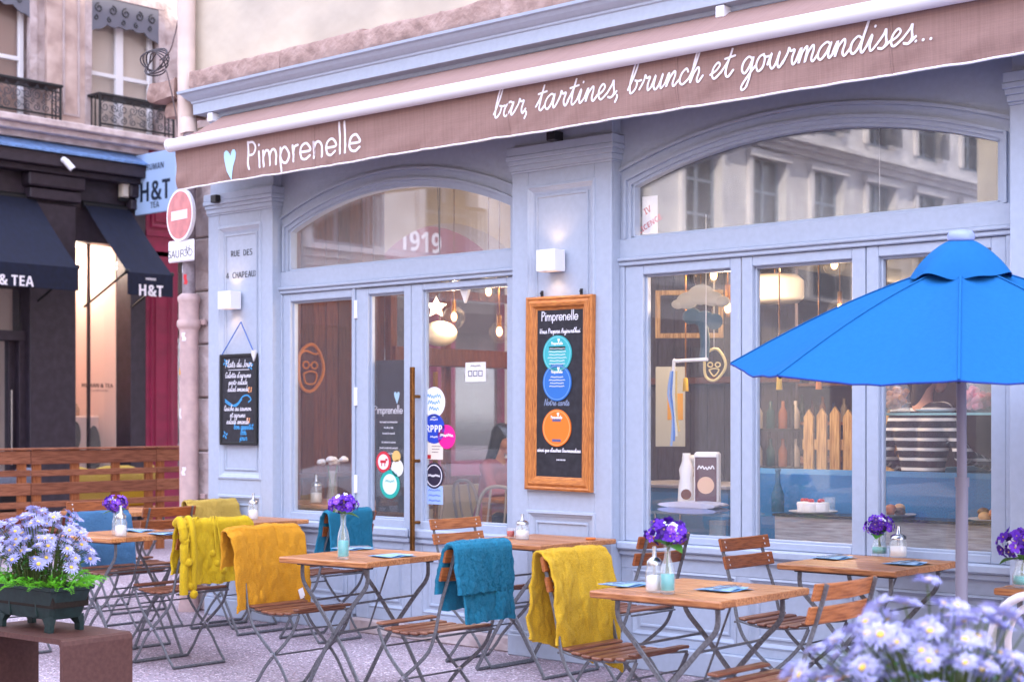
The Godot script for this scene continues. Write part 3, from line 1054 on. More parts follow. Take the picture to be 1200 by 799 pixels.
# printed letters follow the hanging cloth
func lay_on_valance(s: SurfaceTool, at: Transform3D, f: FastNoiseLite) -> ArrayMesh:
	var arr := s.commit_to_arrays()
	var v: PackedVector3Array = arr[Mesh.ARRAY_VERTEX]
	for i in v.size():
		var p := at * v[i]
		p.z = valance_z(p.x, (3.52 - p.y) / .298, f) + .0025 + v[i].z
		v[i] = p
	arr[Mesh.ARRAY_VERTEX] = v
	var m := ArrayMesh.new()
	m.add_surface_from_arrays(Mesh.PRIMITIVE_TRIANGLES, arr)
	return m

func build_awning() -> void:
	var a := thing("awning", "faded brown cloth awning with white lettering over the cafe front", "awning")
	var f := FastNoiseLite.new()
	f.seed = 3
	f.frequency = 1.0
	var xs := 140
	var x0 := -2.91; var x1 := 4.9
	# sloping cloth from the wall to the roller bar
	var rows := []
	for j in 9:
		var t := j / 8.0
		var row := PackedVector3Array()
		for i in xs + 1:
			var x := lerpf(x0 + .02, x1 - .02, float(i) / xs)
			if i == 0: x -= .10 * (1.0 - t) * 0.6
			var sag := sin(t * PI) * (.022 + .016 * f.get_noise_2d(x * 1.4, 4) + .014 * f.get_noise_2d(x * 3.2 + t * 2.0, 9))
			row.append(Vector3(x, lerpf(3.835, 3.575, t) - sag, lerpf(.06, .565, t)))
		rows.append(row)
	var s := new_st()
	grid(s, rows, false, false, true)
	part(a, "canopy", s, M.awning)
	# hanging valance
	rows = []
	for j in 13:
		var t := j / 12.0
		var row := PackedVector3Array()
		for i in 281:
			var x := lerpf(x0, x1, i / 280.0)
			row.append(Vector3(x, lerpf(3.52, 3.222 + .008 * f.get_noise_2d(x * 1.3, 50), t), valance_z(x, t, f)))
		rows.append(row)
	s = new_st()
	grid(s, rows, false, false, true)
	var back := []
	for r in rows:
		var q := PackedVector3Array()
		for p in r: q.append(p - Vector3(0, 0, .002))
		back.append(q)
	grid(s, back)
	var val := part(a, "valance", s, M.awning)
	# hem, seams
	s = new_st()
	var hem := []
	for p in rows[12]: hem.append(p + Vector3(0, -.002, -.001))
	tube(s, hem, .0065, 6)
	part(val, "hem", s, M.white_metal)
	for x in [-1.33, .46, 1.72, 3.02, 4.2]:
		var k := int((x - x0) / (x1 - x0) * 280)
		s = new_st()
		var pts := []
		for r in rows: pts.append(r[k] + Vector3(0, 0, .0015))
		sweep(s, pts, circle(.007, 6, .0022), Vector3(0, 0, 1))
		part(val, "seam", s, M.awning)
	# lettering printed on the valance
	s = new_st()
	heart(s, Vector2(-2.26, 3.335), .215, 0)
	part(val, "heart_mark", lay_on_valance(s, Transform3D(), f), M.pale_print)
	part(val, "lettering", lay_on_valance(pen_mesh(ROUND, "Pimprenelle", .108, .0165, 0.0, false, .075), xf(Vector3(-2.06, 3.285, 0), Basis.from_scale(Vector3(1.16, 1, 1))), f), M.white_print)
	part(val, "lettering", lay_on_valance(pen_mesh(CURSIVE, "bar, tartines, brunch et gourmandises...", .080, .0115, .24, false, .02), xf(Vector3(.31, 3.34, 0), Basis(Vector3(0, 0, 1), .005) * Basis.from_scale(Vector3(1.10, 1.05, 1))), f), M.white_print)
	# roller bar
	s = new_st()
	tube(s, [Vector3(x0 - .015, 3.545, .56), Vector3(x1, 3.545, .56)], .046, 18)
	for x in [x0 - .02, x0 + .006]: tube(s, [Vector3(x - .004, 3.545, .56), Vector3(x + .004, 3.545, .56)], .05, 18)
	part(a, "roller_bar", s, M.white_metal)
	for x in [-3.03, 1.7, 4.7]:
		s = new_st()
		bx(s, x - .03, x + .03, 3.80, 3.87, .02, .12, .006)
		part(a, "bracket", s, M.white_metal)
	for p in [Vector3(-2.92, 3.19, .13), Vector3(.47, 3.265, .13), Vector3(3.7, 3.3, .13)]:
		s = new_st()
		bx(s, p.x - .035, p.x + .035, p.y - .03, p.y + .03, .08, .17, .006)
		part(a, "arm_stop", s, M.dark_iron)

# ------------------------------------------------------------------ across the side street
const HX := -12.0

func hz(s: SurfaceTool, z0: float, z1: float, y0: float, y1: float, d0: float, d1: float, bev := 0.004) -> void:
	# a box on the facade x = HX: z from z0 (near) to z1 (far), d = proud of the wall
	bx(s, HX + d0, HX + d1, y0, y1, minf(z0, z1), maxf(z0, z1), bev)

func scroll(s: SurfaceTool, z: float, y: float, r: float, dir: float, d: float, turns := 1.4, w := .011) -> void:
	var pts := []
	for k in 15:
		var t := k / 14.0
		var a := dir * t * turns * TAU + PI * .5
		pts.append(Vector3(HX + d, y + sin(a) * r * (1.0 - t * .75), z + cos(a) * r * (1.0 - t * .75)))
	flat_bar(s, pts, w, .012, Vector3(1, 0, 0))

func balcony(b: Node3D, z0: float, z1: float) -> void:
	var s := new_st()
	var y0 := 5.50; var y1 := 5.92; var d := .32
	var g := part(b, "balcony_railing", balcony_frame(z0, z1, y0, y1, d), M.dark_iron)
	var n := int((z0 - z1) / .135)
	for k in n:
		s = new_st()
		var z := z0 - (k + .5) * (z0 - z1) / n
		var dir := 1.0 if k % 2 else -1.0
		scroll(s, z, y0 + .27, .07, dir, d)
		scroll(s, z, y0 + .11, .055, -dir, d)
		scroll(s, z, y0 + .37, .03, -dir, d, 1.2, .008)
		if k % 3 == 1:
			for q in 4: flat_bar(s, [Vector3(HX + d, y0 + .05 + q * .09, z - .08), Vector3(HX + d, y0 + .12 + q * .09, z + .08)], .008, .01, Vector3(1, 0, 0))
		else:
			scroll(s, z + .05, y0 + .19, .03, dir, d, 1.1, .009)
		part(g, "scrollwork", s, mat(Color(.26, .27, .31), .5))

func balcony_frame(z0: float, z1: float, y0: float, y1: float, d: float) -> SurfaceTool:
	var s := new_st()
	bx(s, HX + .02, HX + d + .03, y1, y1 + .035, z1 - .03, z0 + .03, .006)
	bx(s, HX + d - .012, HX + d + .012, y0 + .02, y0 + .045, z1, z0, .003)
	bx(s, HX + d - .010, HX + d + .010, y1 - .075, y1 - .06, z1, z0, .003)
	for z in [z0, z1]:
		bx(s, HX + d - .014, HX + d + .014, y0 - .02, y1, z - .014, z + .014, .003)
		for k in 3: bx(s, HX + .02 + k * .09, HX + .035 + k * .09, y0, y1, z - .007, z + .007)
	return s

func french_window(b: Node3D, zc: float, w: float, y0: float, y1: float, blind: Color) -> void:
	# w is the opening; z decreases to the right in the picture
	var s := new_st()
	var h := w / 2
	hz(s, zc - h, zc - h - .11, y0 - .02, y1, -.02, .055)
	hz(s, zc + h + .11, zc + h, y0 - .02, y1, -.02, .055)
	hz(s, zc + h + .11, zc - h - .11, y1, y1 + .12, -.02, .06)
	var wn := part(b, "window", s, M.lilac_stone)
	s = new_st()
	var wf := .065
	for e in [[zc + h, zc + h - wf], [zc - h + wf, zc - h], [zc + .06, zc - .06]]: hz(s, e[0], e[1], y0, y1, -.16, -.10)
	for y in [y0, y0 + .78, y1 - .06]:
		hz(s, zc + h - wf, zc + .06, y, y + .055, -.16, -.105)
		hz(s, zc - .06, zc - h + wf, y, y + .055, -.16, -.105)
	part(wn, "frame", s, M.white_metal)
	s = new_st()
	hz(s, zc + h - .02, zc - h + .02, y0 + .02, y1 - .02, -.135, -.13, 0)
	part(wn, "pane", s, M.glass)
	s = new_st()
	hz(s, zc + h - .02, zc - h + .02, y0, y1, -.24, -.22, 0)
	part(wn, "blind", s, mat(blind, .9))
	# pierced iron lambrequin under the lintel
	s = new_st()
	var pts := PackedVector2Array([Vector2(-h - .02, 0), Vector2(h + .02, 0), Vector2(h + .02, -.52)])
	for k in 17:
		var t := 1.0 - k / 16.0
		var x := lerpf(-h + .06, h - .06, t)
		pts.append(Vector2(x, -.36 - .05 * absf(sin(t * PI * 5)) - .12 * pow(absf(t * 2 - 1), 4)))
	pts.append(Vector2(-h - .02, -.52))
	prism(s, pts, .02, xf(Vector3(HX + .03, y1 + .02, zc), Basis(Vector3(0, 0, -1), Vector3(0, 1, 0), Vector3(1, 0, 0))))
	var lm := part(b, "lambrequin", s, mat(Color(.40, .40, .45), .6))
	for k in 5:
		s = new_st()
		var z := zc + h - (k + .5) * w / 5
		scroll(s, z, y1 - .16, .07, 1.0 if k % 2 else -1.0, .056, 1.3, .014)
		scroll(s, z + .05, y1 - .30, .04, -1.0 if k % 2 else 1.0, .056, 1.1, .012)
		part(lm, "scrollwork", s, M.dark_iron)

func shade_awning(called_label: String, z0: float, z1: float, words: String, letter: float) -> void:
	# blue box awning: slope, valance, two arms
	var a := thing("shop_awning", called_label, "awning", Vector3(HX, 0, 0), 0, "blue awnings of the tea shop")
	var s := new_st()
	var A := [Vector3(.06, 4.45, z0), Vector3(.06, 4.45, z1), Vector3(1.0, 3.46, z1 - .06), Vector3(1.0, 3.46, z0 - .06)]
	var rows := []
	for j in 7:
		var t := j / 6.0
		var row := PackedVector3Array()
		for i in 11:
			var u := i / 10.0
			var p: Vector3 = A[0].lerp(A[1], u).lerp(A[3].lerp(A[2], u), t)
			row.append(p - Vector3(.5, 1, 0) * sin(t * PI) * .012 * (1 + .5 * sin(u * 14)))
		rows.append(row)
	grid(s, rows, false, false, false)
	var cm := mat(Color(.05, .085, .20), .9, T.mottle2, Vector3(1.2, 1.2, 1.2))
	part(a, "canopy", s, cm)
	s = new_st()
	bx(s, .985, 1.0, 3.17, 3.47, z1 - .06, z0 - .06, .003)
	var v := part(a, "valance", s, cm)
	var face := Basis(Vector3(0, 0, -1), Vector3(0, 1, 0), Vector3(1, 0, 0))
	part(v, "lettering", text(words, letter, true), M.white_print, xf(Vector3(1.002, 3.285 - letter * .32, (z0 + z1) / 2 - (.06 if words.length() < 4 else -.30)), face))
	if words.length() < 4:
		part(v, "lettering", text("HUMAN", .032, true), M.white_print, xf(Vector3(1.002, 3.395, (z0 + z1) / 2 - .06), face))
		part(v, "lettering", text("TEA", .032, true), M.white_print, xf(Vector3(1.002, 3.20, (z0 + z1) / 2 - .06), face))
	s = new_st()
	tube(s, [Vector3(.03, 4.45, z0 + .02), Vector3(.03, 4.45, z1 - .02)], .05, 10)
	part(a, "roller", s, M.black)
	for z in [z0 - .03, z1 - .02]:
		s = new_st()
		tube(s, [Vector3(.02, 3.05, z), Vector3(.97, 3.48, z - .04)], .016, 8)
		ball(s, Vector3(.97, 3.48, z - .04), Vector3(.035, .035, .035), 8, 6)
		part(a, "arm", s, M.black)

func build_street_left() -> void:
	var wallm: Material = M.lilac_stone
	var dark := mat(Color(.215, .175, .225), .55, T.mottle2, Vector3(.8, .8, .8))
	var b := thing("shop_building", "lilac stone house over a dark tea shop front across the side street", "building")
	# upper floor wall with two window openings left out
	var s := new_st()
	var y0 := 5.36; var y1 := 8.6
	hz(s, 2.0, -2.55, y0, 14, -.4, 0, 0)
	hz(s, -2.55, -3.80, y1, 14, -.4, 0, 0)
	hz(s, -3.80, -4.62, y0, 14, -.4, 0, 0)
	hz(s, -4.62, -5.84, y1, 14, -.4, 0, 0)
	hz(s, -5.84, -18, y0, 14, -.4, 0, 0)
	hz(s, 2.0, -18, 0, 14, -6, -2.4, 0)
	hz(s, 2.0, -18, 13.6, 14, -2.4, -.4, 0)
	hz(s, 2.0, -18, 5.0, y0, -2.4, -.02, 0)
	part(b, "upper_wall", s, wallm)
	french_window(b, -3.175, 1.10, 5.50, 7.34, Color(.60, .47, .42))
	french_window(b, -5.23, 1.10, 5.50, 7.34, Color(.80, .74, .70))
	# wall above the openings, pilaster strips
	s = new_st()
	hz(s, -2.55, -3.80, 7.46, 8.6, -.4, 0, 0)
	hz(s, -4.62, -5.84, 7.46, 8.6, -.4, 0, 0)
	part(b, "upper_wall", s, wallm)
	for z in [-3.98, -1.6]:
		s = new_st()
		hz(s, z, z - .60, 5.45, 8.6, -.02, .05)
		var st := part(b, "pilaster_strip", s, mat(Color(.84, .76, .73), .95, T.stone, Vector3(.35, .35, .35)))
		s = new_st()
		hz(s, z - .24, z - .27, 5.62, 8.5, .05, .075)
		hz(s, z - .47, z - .50, 5.62, 8.5, .05, .075)
		hz(s, z - .27, z - .47, 5.62, 5.65, .05, .0745)
		part(st, "panel_moulding", s, wallm)
	balcony(b, -2.45, -4.02)
	balcony(b, -4.63, -5.84)
	# stone band, zinc flashing, dark cornice
	s = new_st()
	hz(s, 2.0, -6.1, 5.38, 5.47, -.1, .40, .012)
	hz(s, 2.0, -6.1, 5.30, 5.38, -.1, .30, .012)
	hz(s, 2.0, -6.1, 5.22, 5.30, -.1, .16, .008)
	part(b, "stone_band", s, mat(Color(.88, .83, .83), .9, T.stone, Vector3(.5, .5, .5)))
	s = new_st()
	var zc := new_st()
	quad(zc, Vector3(HX + .42, 5.06, 2), Vector3(HX + .42, 5.06, -5.62), Vector3(HX + .10, 5.21, -5.62), Vector3(HX + .10, 5.21, 2))
	quad(zc, Vector3(HX + .42, 5.03, 2), Vector3(HX + .42, 5.03, -5.62), Vector3(HX + .42, 5.06, -5.62), Vector3(HX + .42, 5.06, 2))
	part(b, "zinc_flashing", zc, mat(Color(.47, .62, .84), .45, T.mottle2, Vector3(1, 1, 1)))
	hz(s, 2.0, -5.62, 4.86, 5.03, -.1, .38, .01)
	hz(s, 2.0, -5.60, 4.78, 4.86, -.1, .26, .01)
	hz(s, 2.0, -5.58, 4.40, 4.78, -.3, .02, 0)
	part(b, "shop_cornice", s, dark)
	# columns between the shop windows
	for z in [-3.70, -5.28, -2.0]:
		var w: float = .70 if z > -5 else .25
		s = new_st()
		hz(s, z, z - w, 0, 4.40, -.35, .10, .01)
		hz(s, z + .02, z - w - .02, 0, .95, .10, .13, .008)
		hz(s, z + .04, z - w - .04, 4.44, 4.58, -.1, .17, .012)
		hz(s, z + .08, z - w - .08, 4.60, 4.78, -.1, .22, .02)
		part(b, "shop_column", s, dark)
	# shop window, its deep white room behind
	s = new_st()
	hz(s, -4.40, -5.28, .0, .55, -.3, .04, .004)
	hz(s, -4.40, -5.28, 3.94, 4.42, -.3, .0, 0)
	hz(s, -4.79, -4.82, .55, 3.94, -.25, -.20, 0)
	var sw := part(b, "shop_window", s, dark)
	s = new_st()
	hz(s, -4.41, -5.27, .55, 3.94, -.235, -.228, 0)
	part(sw, "pane", s, M.glass)
	var shop_white := mat(Color(.88, .78, .74), .9)
	s = new_st()
	hz(s, -3.0, -5.4, 0, 4.2, -2.4, -2.2, 0)
	hz(s, -5.27, -5.4, 0, 4.2, -2.2, -.26, 0)
	hz(s, -3.0, -5.4, 4.0, 4.3, -2.2, -.28, 0)
	hz(s, -3.0, -5.4, .02, .1, -2.2, -.3, 0)
	hz(s, -4.14, -4.22, 0, 4.2, -2.2, -.36, 0)  # partition added to keep the shop lamp off the door room
	part(b, "shop_room", s, shop_white)
	# counter blocks with dark arched cut-outs, seen through the shop window
	s = new_st()
	hz(s, -4.45, -5.2, .1, 1.56, -1.2, -.55, .02)
	hz(s, -4.45, -4.8, 1.56, 1.78, -1.1, -.65, .02)
	var ct := part(b, "shop_counter", s, shop_white)
	for q in [[-4.52, 1.12, .11, .30], [-4.80, 1.28, .085, .20], [-5.10, 1.06, .11, .36]]:
		s = new_st()
		var pp := PackedVector2Array()
		for i in 20: pp.append(Vector2(cos(TAU * i / 20) * q[2], sin(TAU * i / 20) * q[3]))
		prism(s, pp, .012, xf(Vector3(HX - .549, q[1], q[0]), Basis(Vector3(0, 0, -1), Vector3(0, 1, 0), Vector3(1, 0, 0))))
		part(ct, "inlay", s, mat(Color(.12, .14, .17), .6))
	for q in [[-4.56, 1.80], [-4.72, 1.80], [-5.0, 1.58]]:
		s = new_st()
		lathe(s, [Vector2(.0, 0), Vector2(.055, 0), Vector2(.06, .05), Vector2(.06, .11), Vector2(.03, .14), Vector2(.03, .17), Vector2(0, .175)], 12, xf(Vector3(HX - .85, q[1] - .02, q[0])))
		part(ct, "tea_tin", s, mat(Color(.72, .58, .45), .5))
	var face := Basis(Vector3(0, 0, -1), Vector3(0, 1, 0), Vector3(1, 0, 0))
	s = new_st()
	for sg in [-1.0, 1.0]: box(s, Vector3(HX - .226, 1.98, -4.56), Vector3(.004, .13, .016), 0, Basis(Vector3(1, 0, 0), .5 * sg))
	part(sw, "cross_mark", s, mat(Color(.25, .18, .2), .7))
	part(sw, "lettering", text("HUMAN & TEA", .055, true), mat(Color(.30, .22, .24), .7), xf(Vector3(HX - .226, 1.98, -4.95), face))
	part(sw, "lettering", text("THÉS & INFUSIONS", .03), mat(Color(.45, .36, .36), .7), xf(Vector3(HX - .226, 1.91, -4.95), face))
	# spot lamp in the shop ceiling
	s = new_st()
	tube(s, [Vector3(HX - .8, 3.99, -4.9), Vector3(HX - .8, 3.965, -4.9)], .11, 14)
	part(b, "ceiling_lamp", s, glow(Color(1, .90, .72), 1.0))
	var sl := OmniLight3D.new()
	sl.name = "shop_lamp"
	sl.position = Vector3(HX - .9, 3.75, -4.9)
	sl.light_color = Color(1, .93, .86)
	sl.light_energy = .75
	sl.light_size = .1
	sl.shadow_enabled = true
	sl.omni_range = 8
	add_child(sl)
	# door at the left: dark frame, glass, room behind
	s = new_st()
	hz(s, -2.7, -3.70, 2.55, 2.68, -.3, .02)
	hz(s, -3.60, -3.70, 0, 2.55, -.3, .0)
	hz(s, -2.7, -2.78, 0, 3.3, -.3, .0)
	hz(s, -2.7, -3.70, 3.25, 4.4, -.3, .0, 0)
	hz(s, -2.78, -3.60, 0, .18, -.2, -.1)
	hz(s, -3.50, -3.60, .18, 2.55, -.2, -.1)
	var dr := part(b, "shop_door", s, dark)
	s = new_st()
	hz(s, -2.78, -3.50, .18, 2.54, -.16, -.153, 0)
	hz(s, -2.78, -3.70, 2.68, 3.25, -.16, -.153, 0)
	part(dr, "pane", s, M.glass)
	s = new_st()
	hz(s, -3.515, -3.535, .9, 1.9, -.1, -.05, .004)
	part(dr, "handle", s, M.steel)
	s = new_st()
	hz(s, -2.6, -3.9, 0, 4.3, -1.8, -1.7, 0)
	part(b, "shop_back_wall", s, mat(Color(.30, .30, .36), .9))
	for q in [[-3.2, .9, .5, .55], [-3.35, 1.6, .25, .28], [-3.05, 1.95, .2, .2]]:
		s = new_st()
		hz(s, q[0], q[0] - q[2], q[1], q[1] + q[3], -1.7, -1.5, .02)
		part(b, "shelf_box", s, [mat(Color(.75, .72, .70), .8), mat(Color(.35, .5, .6), .8), mat(Color(.12, .12, .13), .8)][int(q[1] * 3) % 3])
	# rest of the ground floor to the left
	s = new_st()
	hz(s, 2.0, -2.0, 0, 4.42, -.4, .0, 0)
	part(b, "ground_floor_wall", s, dark)
	# maroon shopfront further down the side street
	var mar := mat(Color(.57, .075, .26), .45, T.mottle, Vector3(.8, .8, .8))
	var rs := thing("maroon_shopfront", "maroon panelled shopfront beside the tea shop, date on its fascia", "shopfront")
	s = new_st()
	hz(s, -5.53, -6.08, 0, 5.3, -.2, .10, .006)
	hz(s, -5.53, -18, 4.10, 5.3, -.2, .06, .006)
	hz(s, -5.53, -18, 5.20, 5.36, -.2, .20, .01)
	hz(s, -5.53, -18, 4.10, 4.18, .06, .12, .006)
	hz(s, -5.53, -18, 3.82, 3.90, -.2, .10, .006)
	hz(s, -6.08, -18, 3.90, 4.10, -.2, .03, 0)
	for z in [-7.9, -9.4, -11.4, -13.2, -15]: hz(s, z, z - .45, 0, 3.9, -.2, .08, .006)
	hz(s, -6.08, -18, 0, .8, -.2, .03, 0)
	part(rs, "front", s, mar)
	for q in [[.92, 3.55], [4.22, 4.72]]:
		s = new_st()
		var mm := new_st()
		moulding(mm, -.20, .20, q[0], q[1], [Vector2(0, 0), Vector2(.01, .022), Vector2(.03, .024), Vector2(.045, .006), Vector2(.055, 0)])
		moulding(mm, -.12, .12, q[0] + .09, q[1] - .09, [Vector2(0, 0), Vector2(.005, .012), Vector2(.018, .012), Vector2(.024, 0)])
		part(rs, "panel_moulding", mm, mar, xf(Vector3(HX + .101, 0, -5.80), face))
	for k in 5:
		s = new_st()
		hz(s, -6.1 - k * 2.4, -8.2 - k * 2.4, 4.30, 5.05, .06, .075, .006)
		part(rs, "fascia_panel", s, mat(Color(.56, .10, .22), .45))
	part(rs, "lettering", text("1919", .34, true), M.white_print, xf(Vector3(HX + .08, 4.47, -11.0), face))
	s = new_st()
	hz(s, -6.08, -18, .8, 3.82, -.1, -.09, 0)
	part(rs, "pane", s, M.glass)
	s = new_st()
	hz(s, -6.08, -18, 0, 4.2, -1.5, -1.4, 0)
	part(rs, "back_wall", s, mat(Color(.20, .15, .15), .9))
	for k in 4:
		s = new_st()
		hz(s, -6.1, -7.5, .9 + k * .65, .93 + k * .65, -1.0, -.5, .0)
		part(rs, "shelf", s, M.fence_z)
		for j in 6:
			var t := new_st()
			lathe(t, [Vector2(0, 0), Vector2(.06, 0), Vector2(.06, .2), Vector2(.02, .28), Vector2(.02, .34), Vector2(0, .34)], 8, xf(Vector3(HX - .7, .93 + k * .65, -6.2 - j * .2)))
			part(rs, "bottle", t, mat([Color(.75, .55, .25), Color(.2, .35, .45), Color(.6, .65, .6)][(j + k) % 3], .3))
	shade_awning("dark blue shop awning reading & TEA above the glass door", -2.0, -3.80, "HUMAN & TEA", .13)
	shade_awning("narrow dark blue shop awning with H&T on its front", -4.55, -5.28, "H&T", .15)
	# projecting sign
	var sg := thing("hanging_sign", "pale blue square sign projecting from the shop reading H&T", "sign", Vector3(HX, 0, 0))
	s = new_st()
	bx(s, .12, 1.06, 4.36, 5.20, -5.37, -5.33, .006)
	var pl := part(sg, "sign_board", s, mat(Color(.66, .76, .90), .6))
	var navy := mat(Color(.08, .13, .22), .7)
	for side in [1.0]:
		part(pl, "lettering", text("HUMAN", .085, true), navy, xf(Vector3(.59, 5.00, -5.328)))
		part(pl, "lettering", text("H&T", .27, true), navy, xf(Vector3(.59, 4.66, -5.328)))
		part(pl, "lettering", text("TEA", .085, true), navy, xf(Vector3(.59, 4.47, -5.328)))
	s = new_st()
	for y in [4.66, 4.74]: bx(s, -.02, .12, y - .015, y + .015, -5.365, -5.335, .003)
	part(sg, "bracket", s, M.white_metal)
	# floodlight and camera on the dark cornice
	var fl := thing("floodlight", "cream square floodlight on the dark shop cornice", "floodlight", Vector3(HX + .05, 4.60, -5.22))
	s = new_st()
	bx(s, 0, .10, 0, .22, -.12, .12, .01)
	part(fl, "housing", s, mat(Color(.82, .78, .72), .6))
	s = new_st()
	bx(s, .101, .108, .02, .20, -.10, .10, .002)
	part(fl, "lens", s, mat(Color(.90, .87, .82), .3))
	s = new_st()
	bx(s, .0, .06, -.05, -.001, -.13, .13, .006)
	part(fl, "bracket", s, M.black)
	var cm := thing("security_camera", "small white security camera under the blue zinc strip", "camera", Vector3(HX + .38, 4.92, -4.02))
	cm.scale = Vector3.ONE * .72
	s = new_st()
	ball(s, Vector3(.03, .04, 0), Vector3(.06, .06, .06), 12, 8)
	part(cm, "mount", s, M.white_metal)
	s = new_st()
	tube(s, [Vector3(.05, .02, -.02), Vector3(.12, -.10, -.10), Vector3(.14, -.13, -.12)], .062, 14)
	part(cm, "body", s, M.white_metal)
	s = new_st()
	tube(s, [Vector3(.139, -.129, -.119), Vector3(.146, -.139, -.126)], .045, 14)
	part(cm, "lens", s, M.black)
	build_fence()

func build_fence() -> void:
	# terrace fence of planks along the side street
	var fz := -8.5
	var fx := -8.5
	var f := thing("plank_fence", "brown horizontal plank fence round the terrace across the side street", "fence")
	rng.seed = 11
	var slats := [[1.02, 1.165], [.885, .955], [.685, .815], [.545, .61], [.40, .48], [.24, .345]]
	var zs := [1.0, -1.65, -3.28, -5.2]
	for q in slats:
		for k in 3:
			var s := new_st()
			bx(s, fx - .012, fx + .012, q[0] + rng.randf_range(-.004, .004), q[1] + rng.randf_range(-.004, .004), zs[k + 1] + .004, zs[k] - .004, .005)
			part(f, "plank", s, M.fence_z if rng.randf() < .55 else M.fence_z2, xf(Vector3(rng.randf_range(-.003, .003), 0, 0)))
	# flat cap board
	for k in 3:
		var s := new_st()
		bx(s, fx - .06, fx + .03, 1.172, 1.195, zs[k + 1] + .004, zs[k] - .004, .005)
		part(f, "cap_board", s, M.fence_z)
	for z in [.4, -.5, -1.56, -1.74, -2.22, -2.75, -3.2, -3.36, -4.2, -5.1]:
		var s := new_st()
		bx(s, fx - .06, fx - .014, .0, 1.17, z - .05, z + .05, .004)
		part(f, "post", s, M.fence_y)
	# what stands behind it
	for k in 3:
		var t := thing("terrace_chair", ["grey fur throw on a seat behind the plank fence", "pale yellow cushioned seat behind the fence", "second yellow cushioned seat behind the fence, nearer the drainpipe"][k], "chair", Vector3(-9.3, 0, [-1.95, -2.95, -3.55][k]))
		var s := new_st()
		bx(s, -.25, .25, .38, .46, -.26, .26, .02)
		part(t, "seat", s, M.fence_z)
		for lx in [-.2, .2]:
			for lz in [-.2, .2]:
				s = new_st()
				bx(s, lx - .02, lx + .02, 0, .38, lz - .02, lz + .02)
				part(t, "leg", s, M.dark_iron)
		s = new_st()
		var pts := []
		for i in 9: pts.append(Vector3(.02 * sin(i * 1.3), .80 + .025 * sin(i * .9 + k), -.27 + i * .0675))
		sweep(s, pts, circle(.05, 10, .14), Vector3.UP)
		part(t, "throw" if k == 0 else "cushion", s, [cloth_mat(Color(.55, .58, .66)), M.mustard_pale, M.mustard_pale][k])
		s = new_st()
		bx(s, -.03, .03, .46, .78, -.24, .24, .02)
		part(t, "backrest", s, [M.dark_iron, M.mustard_pale, M.mustard][k])
	# two small round cafe tables behind the fence
	var t2 := thing("terrace_table", "small dark table behind the left part of the plank fence", "table", Vector3(-9.7, 0, -1.1))
	var s2 := new_st()
	lathe(s2, [Vector2(0, .72), Vector2(.32, .72), Vector2(.33, .735), Vector2(.32, .75), Vector2(0, .75)], 20)
	part(t2, "tabletop", s2, M.black)
	s2 = new_st()
	lathe(s2, [Vector2(0, 0), Vector2(.22, 0), Vector2(.22, .02), Vector2(.035, .05), Vector2(.03, .72), Vector2(0, .72)], 14)
	part(t2, "pedestal", s2, M.dark_iron)

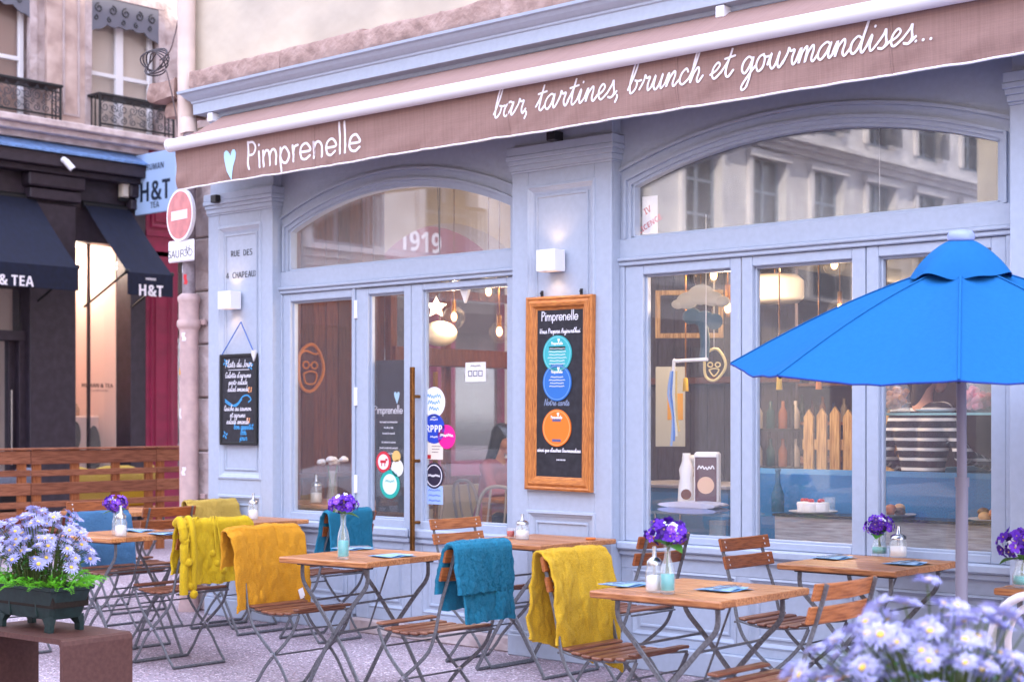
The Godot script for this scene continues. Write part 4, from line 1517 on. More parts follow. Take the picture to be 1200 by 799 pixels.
# ------------------------------------------------------------------ buildings whose reflections the panes show
func build_opposite() -> void:
	# pale house in the side street's line beyond the crossing, seen in the fanlight and the panes
	var pale := mat(Color(.93, .915, .915), .9, T.mottle, Vector3(.3, .3, .3))
	var b := thing("pale_house", "pale plastered town house with tall windows and cornices beyond the crossing", "building")
	var gx := -11.0
	var s := new_st()
	bx(s, gx - 8, gx - .25, 0, 15, 6.5, 40)
	part(b, "core", s, mat(Color(.80, .77, .75), .9))
	s = new_st()
	bx(s, gx - .25, gx, 3.4, 4.1, 6.5, 40)
	bx(s, gx - .25, gx, 6.9, 7.7, 6.5, 40)
	bx(s, gx - .25, gx, 10.2, 15, 6.5, 40)
	var z := 6.5
	var wins := []
	while z < 38.0:
		bx(s, gx - .25, gx, 4.1, 6.9, z, z + 1.15)
		bx(s, gx - .25, gx, 7.7, 10.2, z, z + 1.15)
		wins.append(z + 1.15)
		z += 2.35
	part(b, "wall", s, pale)
	s = new_st()
	for y in [4.0, 7.3, 10.6]:
		bx(s, gx, gx + .14, y - .22, y - .1, 6.5, 40)
		bx(s, gx, gx + .26, y - .1, y, 6.5, 40)
		bx(s, gx, gx + .38, y, y + .08, 6.5, 40)
	part(b, "cornice", s, pale)
	var shut := mat(Color(.50, .54, .60), .7)
	for wz in wins:
		for y in [4.15, 7.75]:
			var h: float = 2.7 if y < 5 else 2.4
			s = new_st()
			bx(s, gx - .16, gx - .1, y, y + h, wz, wz + .07)
			bx(s, gx - .16, gx - .1, y, y + h, wz + 1.13, wz + 1.2)
			bx(s, gx - .16, gx - .1, y, y + h, wz + .56, wz + .64)
			for k in 4: bx(s, gx - .155, gx - .105, y + k * h / 4, y + k * h / 4 + .05, wz + .07, wz + 1.13)
			var wn := part(b, "window", s, shut)
			s = new_st()
			bx(s, gx - .14, gx - .13, y, y + h, wz, wz + 1.2)
			part(wn, "pane", s, mat(Color(.16, .18, .22), .05))
			s = new_st()
			bx(s, gx, gx + .09, y - .02, y + h, wz - .14, wz - .01)
			bx(s, gx, gx + .09, y - .02, y + h, wz + 1.21, wz + 1.34)
			bx(s, gx, gx + .15, y + h, y + h + .14, wz - .18, wz + 1.38)
			part(wn, "surround", s, pale)
			s = new_st()
			bx(s, gx + .2, gx + .24, y + .75, y + .80, wz - .05, wz + 1.25)
			for k in 14: bx(s, gx + .21, gx + .23, y, y + .75, wz - .04 + k * .098, wz - .015 + k * .098)
			part(wn, "railing", s, M.dark_iron)
	s = new_st()
	bx(s, gx - .25, gx + .04, 0, 3.4, 17.6, 22.5)
	part(b, "shop_pier", s, mat(Color(.80, .76, .74), .8))
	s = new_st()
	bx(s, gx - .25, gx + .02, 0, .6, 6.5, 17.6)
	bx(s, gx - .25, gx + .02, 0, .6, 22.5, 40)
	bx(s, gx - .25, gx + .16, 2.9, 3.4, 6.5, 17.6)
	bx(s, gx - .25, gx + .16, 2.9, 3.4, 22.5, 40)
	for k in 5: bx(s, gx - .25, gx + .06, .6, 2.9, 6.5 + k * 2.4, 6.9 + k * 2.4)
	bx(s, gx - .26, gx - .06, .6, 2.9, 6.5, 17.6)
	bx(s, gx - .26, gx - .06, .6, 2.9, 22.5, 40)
	part(b, "unseen_boarding", s, mat(Color(.36, .13, .19), .5))  # made-up dark paint, chosen to keep the cafe pane reflections dark
	# the row facing the cafe, in full sun
	var o := thing("opposite_house", "cream town house facing the cafe from the far side of the street", "building")
	s = new_st()
	bx(s, -6, 34, 0, 10.5, 19.2, 26)
	part(o, "wall", s, mat(Color(.84, .79, .72), .9, T.mottle, Vector3(.3, .3, .3)))
	s = new_st()
	for y in [3.8, 7.2, 10.3]: bx(s, -6, 34, y, y + .25, 18.9, 19.2)
	part(o, "string_course", s, pale)
	for i in 14:
		for y in [1.0, 4.4, 7.8]:
			s = new_st()
			frame(s, -5 + i * 2.7, -3.7 + i * 2.7, y, y + 2.2, .09, 19.10, 19.19)
			bx(s, -4.39 + i * 2.7, -4.31 + i * 2.7, y + .09, y + 2.11, 19.10, 19.18)
			var wn := part(o, "window", s, M.white_metal)
			s = new_st()
			bx(s, -4.95 + i * 2.7, -3.75 + i * 2.7, y + .05, y + 2.15, 19.15, 19.16)
			part(wn, "pane", s, mat(Color(.16, .18, .22), .05))
	build_car()

func build_car() -> void:
	# parked across the crossing; the door glass mirrors it
	var c := thing("parked_car", "white hatchback parked on the far side of the crossing", "car", Vector3(-8.6, 0, 7.8), -40)
	var white := mat(Color(.86, .88, .92), .15)
	white.clearcoat_enabled = true
	var s := new_st()
	var rows := []
	# stations along the length: x, half width, sill y, belt y
	for q in [[-1.95, .60, .42, .60], [-1.9, .72, .28, .78], [-1.5, .80, .22, .88], [-.6, .84, .20, .92], [.5, .84, .20, .93], [1.3, .82, .22, .95], [1.85, .76, .26, .94], [1.98, .66, .36, .80]]:
		var r := PackedVector3Array()
		for p in [[-.85, 0], [-1, .18], [-1.0, .62], [-.93, .93], [-.75, 1], [.75, 1], [.93, .93], [1, .62], [1, .18], [.85, 0]]: r.append(Vector3(q[0], lerpf(q[2], q[3], p[1]), p[0] * q[1]))
		rows.append(r)
	grid(s, rows, true, false, false)
	fan(s, rows[0], false); fan(s, rows[-1], true)
	part(c, "body", s, white)
	s = new_st()
	rows = []
	for q in [[-1.0, .74, .90, .92], [-.45, .68, .92, 1.34], [.1, .66, .93, 1.45], [.9, .65, .93, 1.44], [1.5, .66, .94, 1.25], [1.86, .70, .92, .95]]:
		var r := PackedVector3Array()
		for p in [[-1.06, 0], [-.96, .5], [-.86, .92], [-.7, 1], [.7, 1], [.86, .92], [.96, .5], [1.06, 0]]: r.append(Vector3(q[0], lerpf(q[2], q[3], p[1]), p[0] * q[1]))
		rows.append(r)
	grid(s, rows, true, false, false)
	part(c, "cabin", s, white)
	for sg in [-1.0, 1.0]:
		for q in [[-.62, .12, .97, 1.32], [.2, .95, .97, 1.34]]:
			s = new_st()
			var pl := PackedVector2Array([Vector2(q[0] - (.25 if q[0] < 0 else 0.0), q[2]), Vector2(q[1] + (.25 if q[0] > 0 else 0.0), q[2]), Vector2(q[1], q[3]), Vector2(q[0] + (.1 if q[0] < 0 else 0.0), q[3])])
			prism(s, pl, .012, Transform3D(Basis(Vector3.RIGHT, -.18 * sg), Vector3(0, .16, .875 * sg if sg > 0 else -.887)))
			part(c, "side_window", s, mat(Color(.10, .12, .15), .06))
		for x in [-1.22, 1.28]:
			s = new_st()
			tube(s, [Vector3(x, .31, sg * .86), Vector3(x, .31, sg * .66)], .31, 22)
			var wh := part(c, "wheel", s, M.rubber)
			s = new_st()
			tube(s, [Vector3(x, .31, sg * .868), Vector3(x, .31, sg * .80)], .19, 18)
			part(wh, "rim", s, M.steel)
	s = new_st()
	quad(s, Vector3(-.98, .96, .66), Vector3(-.98, .96, -.66), Vector3(-.50, 1.33, -.60), Vector3(-.50, 1.33, .60))
	part(c, "windscreen", s, mat(Color(.10, .12, .15), .06))
	for sg in [-1.0, 1.0]:
		s = new_st()
		ball(s, Vector3(-1.84, .64, sg * .58), Vector3(.10, .08, .14), 10, 7)
		part(c, "headlight", s, M.ware)

# ------------------------------------------------------------------ things on and before the front
func wall_lamp(label: String, x: float, y: float) -> void:
	var l := thing("wall_lamp", label, "wall lamp", Vector3(x, y, .10), 0, "white cube wall lamps on the pilasters")
	var s := new_st()
	bx(s, -.075, .075, -.067, .067, 0, .018, .003)
	bx(s, -.075, .075, -.067, .067, .098, .105, .002)
	bx(s, -.075, -.069, -.067, .067, .018, .098, .001)
	bx(s, .069, .075, -.067, .067, .018, .098, .001)
	part(l, "lamp_body", s, M.white_metal)
	for sg in [-1.0, 1.0]:
		s = new_st()
		bx(s, -.045, .045, sg * .052, sg * .056, .03, .085)
		part(l, "lamp_glow", s, glow(Color(1.0, .82, .60), 1.2))
		var sp := SpotLight3D.new()
		sp.name = "wall_lamp_beam"
		sp.position = Vector3(x, y + sg * .060, .10 + .058)
		sp.rotation_degrees = Vector3(90 * sg, 0, 0)
		sp.light_color = Color(1.0, .80, .58)
		sp.light_energy = .028
		sp.spot_angle = 62
		sp.spot_angle_attenuation = .7
		sp.spot_range = 3
		sp.light_size = .03
		sp.shadow_enabled = true
		add_child(sp)

func write_lines(parent: Node3D, lines: Array, x: float, y: float, z: float, h: float, w: float, step: float, mtl: Material, centred := true) -> void:
	for l in lines:
		if l: part(parent, "chalk_writing", pen_mesh(CURSIVE, l, h, w, .18, centred, .03), mtl, xf(Vector3(x, y, z)))
		y -= step

func build_front_things() -> void:
	wall_lamp("white cube wall lamp under the carved street name", -2.74, 2.405)
	wall_lamp("white cube wall lamp above the tall wooden menu board", .46, 2.49)
	# tall menu board in a wooden frame
	var m := thing("menu_board", "tall slate menu board in a honey coloured wooden frame with three discs", "menu board", Vector3(.505, 1.665, .10), 0)
	m.rotation.z = deg_to_rad(-.6)
	var s := new_st()
	bx(s, -.20, .20, -.56, .56, .012, .022)
	var slate := part(m, "slate", s, M.slate)
	for side in [-1.0, 1.0]:
		s = new_st()
		var a := PackedVector2Array([Vector2(0, 0), Vector2(.085, 0), Vector2(.085, .018), Vector2(.070, .024), Vector2(.060, .040), Vector2(.040, .044), Vector2(.024, .034), Vector2(.012, .040), Vector2(0, .034)])
		# jambs with their moulded section
		var rows := []
		for q in [[-1, 0], [1, 0]]:
			var r := PackedVector3Array()
			for p in a: r.append(Vector3(side * (.270 - p.x), q[0] * (.605 - p.x), p.y + .004))
			rows.append(r)
		for i in a.size():
			var i2 := (i + 1) % a.size()
			if side > 0: quad(s, rows[0][i2], rows[0][i], rows[1][i], rows[1][i2])
			else: quad(s, rows[0][i], rows[0][i2], rows[1][i2], rows[1][i])
		part(m, "frame", s, M.board_y)
		s = new_st()
		rows = []
		for q in [-1, 1]:
			var r := PackedVector3Array()
			for p in a: r.append(Vector3(q * (.270 - p.x), side * (.605 - p.x), p.y + .004))
			rows.append(r)
		for i in a.size():
			var i2 := (i + 1) % a.size()
			if side > 0: quad(s, rows[0][i], rows[0][i2], rows[1][i2], rows[1][i])
			else: quad(s, rows[0][i2], rows[0][i], rows[1][i], rows[1][i2])
		part(m, "frame", s, M.board_x)
	for x in [-.16, .16]:
		s = new_st()
		bx(s, x - .012, x + .012, .60, .645, .006, .012, .002)
		tube(s, [Vector3(x, .628, .008), Vector3(x, .628, .022)], .007)
		part(m, "hook", s, M.dark_iron)
	var z := .0225
	part(slate, "lettering", pen_mesh(ROUND, "Pimprenelle", .032, .0065, .04, true), M.chalk, xf(Vector3(0, .455, z)))
	write_lines(slate, ["Vous Propose Aujourd'hui"], -.0, .375, z, .0155, .0042, .05, M.chalk)
	write_lines(slate, ["Notre carte"], -.02, -.075, z, .021, .005, .05, mat(Color(.5, .55, .66), .9))
	write_lines(slate, ["ainsi que d'autres Gourmandises"], .0, -.365, z, .0128, .0042, .05, M.chalk)
	write_lines(slate, ["......"], .02, -.415, z, .028, .009, .05, M.chalk)
	for q in [[.245, Color(.22, .66, .68), [.12, .14, .13, .15, .12, .13]], [.068, Color(.16, .42, .72), [.10, .13, .11, .12]], [-.215, Color(.93, .47, .12), []]]:
		s = new_st()
		disc(s, Vector2.ZERO, .116, 0, .006, 40)
		var d := part(slate, "menu_disc", s, mat(q[1], .55), xf(Vector3(-.015, q[0], z)), ["teal round menu card", "blue round menu card", "orange round menu card"][[.245, .068, -.215].find(q[0])])
		s = new_st()
		ring(s, Vector2.ZERO, .104, .108, .006, .0068, 36)
		part(d, "rim_line", s, mat((q[1] as Color).lightened(.35), .6))
		s = new_st()
		heart(s, Vector2(.012, .082), .028, .0062)
		part(d, "heart_mark", s, M.label_white)
		part(d, "lettering", pen_mesh(ROUND, "Pimprenelle", .010, .003, 0, true), M.label_white, xf(Vector3(0, .058, .0062)))
		var y := .033
		for l in q[2]:
			part(d, "scribble", squiggle(l, .006, .0028, 9), M.label_white, xf(Vector3(0, y, .0066)))
			y -= .019
		if q[0] < 0:
			for yy in [.048, -.078]:
				s = new_st()
				bx(s, -.035, .035, yy - .008, yy + .008, .006, .007)
				part(d, "label_bar", s, mat(Color(.35, .36, .52), .7))
		elif q[0] > .2:
			for l in [[.034, .065, Color(.90, .66, .22)], [-.075, .05, Color(.2, .42, .62)]]:
				s = new_st()
				bx(s, -l[1], l[1], l[0] - .010, l[0] + .012, .0058, .0062 if l[0] < 0 else .0060)
				part(d, "label_bar", s, mat(l[2], .7))
	# small hanging slate
	var c := thing("chalk_board", "black framed hanging slate with chalked dishes of the day", "chalkboard", Vector3(-2.68, 1.655, .10))
	s = new_st()
	bx(s, -.20, .20, -.325, .325, .006, .014)
	var sl := part(c, "slate", s, M.slate)
	s = new_st()
	frame(s, -.222, .222, -.345, .345, .024, .003, .024, .004)
	part(c, "frame", s, M.black)
	s = new_st()
	tube(s, [Vector3(-.21, .33, .016), Vector3(.02, .575, .014), Vector3(.025, .585, .010)], .004, 6)
	tube(s, [Vector3(.20, .33, .016), Vector3(.035, .575, .014), Vector3(.028, .585, .010)], .004, 6)
	part(c, "cord", s, mat(Color(.16, .36, .70), .8))
	s = new_st()
	heart(s, Vector2(.205, .325), .085, .024, .012)
	part(c, "heart_ornament", s, mat(Color(.80, .79, .80), .6))
	z = .0146
	write_lines(sl, ["Plats du Jour"], .0, .245, z, .028, .0050, .05, M.chalk)
	s = new_st()
	bx(s, -.12, .13, .222, .226, z, z + .0006)
	part(sl, "underline", s, M.chalk)
	write_lines(sl, ["Galette d'agrume", "pesto salade", "salad amande"], -.005, .165, z, .0215, .0044, .052, M.chalk)
	write_lines(sl, ["Quiche au saumon", "et agrume", "salade amande"], -.01, -.085, z, .0215, .0044, .05, M.chalk)
	write_lines(sl, ["12.8"], .135, .055, z, .020, .005, .05, M.chalk_orange)
	write_lines(sl, ["11.8"], .115, -.175, z, .020, .005, .05, M.chalk_orange)
	write_lines(sl, ["bon appetit", "bon", "jour"], .06, -.225, z, .024, .006, .042, M.chalk_blue)
	s = new_st()
	strokes(s, [smooth([Vector2(-.16, -.015), Vector2(-.09, -.045), Vector2(-.01, -.03), Vector2(.05, .02), Vector2(.11, .03), Vector2(.15, .0), Vector2(.12, -.02)], 6), smooth([Vector2(-.16, -.0), Vector2(-.10, -.03), Vector2(-.03, -.05), Vector2(.04, .0)], 6)], .010)
	for q in [Vector2(-.155, .28), Vector2(.145, .25), Vector2(-.16, -.27)]:
		for k in 4: strokes(s, [[q + Vector2.from_angle(k * 1.6) * .012, q + Vector2.from_angle(k * 1.6 + .4) * .026]], .012, .0002)
	part(sl, "chalk_flourish", s, M.chalk_blue, xf(Vector3(0, 0, z)))
	build_pipe()
	build_parasol()
	# corten stools: a bent plate on two sides
	var b := thing("steel_stool", "rust brown steel plate stool under the dark green planter at left", "stool", Vector3(-.06, 0, 3.36), 3)
	s = new_st()
	var path := PackedVector2Array()
	for q in [Vector2(.40, 0), Vector2(.40, .44), Vector2(.393, .46), Vector2(.378, .47), Vector2(-.378, .47), Vector2(-.393, .46), Vector2(-.40, .44), Vector2(-.40, 0), Vector2(-.375, 0), Vector2(-.375, .43), Vector2(-.365, .445), Vector2(.365, .445), Vector2(.375, .43), Vector2(.375, 0)]: path.append(q)
	prism(s, path, .40, xf(Vector3(0, 0, -.20)))
	part(b, "plate", s, M.corten)
	copy(b, "rust brown steel stool under the foreground flowers", Vector3(5.15, 0, 4.25), 20)

func build_pipe() -> void:
	var px := -3.335; var pz := .085
	var p := thing("downpipe", "pinkish cast iron downpipe with stickers at the cafe corner", "downpipe", Vector3(px, 0, pz))
	var cast := mat(Color(.80, .68, .66), .6, T.mottle, Vector3(1.5, 1.5, 1.5), T.paint_n, .1)
	var s := new_st()
	lathe(s, [Vector2(.082, 0), Vector2(.082, .05), Vector2(.074, .07), Vector2(.074, 2.20), Vector2(.084, 2.22), Vector2(.094, 2.235), Vector2(.094, 2.275), Vector2(.080, 2.29), Vector2(.080, 2.42), Vector2(.088, 2.43), Vector2(.088, 2.465), Vector2(.06, 2.49)], 20)
	part(p, "base_pipe", s, cast)
	s = new_st()
	lathe(s, [Vector2(.052, 2.48), Vector2(.052, 3.30), Vector2(.058, 3.31), Vector2(.058, 3.4), Vector2(.052, 3.41), Vector2(.052, 3.75)], 16)
	part(p, "upper_pipe", s, mat(Color(.62, .57, .60), .6, T.mottle2, Vector3(1.5, 1.5, 1.5)))
	s = new_st()
	var pts := smooth([Vector3(0, 3.74, -.0), Vector3(-.03, 3.9, -.01), Vector3(-.045, 4.1, -.01), Vector3(-.045, 9, -.01)], 4)
	tube(s, pts, .07, 14)
	part(p, "upper_pipe", s, mat(Color(.86, .77, .72), .7, T.mottle, Vector3(.6, .6, .6)))
	for y in [2.265, .9]:
		s = new_st()
		bx(s, .07, .12, y - .02, y + .02, -.085, -.055, .003)
		bx(s, -.11, .11, y - .018, y + .018, -.078, -.07, .003)
		part(p, "pipe_clip", s, cast)
	# torn stickers on the pipe
	var k := 0
	for q in [[2.15, .05, Color(.85, .84, .86)], [2.08, .03, Color(.85, .84, .86)], [1.55, .06, Color(.86, .84, .86)], [1.1, .05, Color(.86, .84, .86)], [.62, .06, Color(.86, .84, .86)], [1.88, .04, Color(.90, .62, .20)], [2.6, .06, Color(.80, .22, .25)], [2.68, .04, Color(.85, .84, .86)]]:
		s = new_st()
		var rr: float = .075 if q[0] < 2.2 else .0535
		var rows := []
		for j in 4:
			var row := PackedVector3Array()
			for i in 5:
				var a: float = PI * .5 - .9 + (1.0 if k % 3 == 0 else .35) + (i / 4.0) * q[1] * 9.0 + .12 * sin(j * 2.1 + k)
				row.append(Vector3(-cos(a) * rr, q[0] + (j / 3.0 - .5) * q[1] * 1.3 + .006 * sin(i * 3.0 + k), sin(a) * rr))
			rows.append(row)
		grid(s, rows, false, false, false)
		part(p, "sticker", s, mat(q[2], .8))
		k += 1
	# loose cable and coil on the bracket stone
	s = new_st()
	for k2 in 5:
		var c := []
		for i in 25:
			var a := TAU * i / 24.0
			c.append(Vector3(-.36 + cos(a + k2) * (.12 + .012 * k2), 4.33 + sin(a + k2) * .085 + .012 * k2, .06 + .03 * sin(a * 2 + k2)))
		tube(s, c, .006, 5)
	var cables := thing("cable_coil", "dark coil of old cable on the worn corner stone", "cable", Vector3(px, 0, pz))
	part(cables, "coil", s, mat(Color(.28, .25, .27), .7))
	var runs := [[Vector3(-.30, 4.36, .06), Vector3(-.14, 4.45, .06), Vector3(-.10, 4.9, .0), Vector3(-.16, 5.6, 0), Vector3(-.1, 7, 0)], [Vector3(-.26, 4.28, .06), Vector3(-.12, 4.22, .12), Vector3(-.09, 3.9, .06), Vector3(-.10, 3.6, .0), Vector3(-.02, 3.3, -.06)]]
	for r in runs:
		s = new_st()
		tube(s, smooth(r, 6), .006, 5)
		part(cables, "cable", s, mat(Color(.40, .34, .34), .7))
	# road sign fixed to the pipe
	var rs := thing("road_sign", "faded round no entry sign with white bar on the downpipe", "road sign", Vector3(px - .0, 3.10, pz + .06), -7)
	s = new_st()
	disc(s, Vector2.ZERO, .205, 0, .028, 36)
	part(rs, "disc", s, M.white_metal)
	s = new_st()
	disc(s, Vector2.ZERO, .186, .028, .030, 36)
	part(rs, "red_face", s, mat(Color(.86, .53, .52), .5, T.mottle, Vector3(2, 2, 2)))
	s = new_st()
	bx(s, -.125, .125, -.036, .036, .030, .032)
	part(rs, "white_bar", s, mat(Color(.92, .85, .85), .5))
	var sp := thing("sign_plate", "small white plate reading SAUF with a bicycle, below the round sign", "road sign", Vector3(px - .0, 2.82, pz + .06))
	s = new_st()
	bx(s, -.165, .165, -.085, .085, 0, .022, .010)
	part(sp, "plate", s, M.white_metal)
	part(sp, "lettering", text("SAUF", .062), M.dark_iron, xf(Vector3(-.065, -.022, .0225)))
	s = new_st()
	ring(s, Vector2(.062, -.018), .024, .029, .022, .0232, 18)
	ring(s, Vector2(.125, -.018), .024, .029, .022, .0232, 18)
	strokes(s, [[Vector2(.062, -.018), Vector2(.078, .018), Vector2(.112, .018), Vector2(.095, -.018), Vector2(.078, .018)], [Vector2(.095, -.018), Vector2(.062, -.018)], [Vector2(.125, -.018), Vector2(.110, .030), Vector2(.122, .032)], [Vector2(.076, .024), Vector2(.068, .03), Vector2(.084, .03)]], .005, .0226)
	part(sp, "bicycle_mark", s, M.dark_iron)

func build_parasol() -> void:
	var o := thing("parasol", "bright blue octagonal parasol with vent cap on a grey pole", "parasol", Vector3(3.78, 0, 1.35), 0)
	var R := .985; var yr := 1.75; var ya := 2.175
	# the canopy is tipped a little towards the street
	var tip := xf(Vector3(0, 1.86, 0), Basis(Vector3(.899, 0, -.438), deg_to_rad(6.0))) * xf(Vector3(0, -1.86, 0))
	var n := 8
	var fz := FastNoiseLite.new()
	fz.seed = 6
	fz.frequency = 1.0
	var off := deg_to_rad(41.9 + 22.5 + 90)
	var s := new_st()
	var back := new_st()
	var P := func(k: float, t: float, sag: float) -> Vector3:
		# k: fraction of the way round in panels; t from apex to rim
		var i := floori(k); var u := k - i
		var a0 := off + TAU * i / n; var a1 := off + TAU * (i + 1) / n
		var dir := Vector3(cos(a0), 0, sin(a0)).lerp(Vector3(cos(a1), 0, sin(a1)), u)
		var bow := sin(u * PI)
		var y := lerpf(ya, yr, pow(t, 1.04)) - sag * bow * t * .05 + .012 * bow * t * t + .03 * sin(t * PI) * (1.0 - bow * .5)
		if t > .98: y += .012 * bow
		y += (.018 * fz.get_noise_2d(k * 2.2, t * 2.5) + .008 * fz.get_noise_2d(k * 9.0, t * 1.5)) * bow * t
		return Vector3(0, y, 0) + dir * R * t * (1.0 - .02 * bow * t)
	for k in n:
		var rows := []
		for j in 15:
			var row := PackedVector3Array()
			for i in 13: row.append(P.call(k + minf(i / 12.0, .9999), .03 + .97 * j / 14.0, 1.0))
			rows.append(row)
		s = new_st()
		grid(s, rows, false, false, false)
		part(o, "canopy_panel", s, M.parasol, tip)
		s = new_st()
		var pts := []
		for j in 15: pts.append(P.call(float(k), .03 + .97 * j / 14.0, 1.0) + Vector3(0, .002, 0))
		sweep(s, pts, circle(.006, 6, .003), Vector3.UP)
		part(o, "panel_seam", s, M.parasol, tip)
		s = new_st()
		pts = []
		for j in 12: pts.append(P.call(float(k), .05 + .94 * j / 11.0, 1.0) - Vector3(0, .016, 0))
		tube(s, pts, .007, 6)
		part(o, "rib", s, M.dark_iron, tip)
		var a := off + TAU * k / n
		s = new_st()
		tube(s, [Vector3(cos(a) * .03, 1.83, sin(a) * .03), P.call(float(k), .5, 1.0) - Vector3(0, .02, 0)], .006, 6)
		part(o, "strut", s, M.dark_iron, tip)
		s = new_st()
		pts = []
		for i in 13: pts.append(P.call(k + minf(i / 12.0, .9999), 1.0, 1.0) + Vector3(0, -.004, 0))
		tube(s, pts, .004, 5)
		part(o, "hem", s, mat(Color(.05, .18, .52), .8), tip)
	# the vent cap: a small loose skirt
	var rows := []
	for j in 9:
		var t := j / 8.0
		var row := PackedVector3Array()
		for i in 64:
			var a := TAU * i / 64.0
			var wob := sin(a * 4 + .6) * .5 + sin(a * 7 + 2.0) * .35
			var r := lerpf(.03, .212, pow(t, .85)) * (1.0 + .06 * wob * t)
			row.append(Vector3(cos(a) * r, lerpf(2.268, 2.138, pow(t, 1.2)) - .025 * t * t * t * t + .020 * wob * t * t, sin(a) * r))
		rows.append(row)
	s = new_st()
	grid(s, rows, true, false, false)
	part(o, "vent_cap", s, M.parasol, tip)
	s = new_st()
	lathe(s, [Vector2(0, 2.258), Vector2(.05, 2.258), Vector2(.058, 2.268), Vector2(.055, 2.288), Vector2(.045, 2.303), Vector2(0, 2.308)], 16)
	part(o, "finial", s, mat(Color(.55, .60, .78), .5), tip)
	s = new_st()
	tube(s, [Vector3(0, .06, 0), Vector3(.005, 1.24, 0)], .026, 16)
	tube(s, [Vector3(.005, 1.24, 0), Vector3(.0, 1.86, 0), tip * Vector3(0, 2.27, 0)], .021, 16)
	tube(s, [Vector3(.005, 1.215, 0), Vector3(.005, 1.255, 0)], .030, 16)
	part(o, "pole", s, M.pole)
	s = new_st()
	tube(s, [Vector3(.006, 1.80, 0), Vector3(.006, 1.86, 0)], .042, 14)
	part(o, "runner", s, M.dark_iron, tip)
	s = new_st()
	lathe(s, [Vector2(.25, 0), Vector2(.25, .04), Vector2(.22, .06), Vector2(.06, .075), Vector2(.04, .10), Vector2(.04, .32), Vector2(0, .32)], 24)
	part(o, "base", s, M.dark_iron)

# ------------------------------------------------------------------ terrace furniture
func build_chair_proto() -> Node3D:
	# folding bistro chair, facing +x; origin on the ground under the seat
	var c := thing("bistro_chair", "", "chair", Vector3.ZERO, 0, "folding bistro chairs of the terrace")
	rng.seed = 21
	# seat: slats across, the surface dished from front to back
	for k in 7:
		var x := -.195 + k * .063
		var y := .452 + .022 * pow((x - .0) / .2, 2) + (.012 if k == 6 else 0.0)
		var s := new_st()
		box(s, Vector3.ZERO, Vector3(.052, .014, .43 - .012 * absf(k - 3)), .005)
		part(c, "seat_slat", s, M.slat_z if k % 2 else M.slat_z2, xf(Vector3(x, y, 0), Basis(Vector3(0, 0, 1), (x) * .22)))
	# two back slats, slightly curved
	for q in [[.845, -.318], [.755, -.292]]:
		var rows := []
		var s := new_st()
		var pts := []
		for i in 9:
			var t := i / 8.0 * 2 - 1
			pts.append(Vector3(.016 * t * t, 0, t * .225))
		sweep(s, pts, PackedVector2Array([Vector2(-.008, -.030), Vector2(-.004, -.034), Vector2(.004, -.034), Vector2(.008, -.030), Vector2(.008, .030), Vector2(.004, .034), Vector2(-.004, .034), Vector2(-.008, .030)]), Vector3.UP, true)
		var bs := part(c, "back_slat", s, M.back_z, xf(Vector3(q[1], q[0], 0), Basis(Vector3(0, 0, 1), .26)))
		s = new_st()
		for z in [-.185, .185]:
			for y in [-.014, .014]: ball(s, Vector3(.018, y, z), Vector3(.004, .006, .006), 8, 5)
		part(bs, "rivet", s, M.rivet)
	for sg in [-1.0, 1.0]:
		# back stile that runs down through the pivot to the front foot
		var s := new_st()
		flat_bar(s, smooth([Vector3(-.335, .88, sg * .185), Vector3(-.298, .76, sg * .187), Vector3(-.245, .60, sg * .196), Vector3(-.215, .47, sg * .202), Vector3(-.17, .375, sg * .203), Vector3(-.08, .295, sg * .203), Vector3(.0, .235, sg * .203), Vector3(.075, .16, sg * .203), Vector3(.13, .08, sg * .203), Vector3(.19, .012, sg * .203)], 4), .007, .020, Vector3(0, 0, 1).cross(Vector3(.5, .8, 0)).normalized())
		part(c, "leg", s, M.iron)
		s = new_st()
		flat_bar(s, smooth([Vector3(.20, .455, sg * .188), Vector3(.155, .37, sg * .188), Vector3(.08, .29, sg * .190), Vector3(.0, .225, sg * .192), Vector3(-.08, .15, sg * .192), Vector3(-.135, .08, sg * .192), Vector3(-.20, .012, sg * .192)], 4), .007, .020, Vector3(0, 0, 1).cross(Vector3(-.5, .8, 0)).normalized())
		part(c, "leg", s, M.iron)
		s = new_st()
		flat_bar(s, smooth([Vector3(-.225, .466, sg * .193), Vector3(-.10, .443, sg * .190), Vector3(.05, .443, sg * .188), Vector3(.20, .462, sg * .188)], 4), .012, .012, Vector3.UP)
		part(c, "seat_rail", s, M.iron)
		s = new_st()
		tube(s, [Vector3(.0, .23, sg * .18), Vector3(.0, .23, sg * .215)], .010, 8)
		part(c, "pivot", s, M.rivet)
	for q in [[.19, .010, .203, .009], [-.20, .010, .192, .009], [0.0, .225, .19, .005], [-.235, .455, .196, .006], [.155, .372, .188, .005]]:
		var s := new_st()
		tube(s, [Vector3(q[0], q[1], -q[2]), Vector3(q[0], q[1], q[2])], q[3], 8)
		part(c, "stretcher", s, M.iron)
	return c

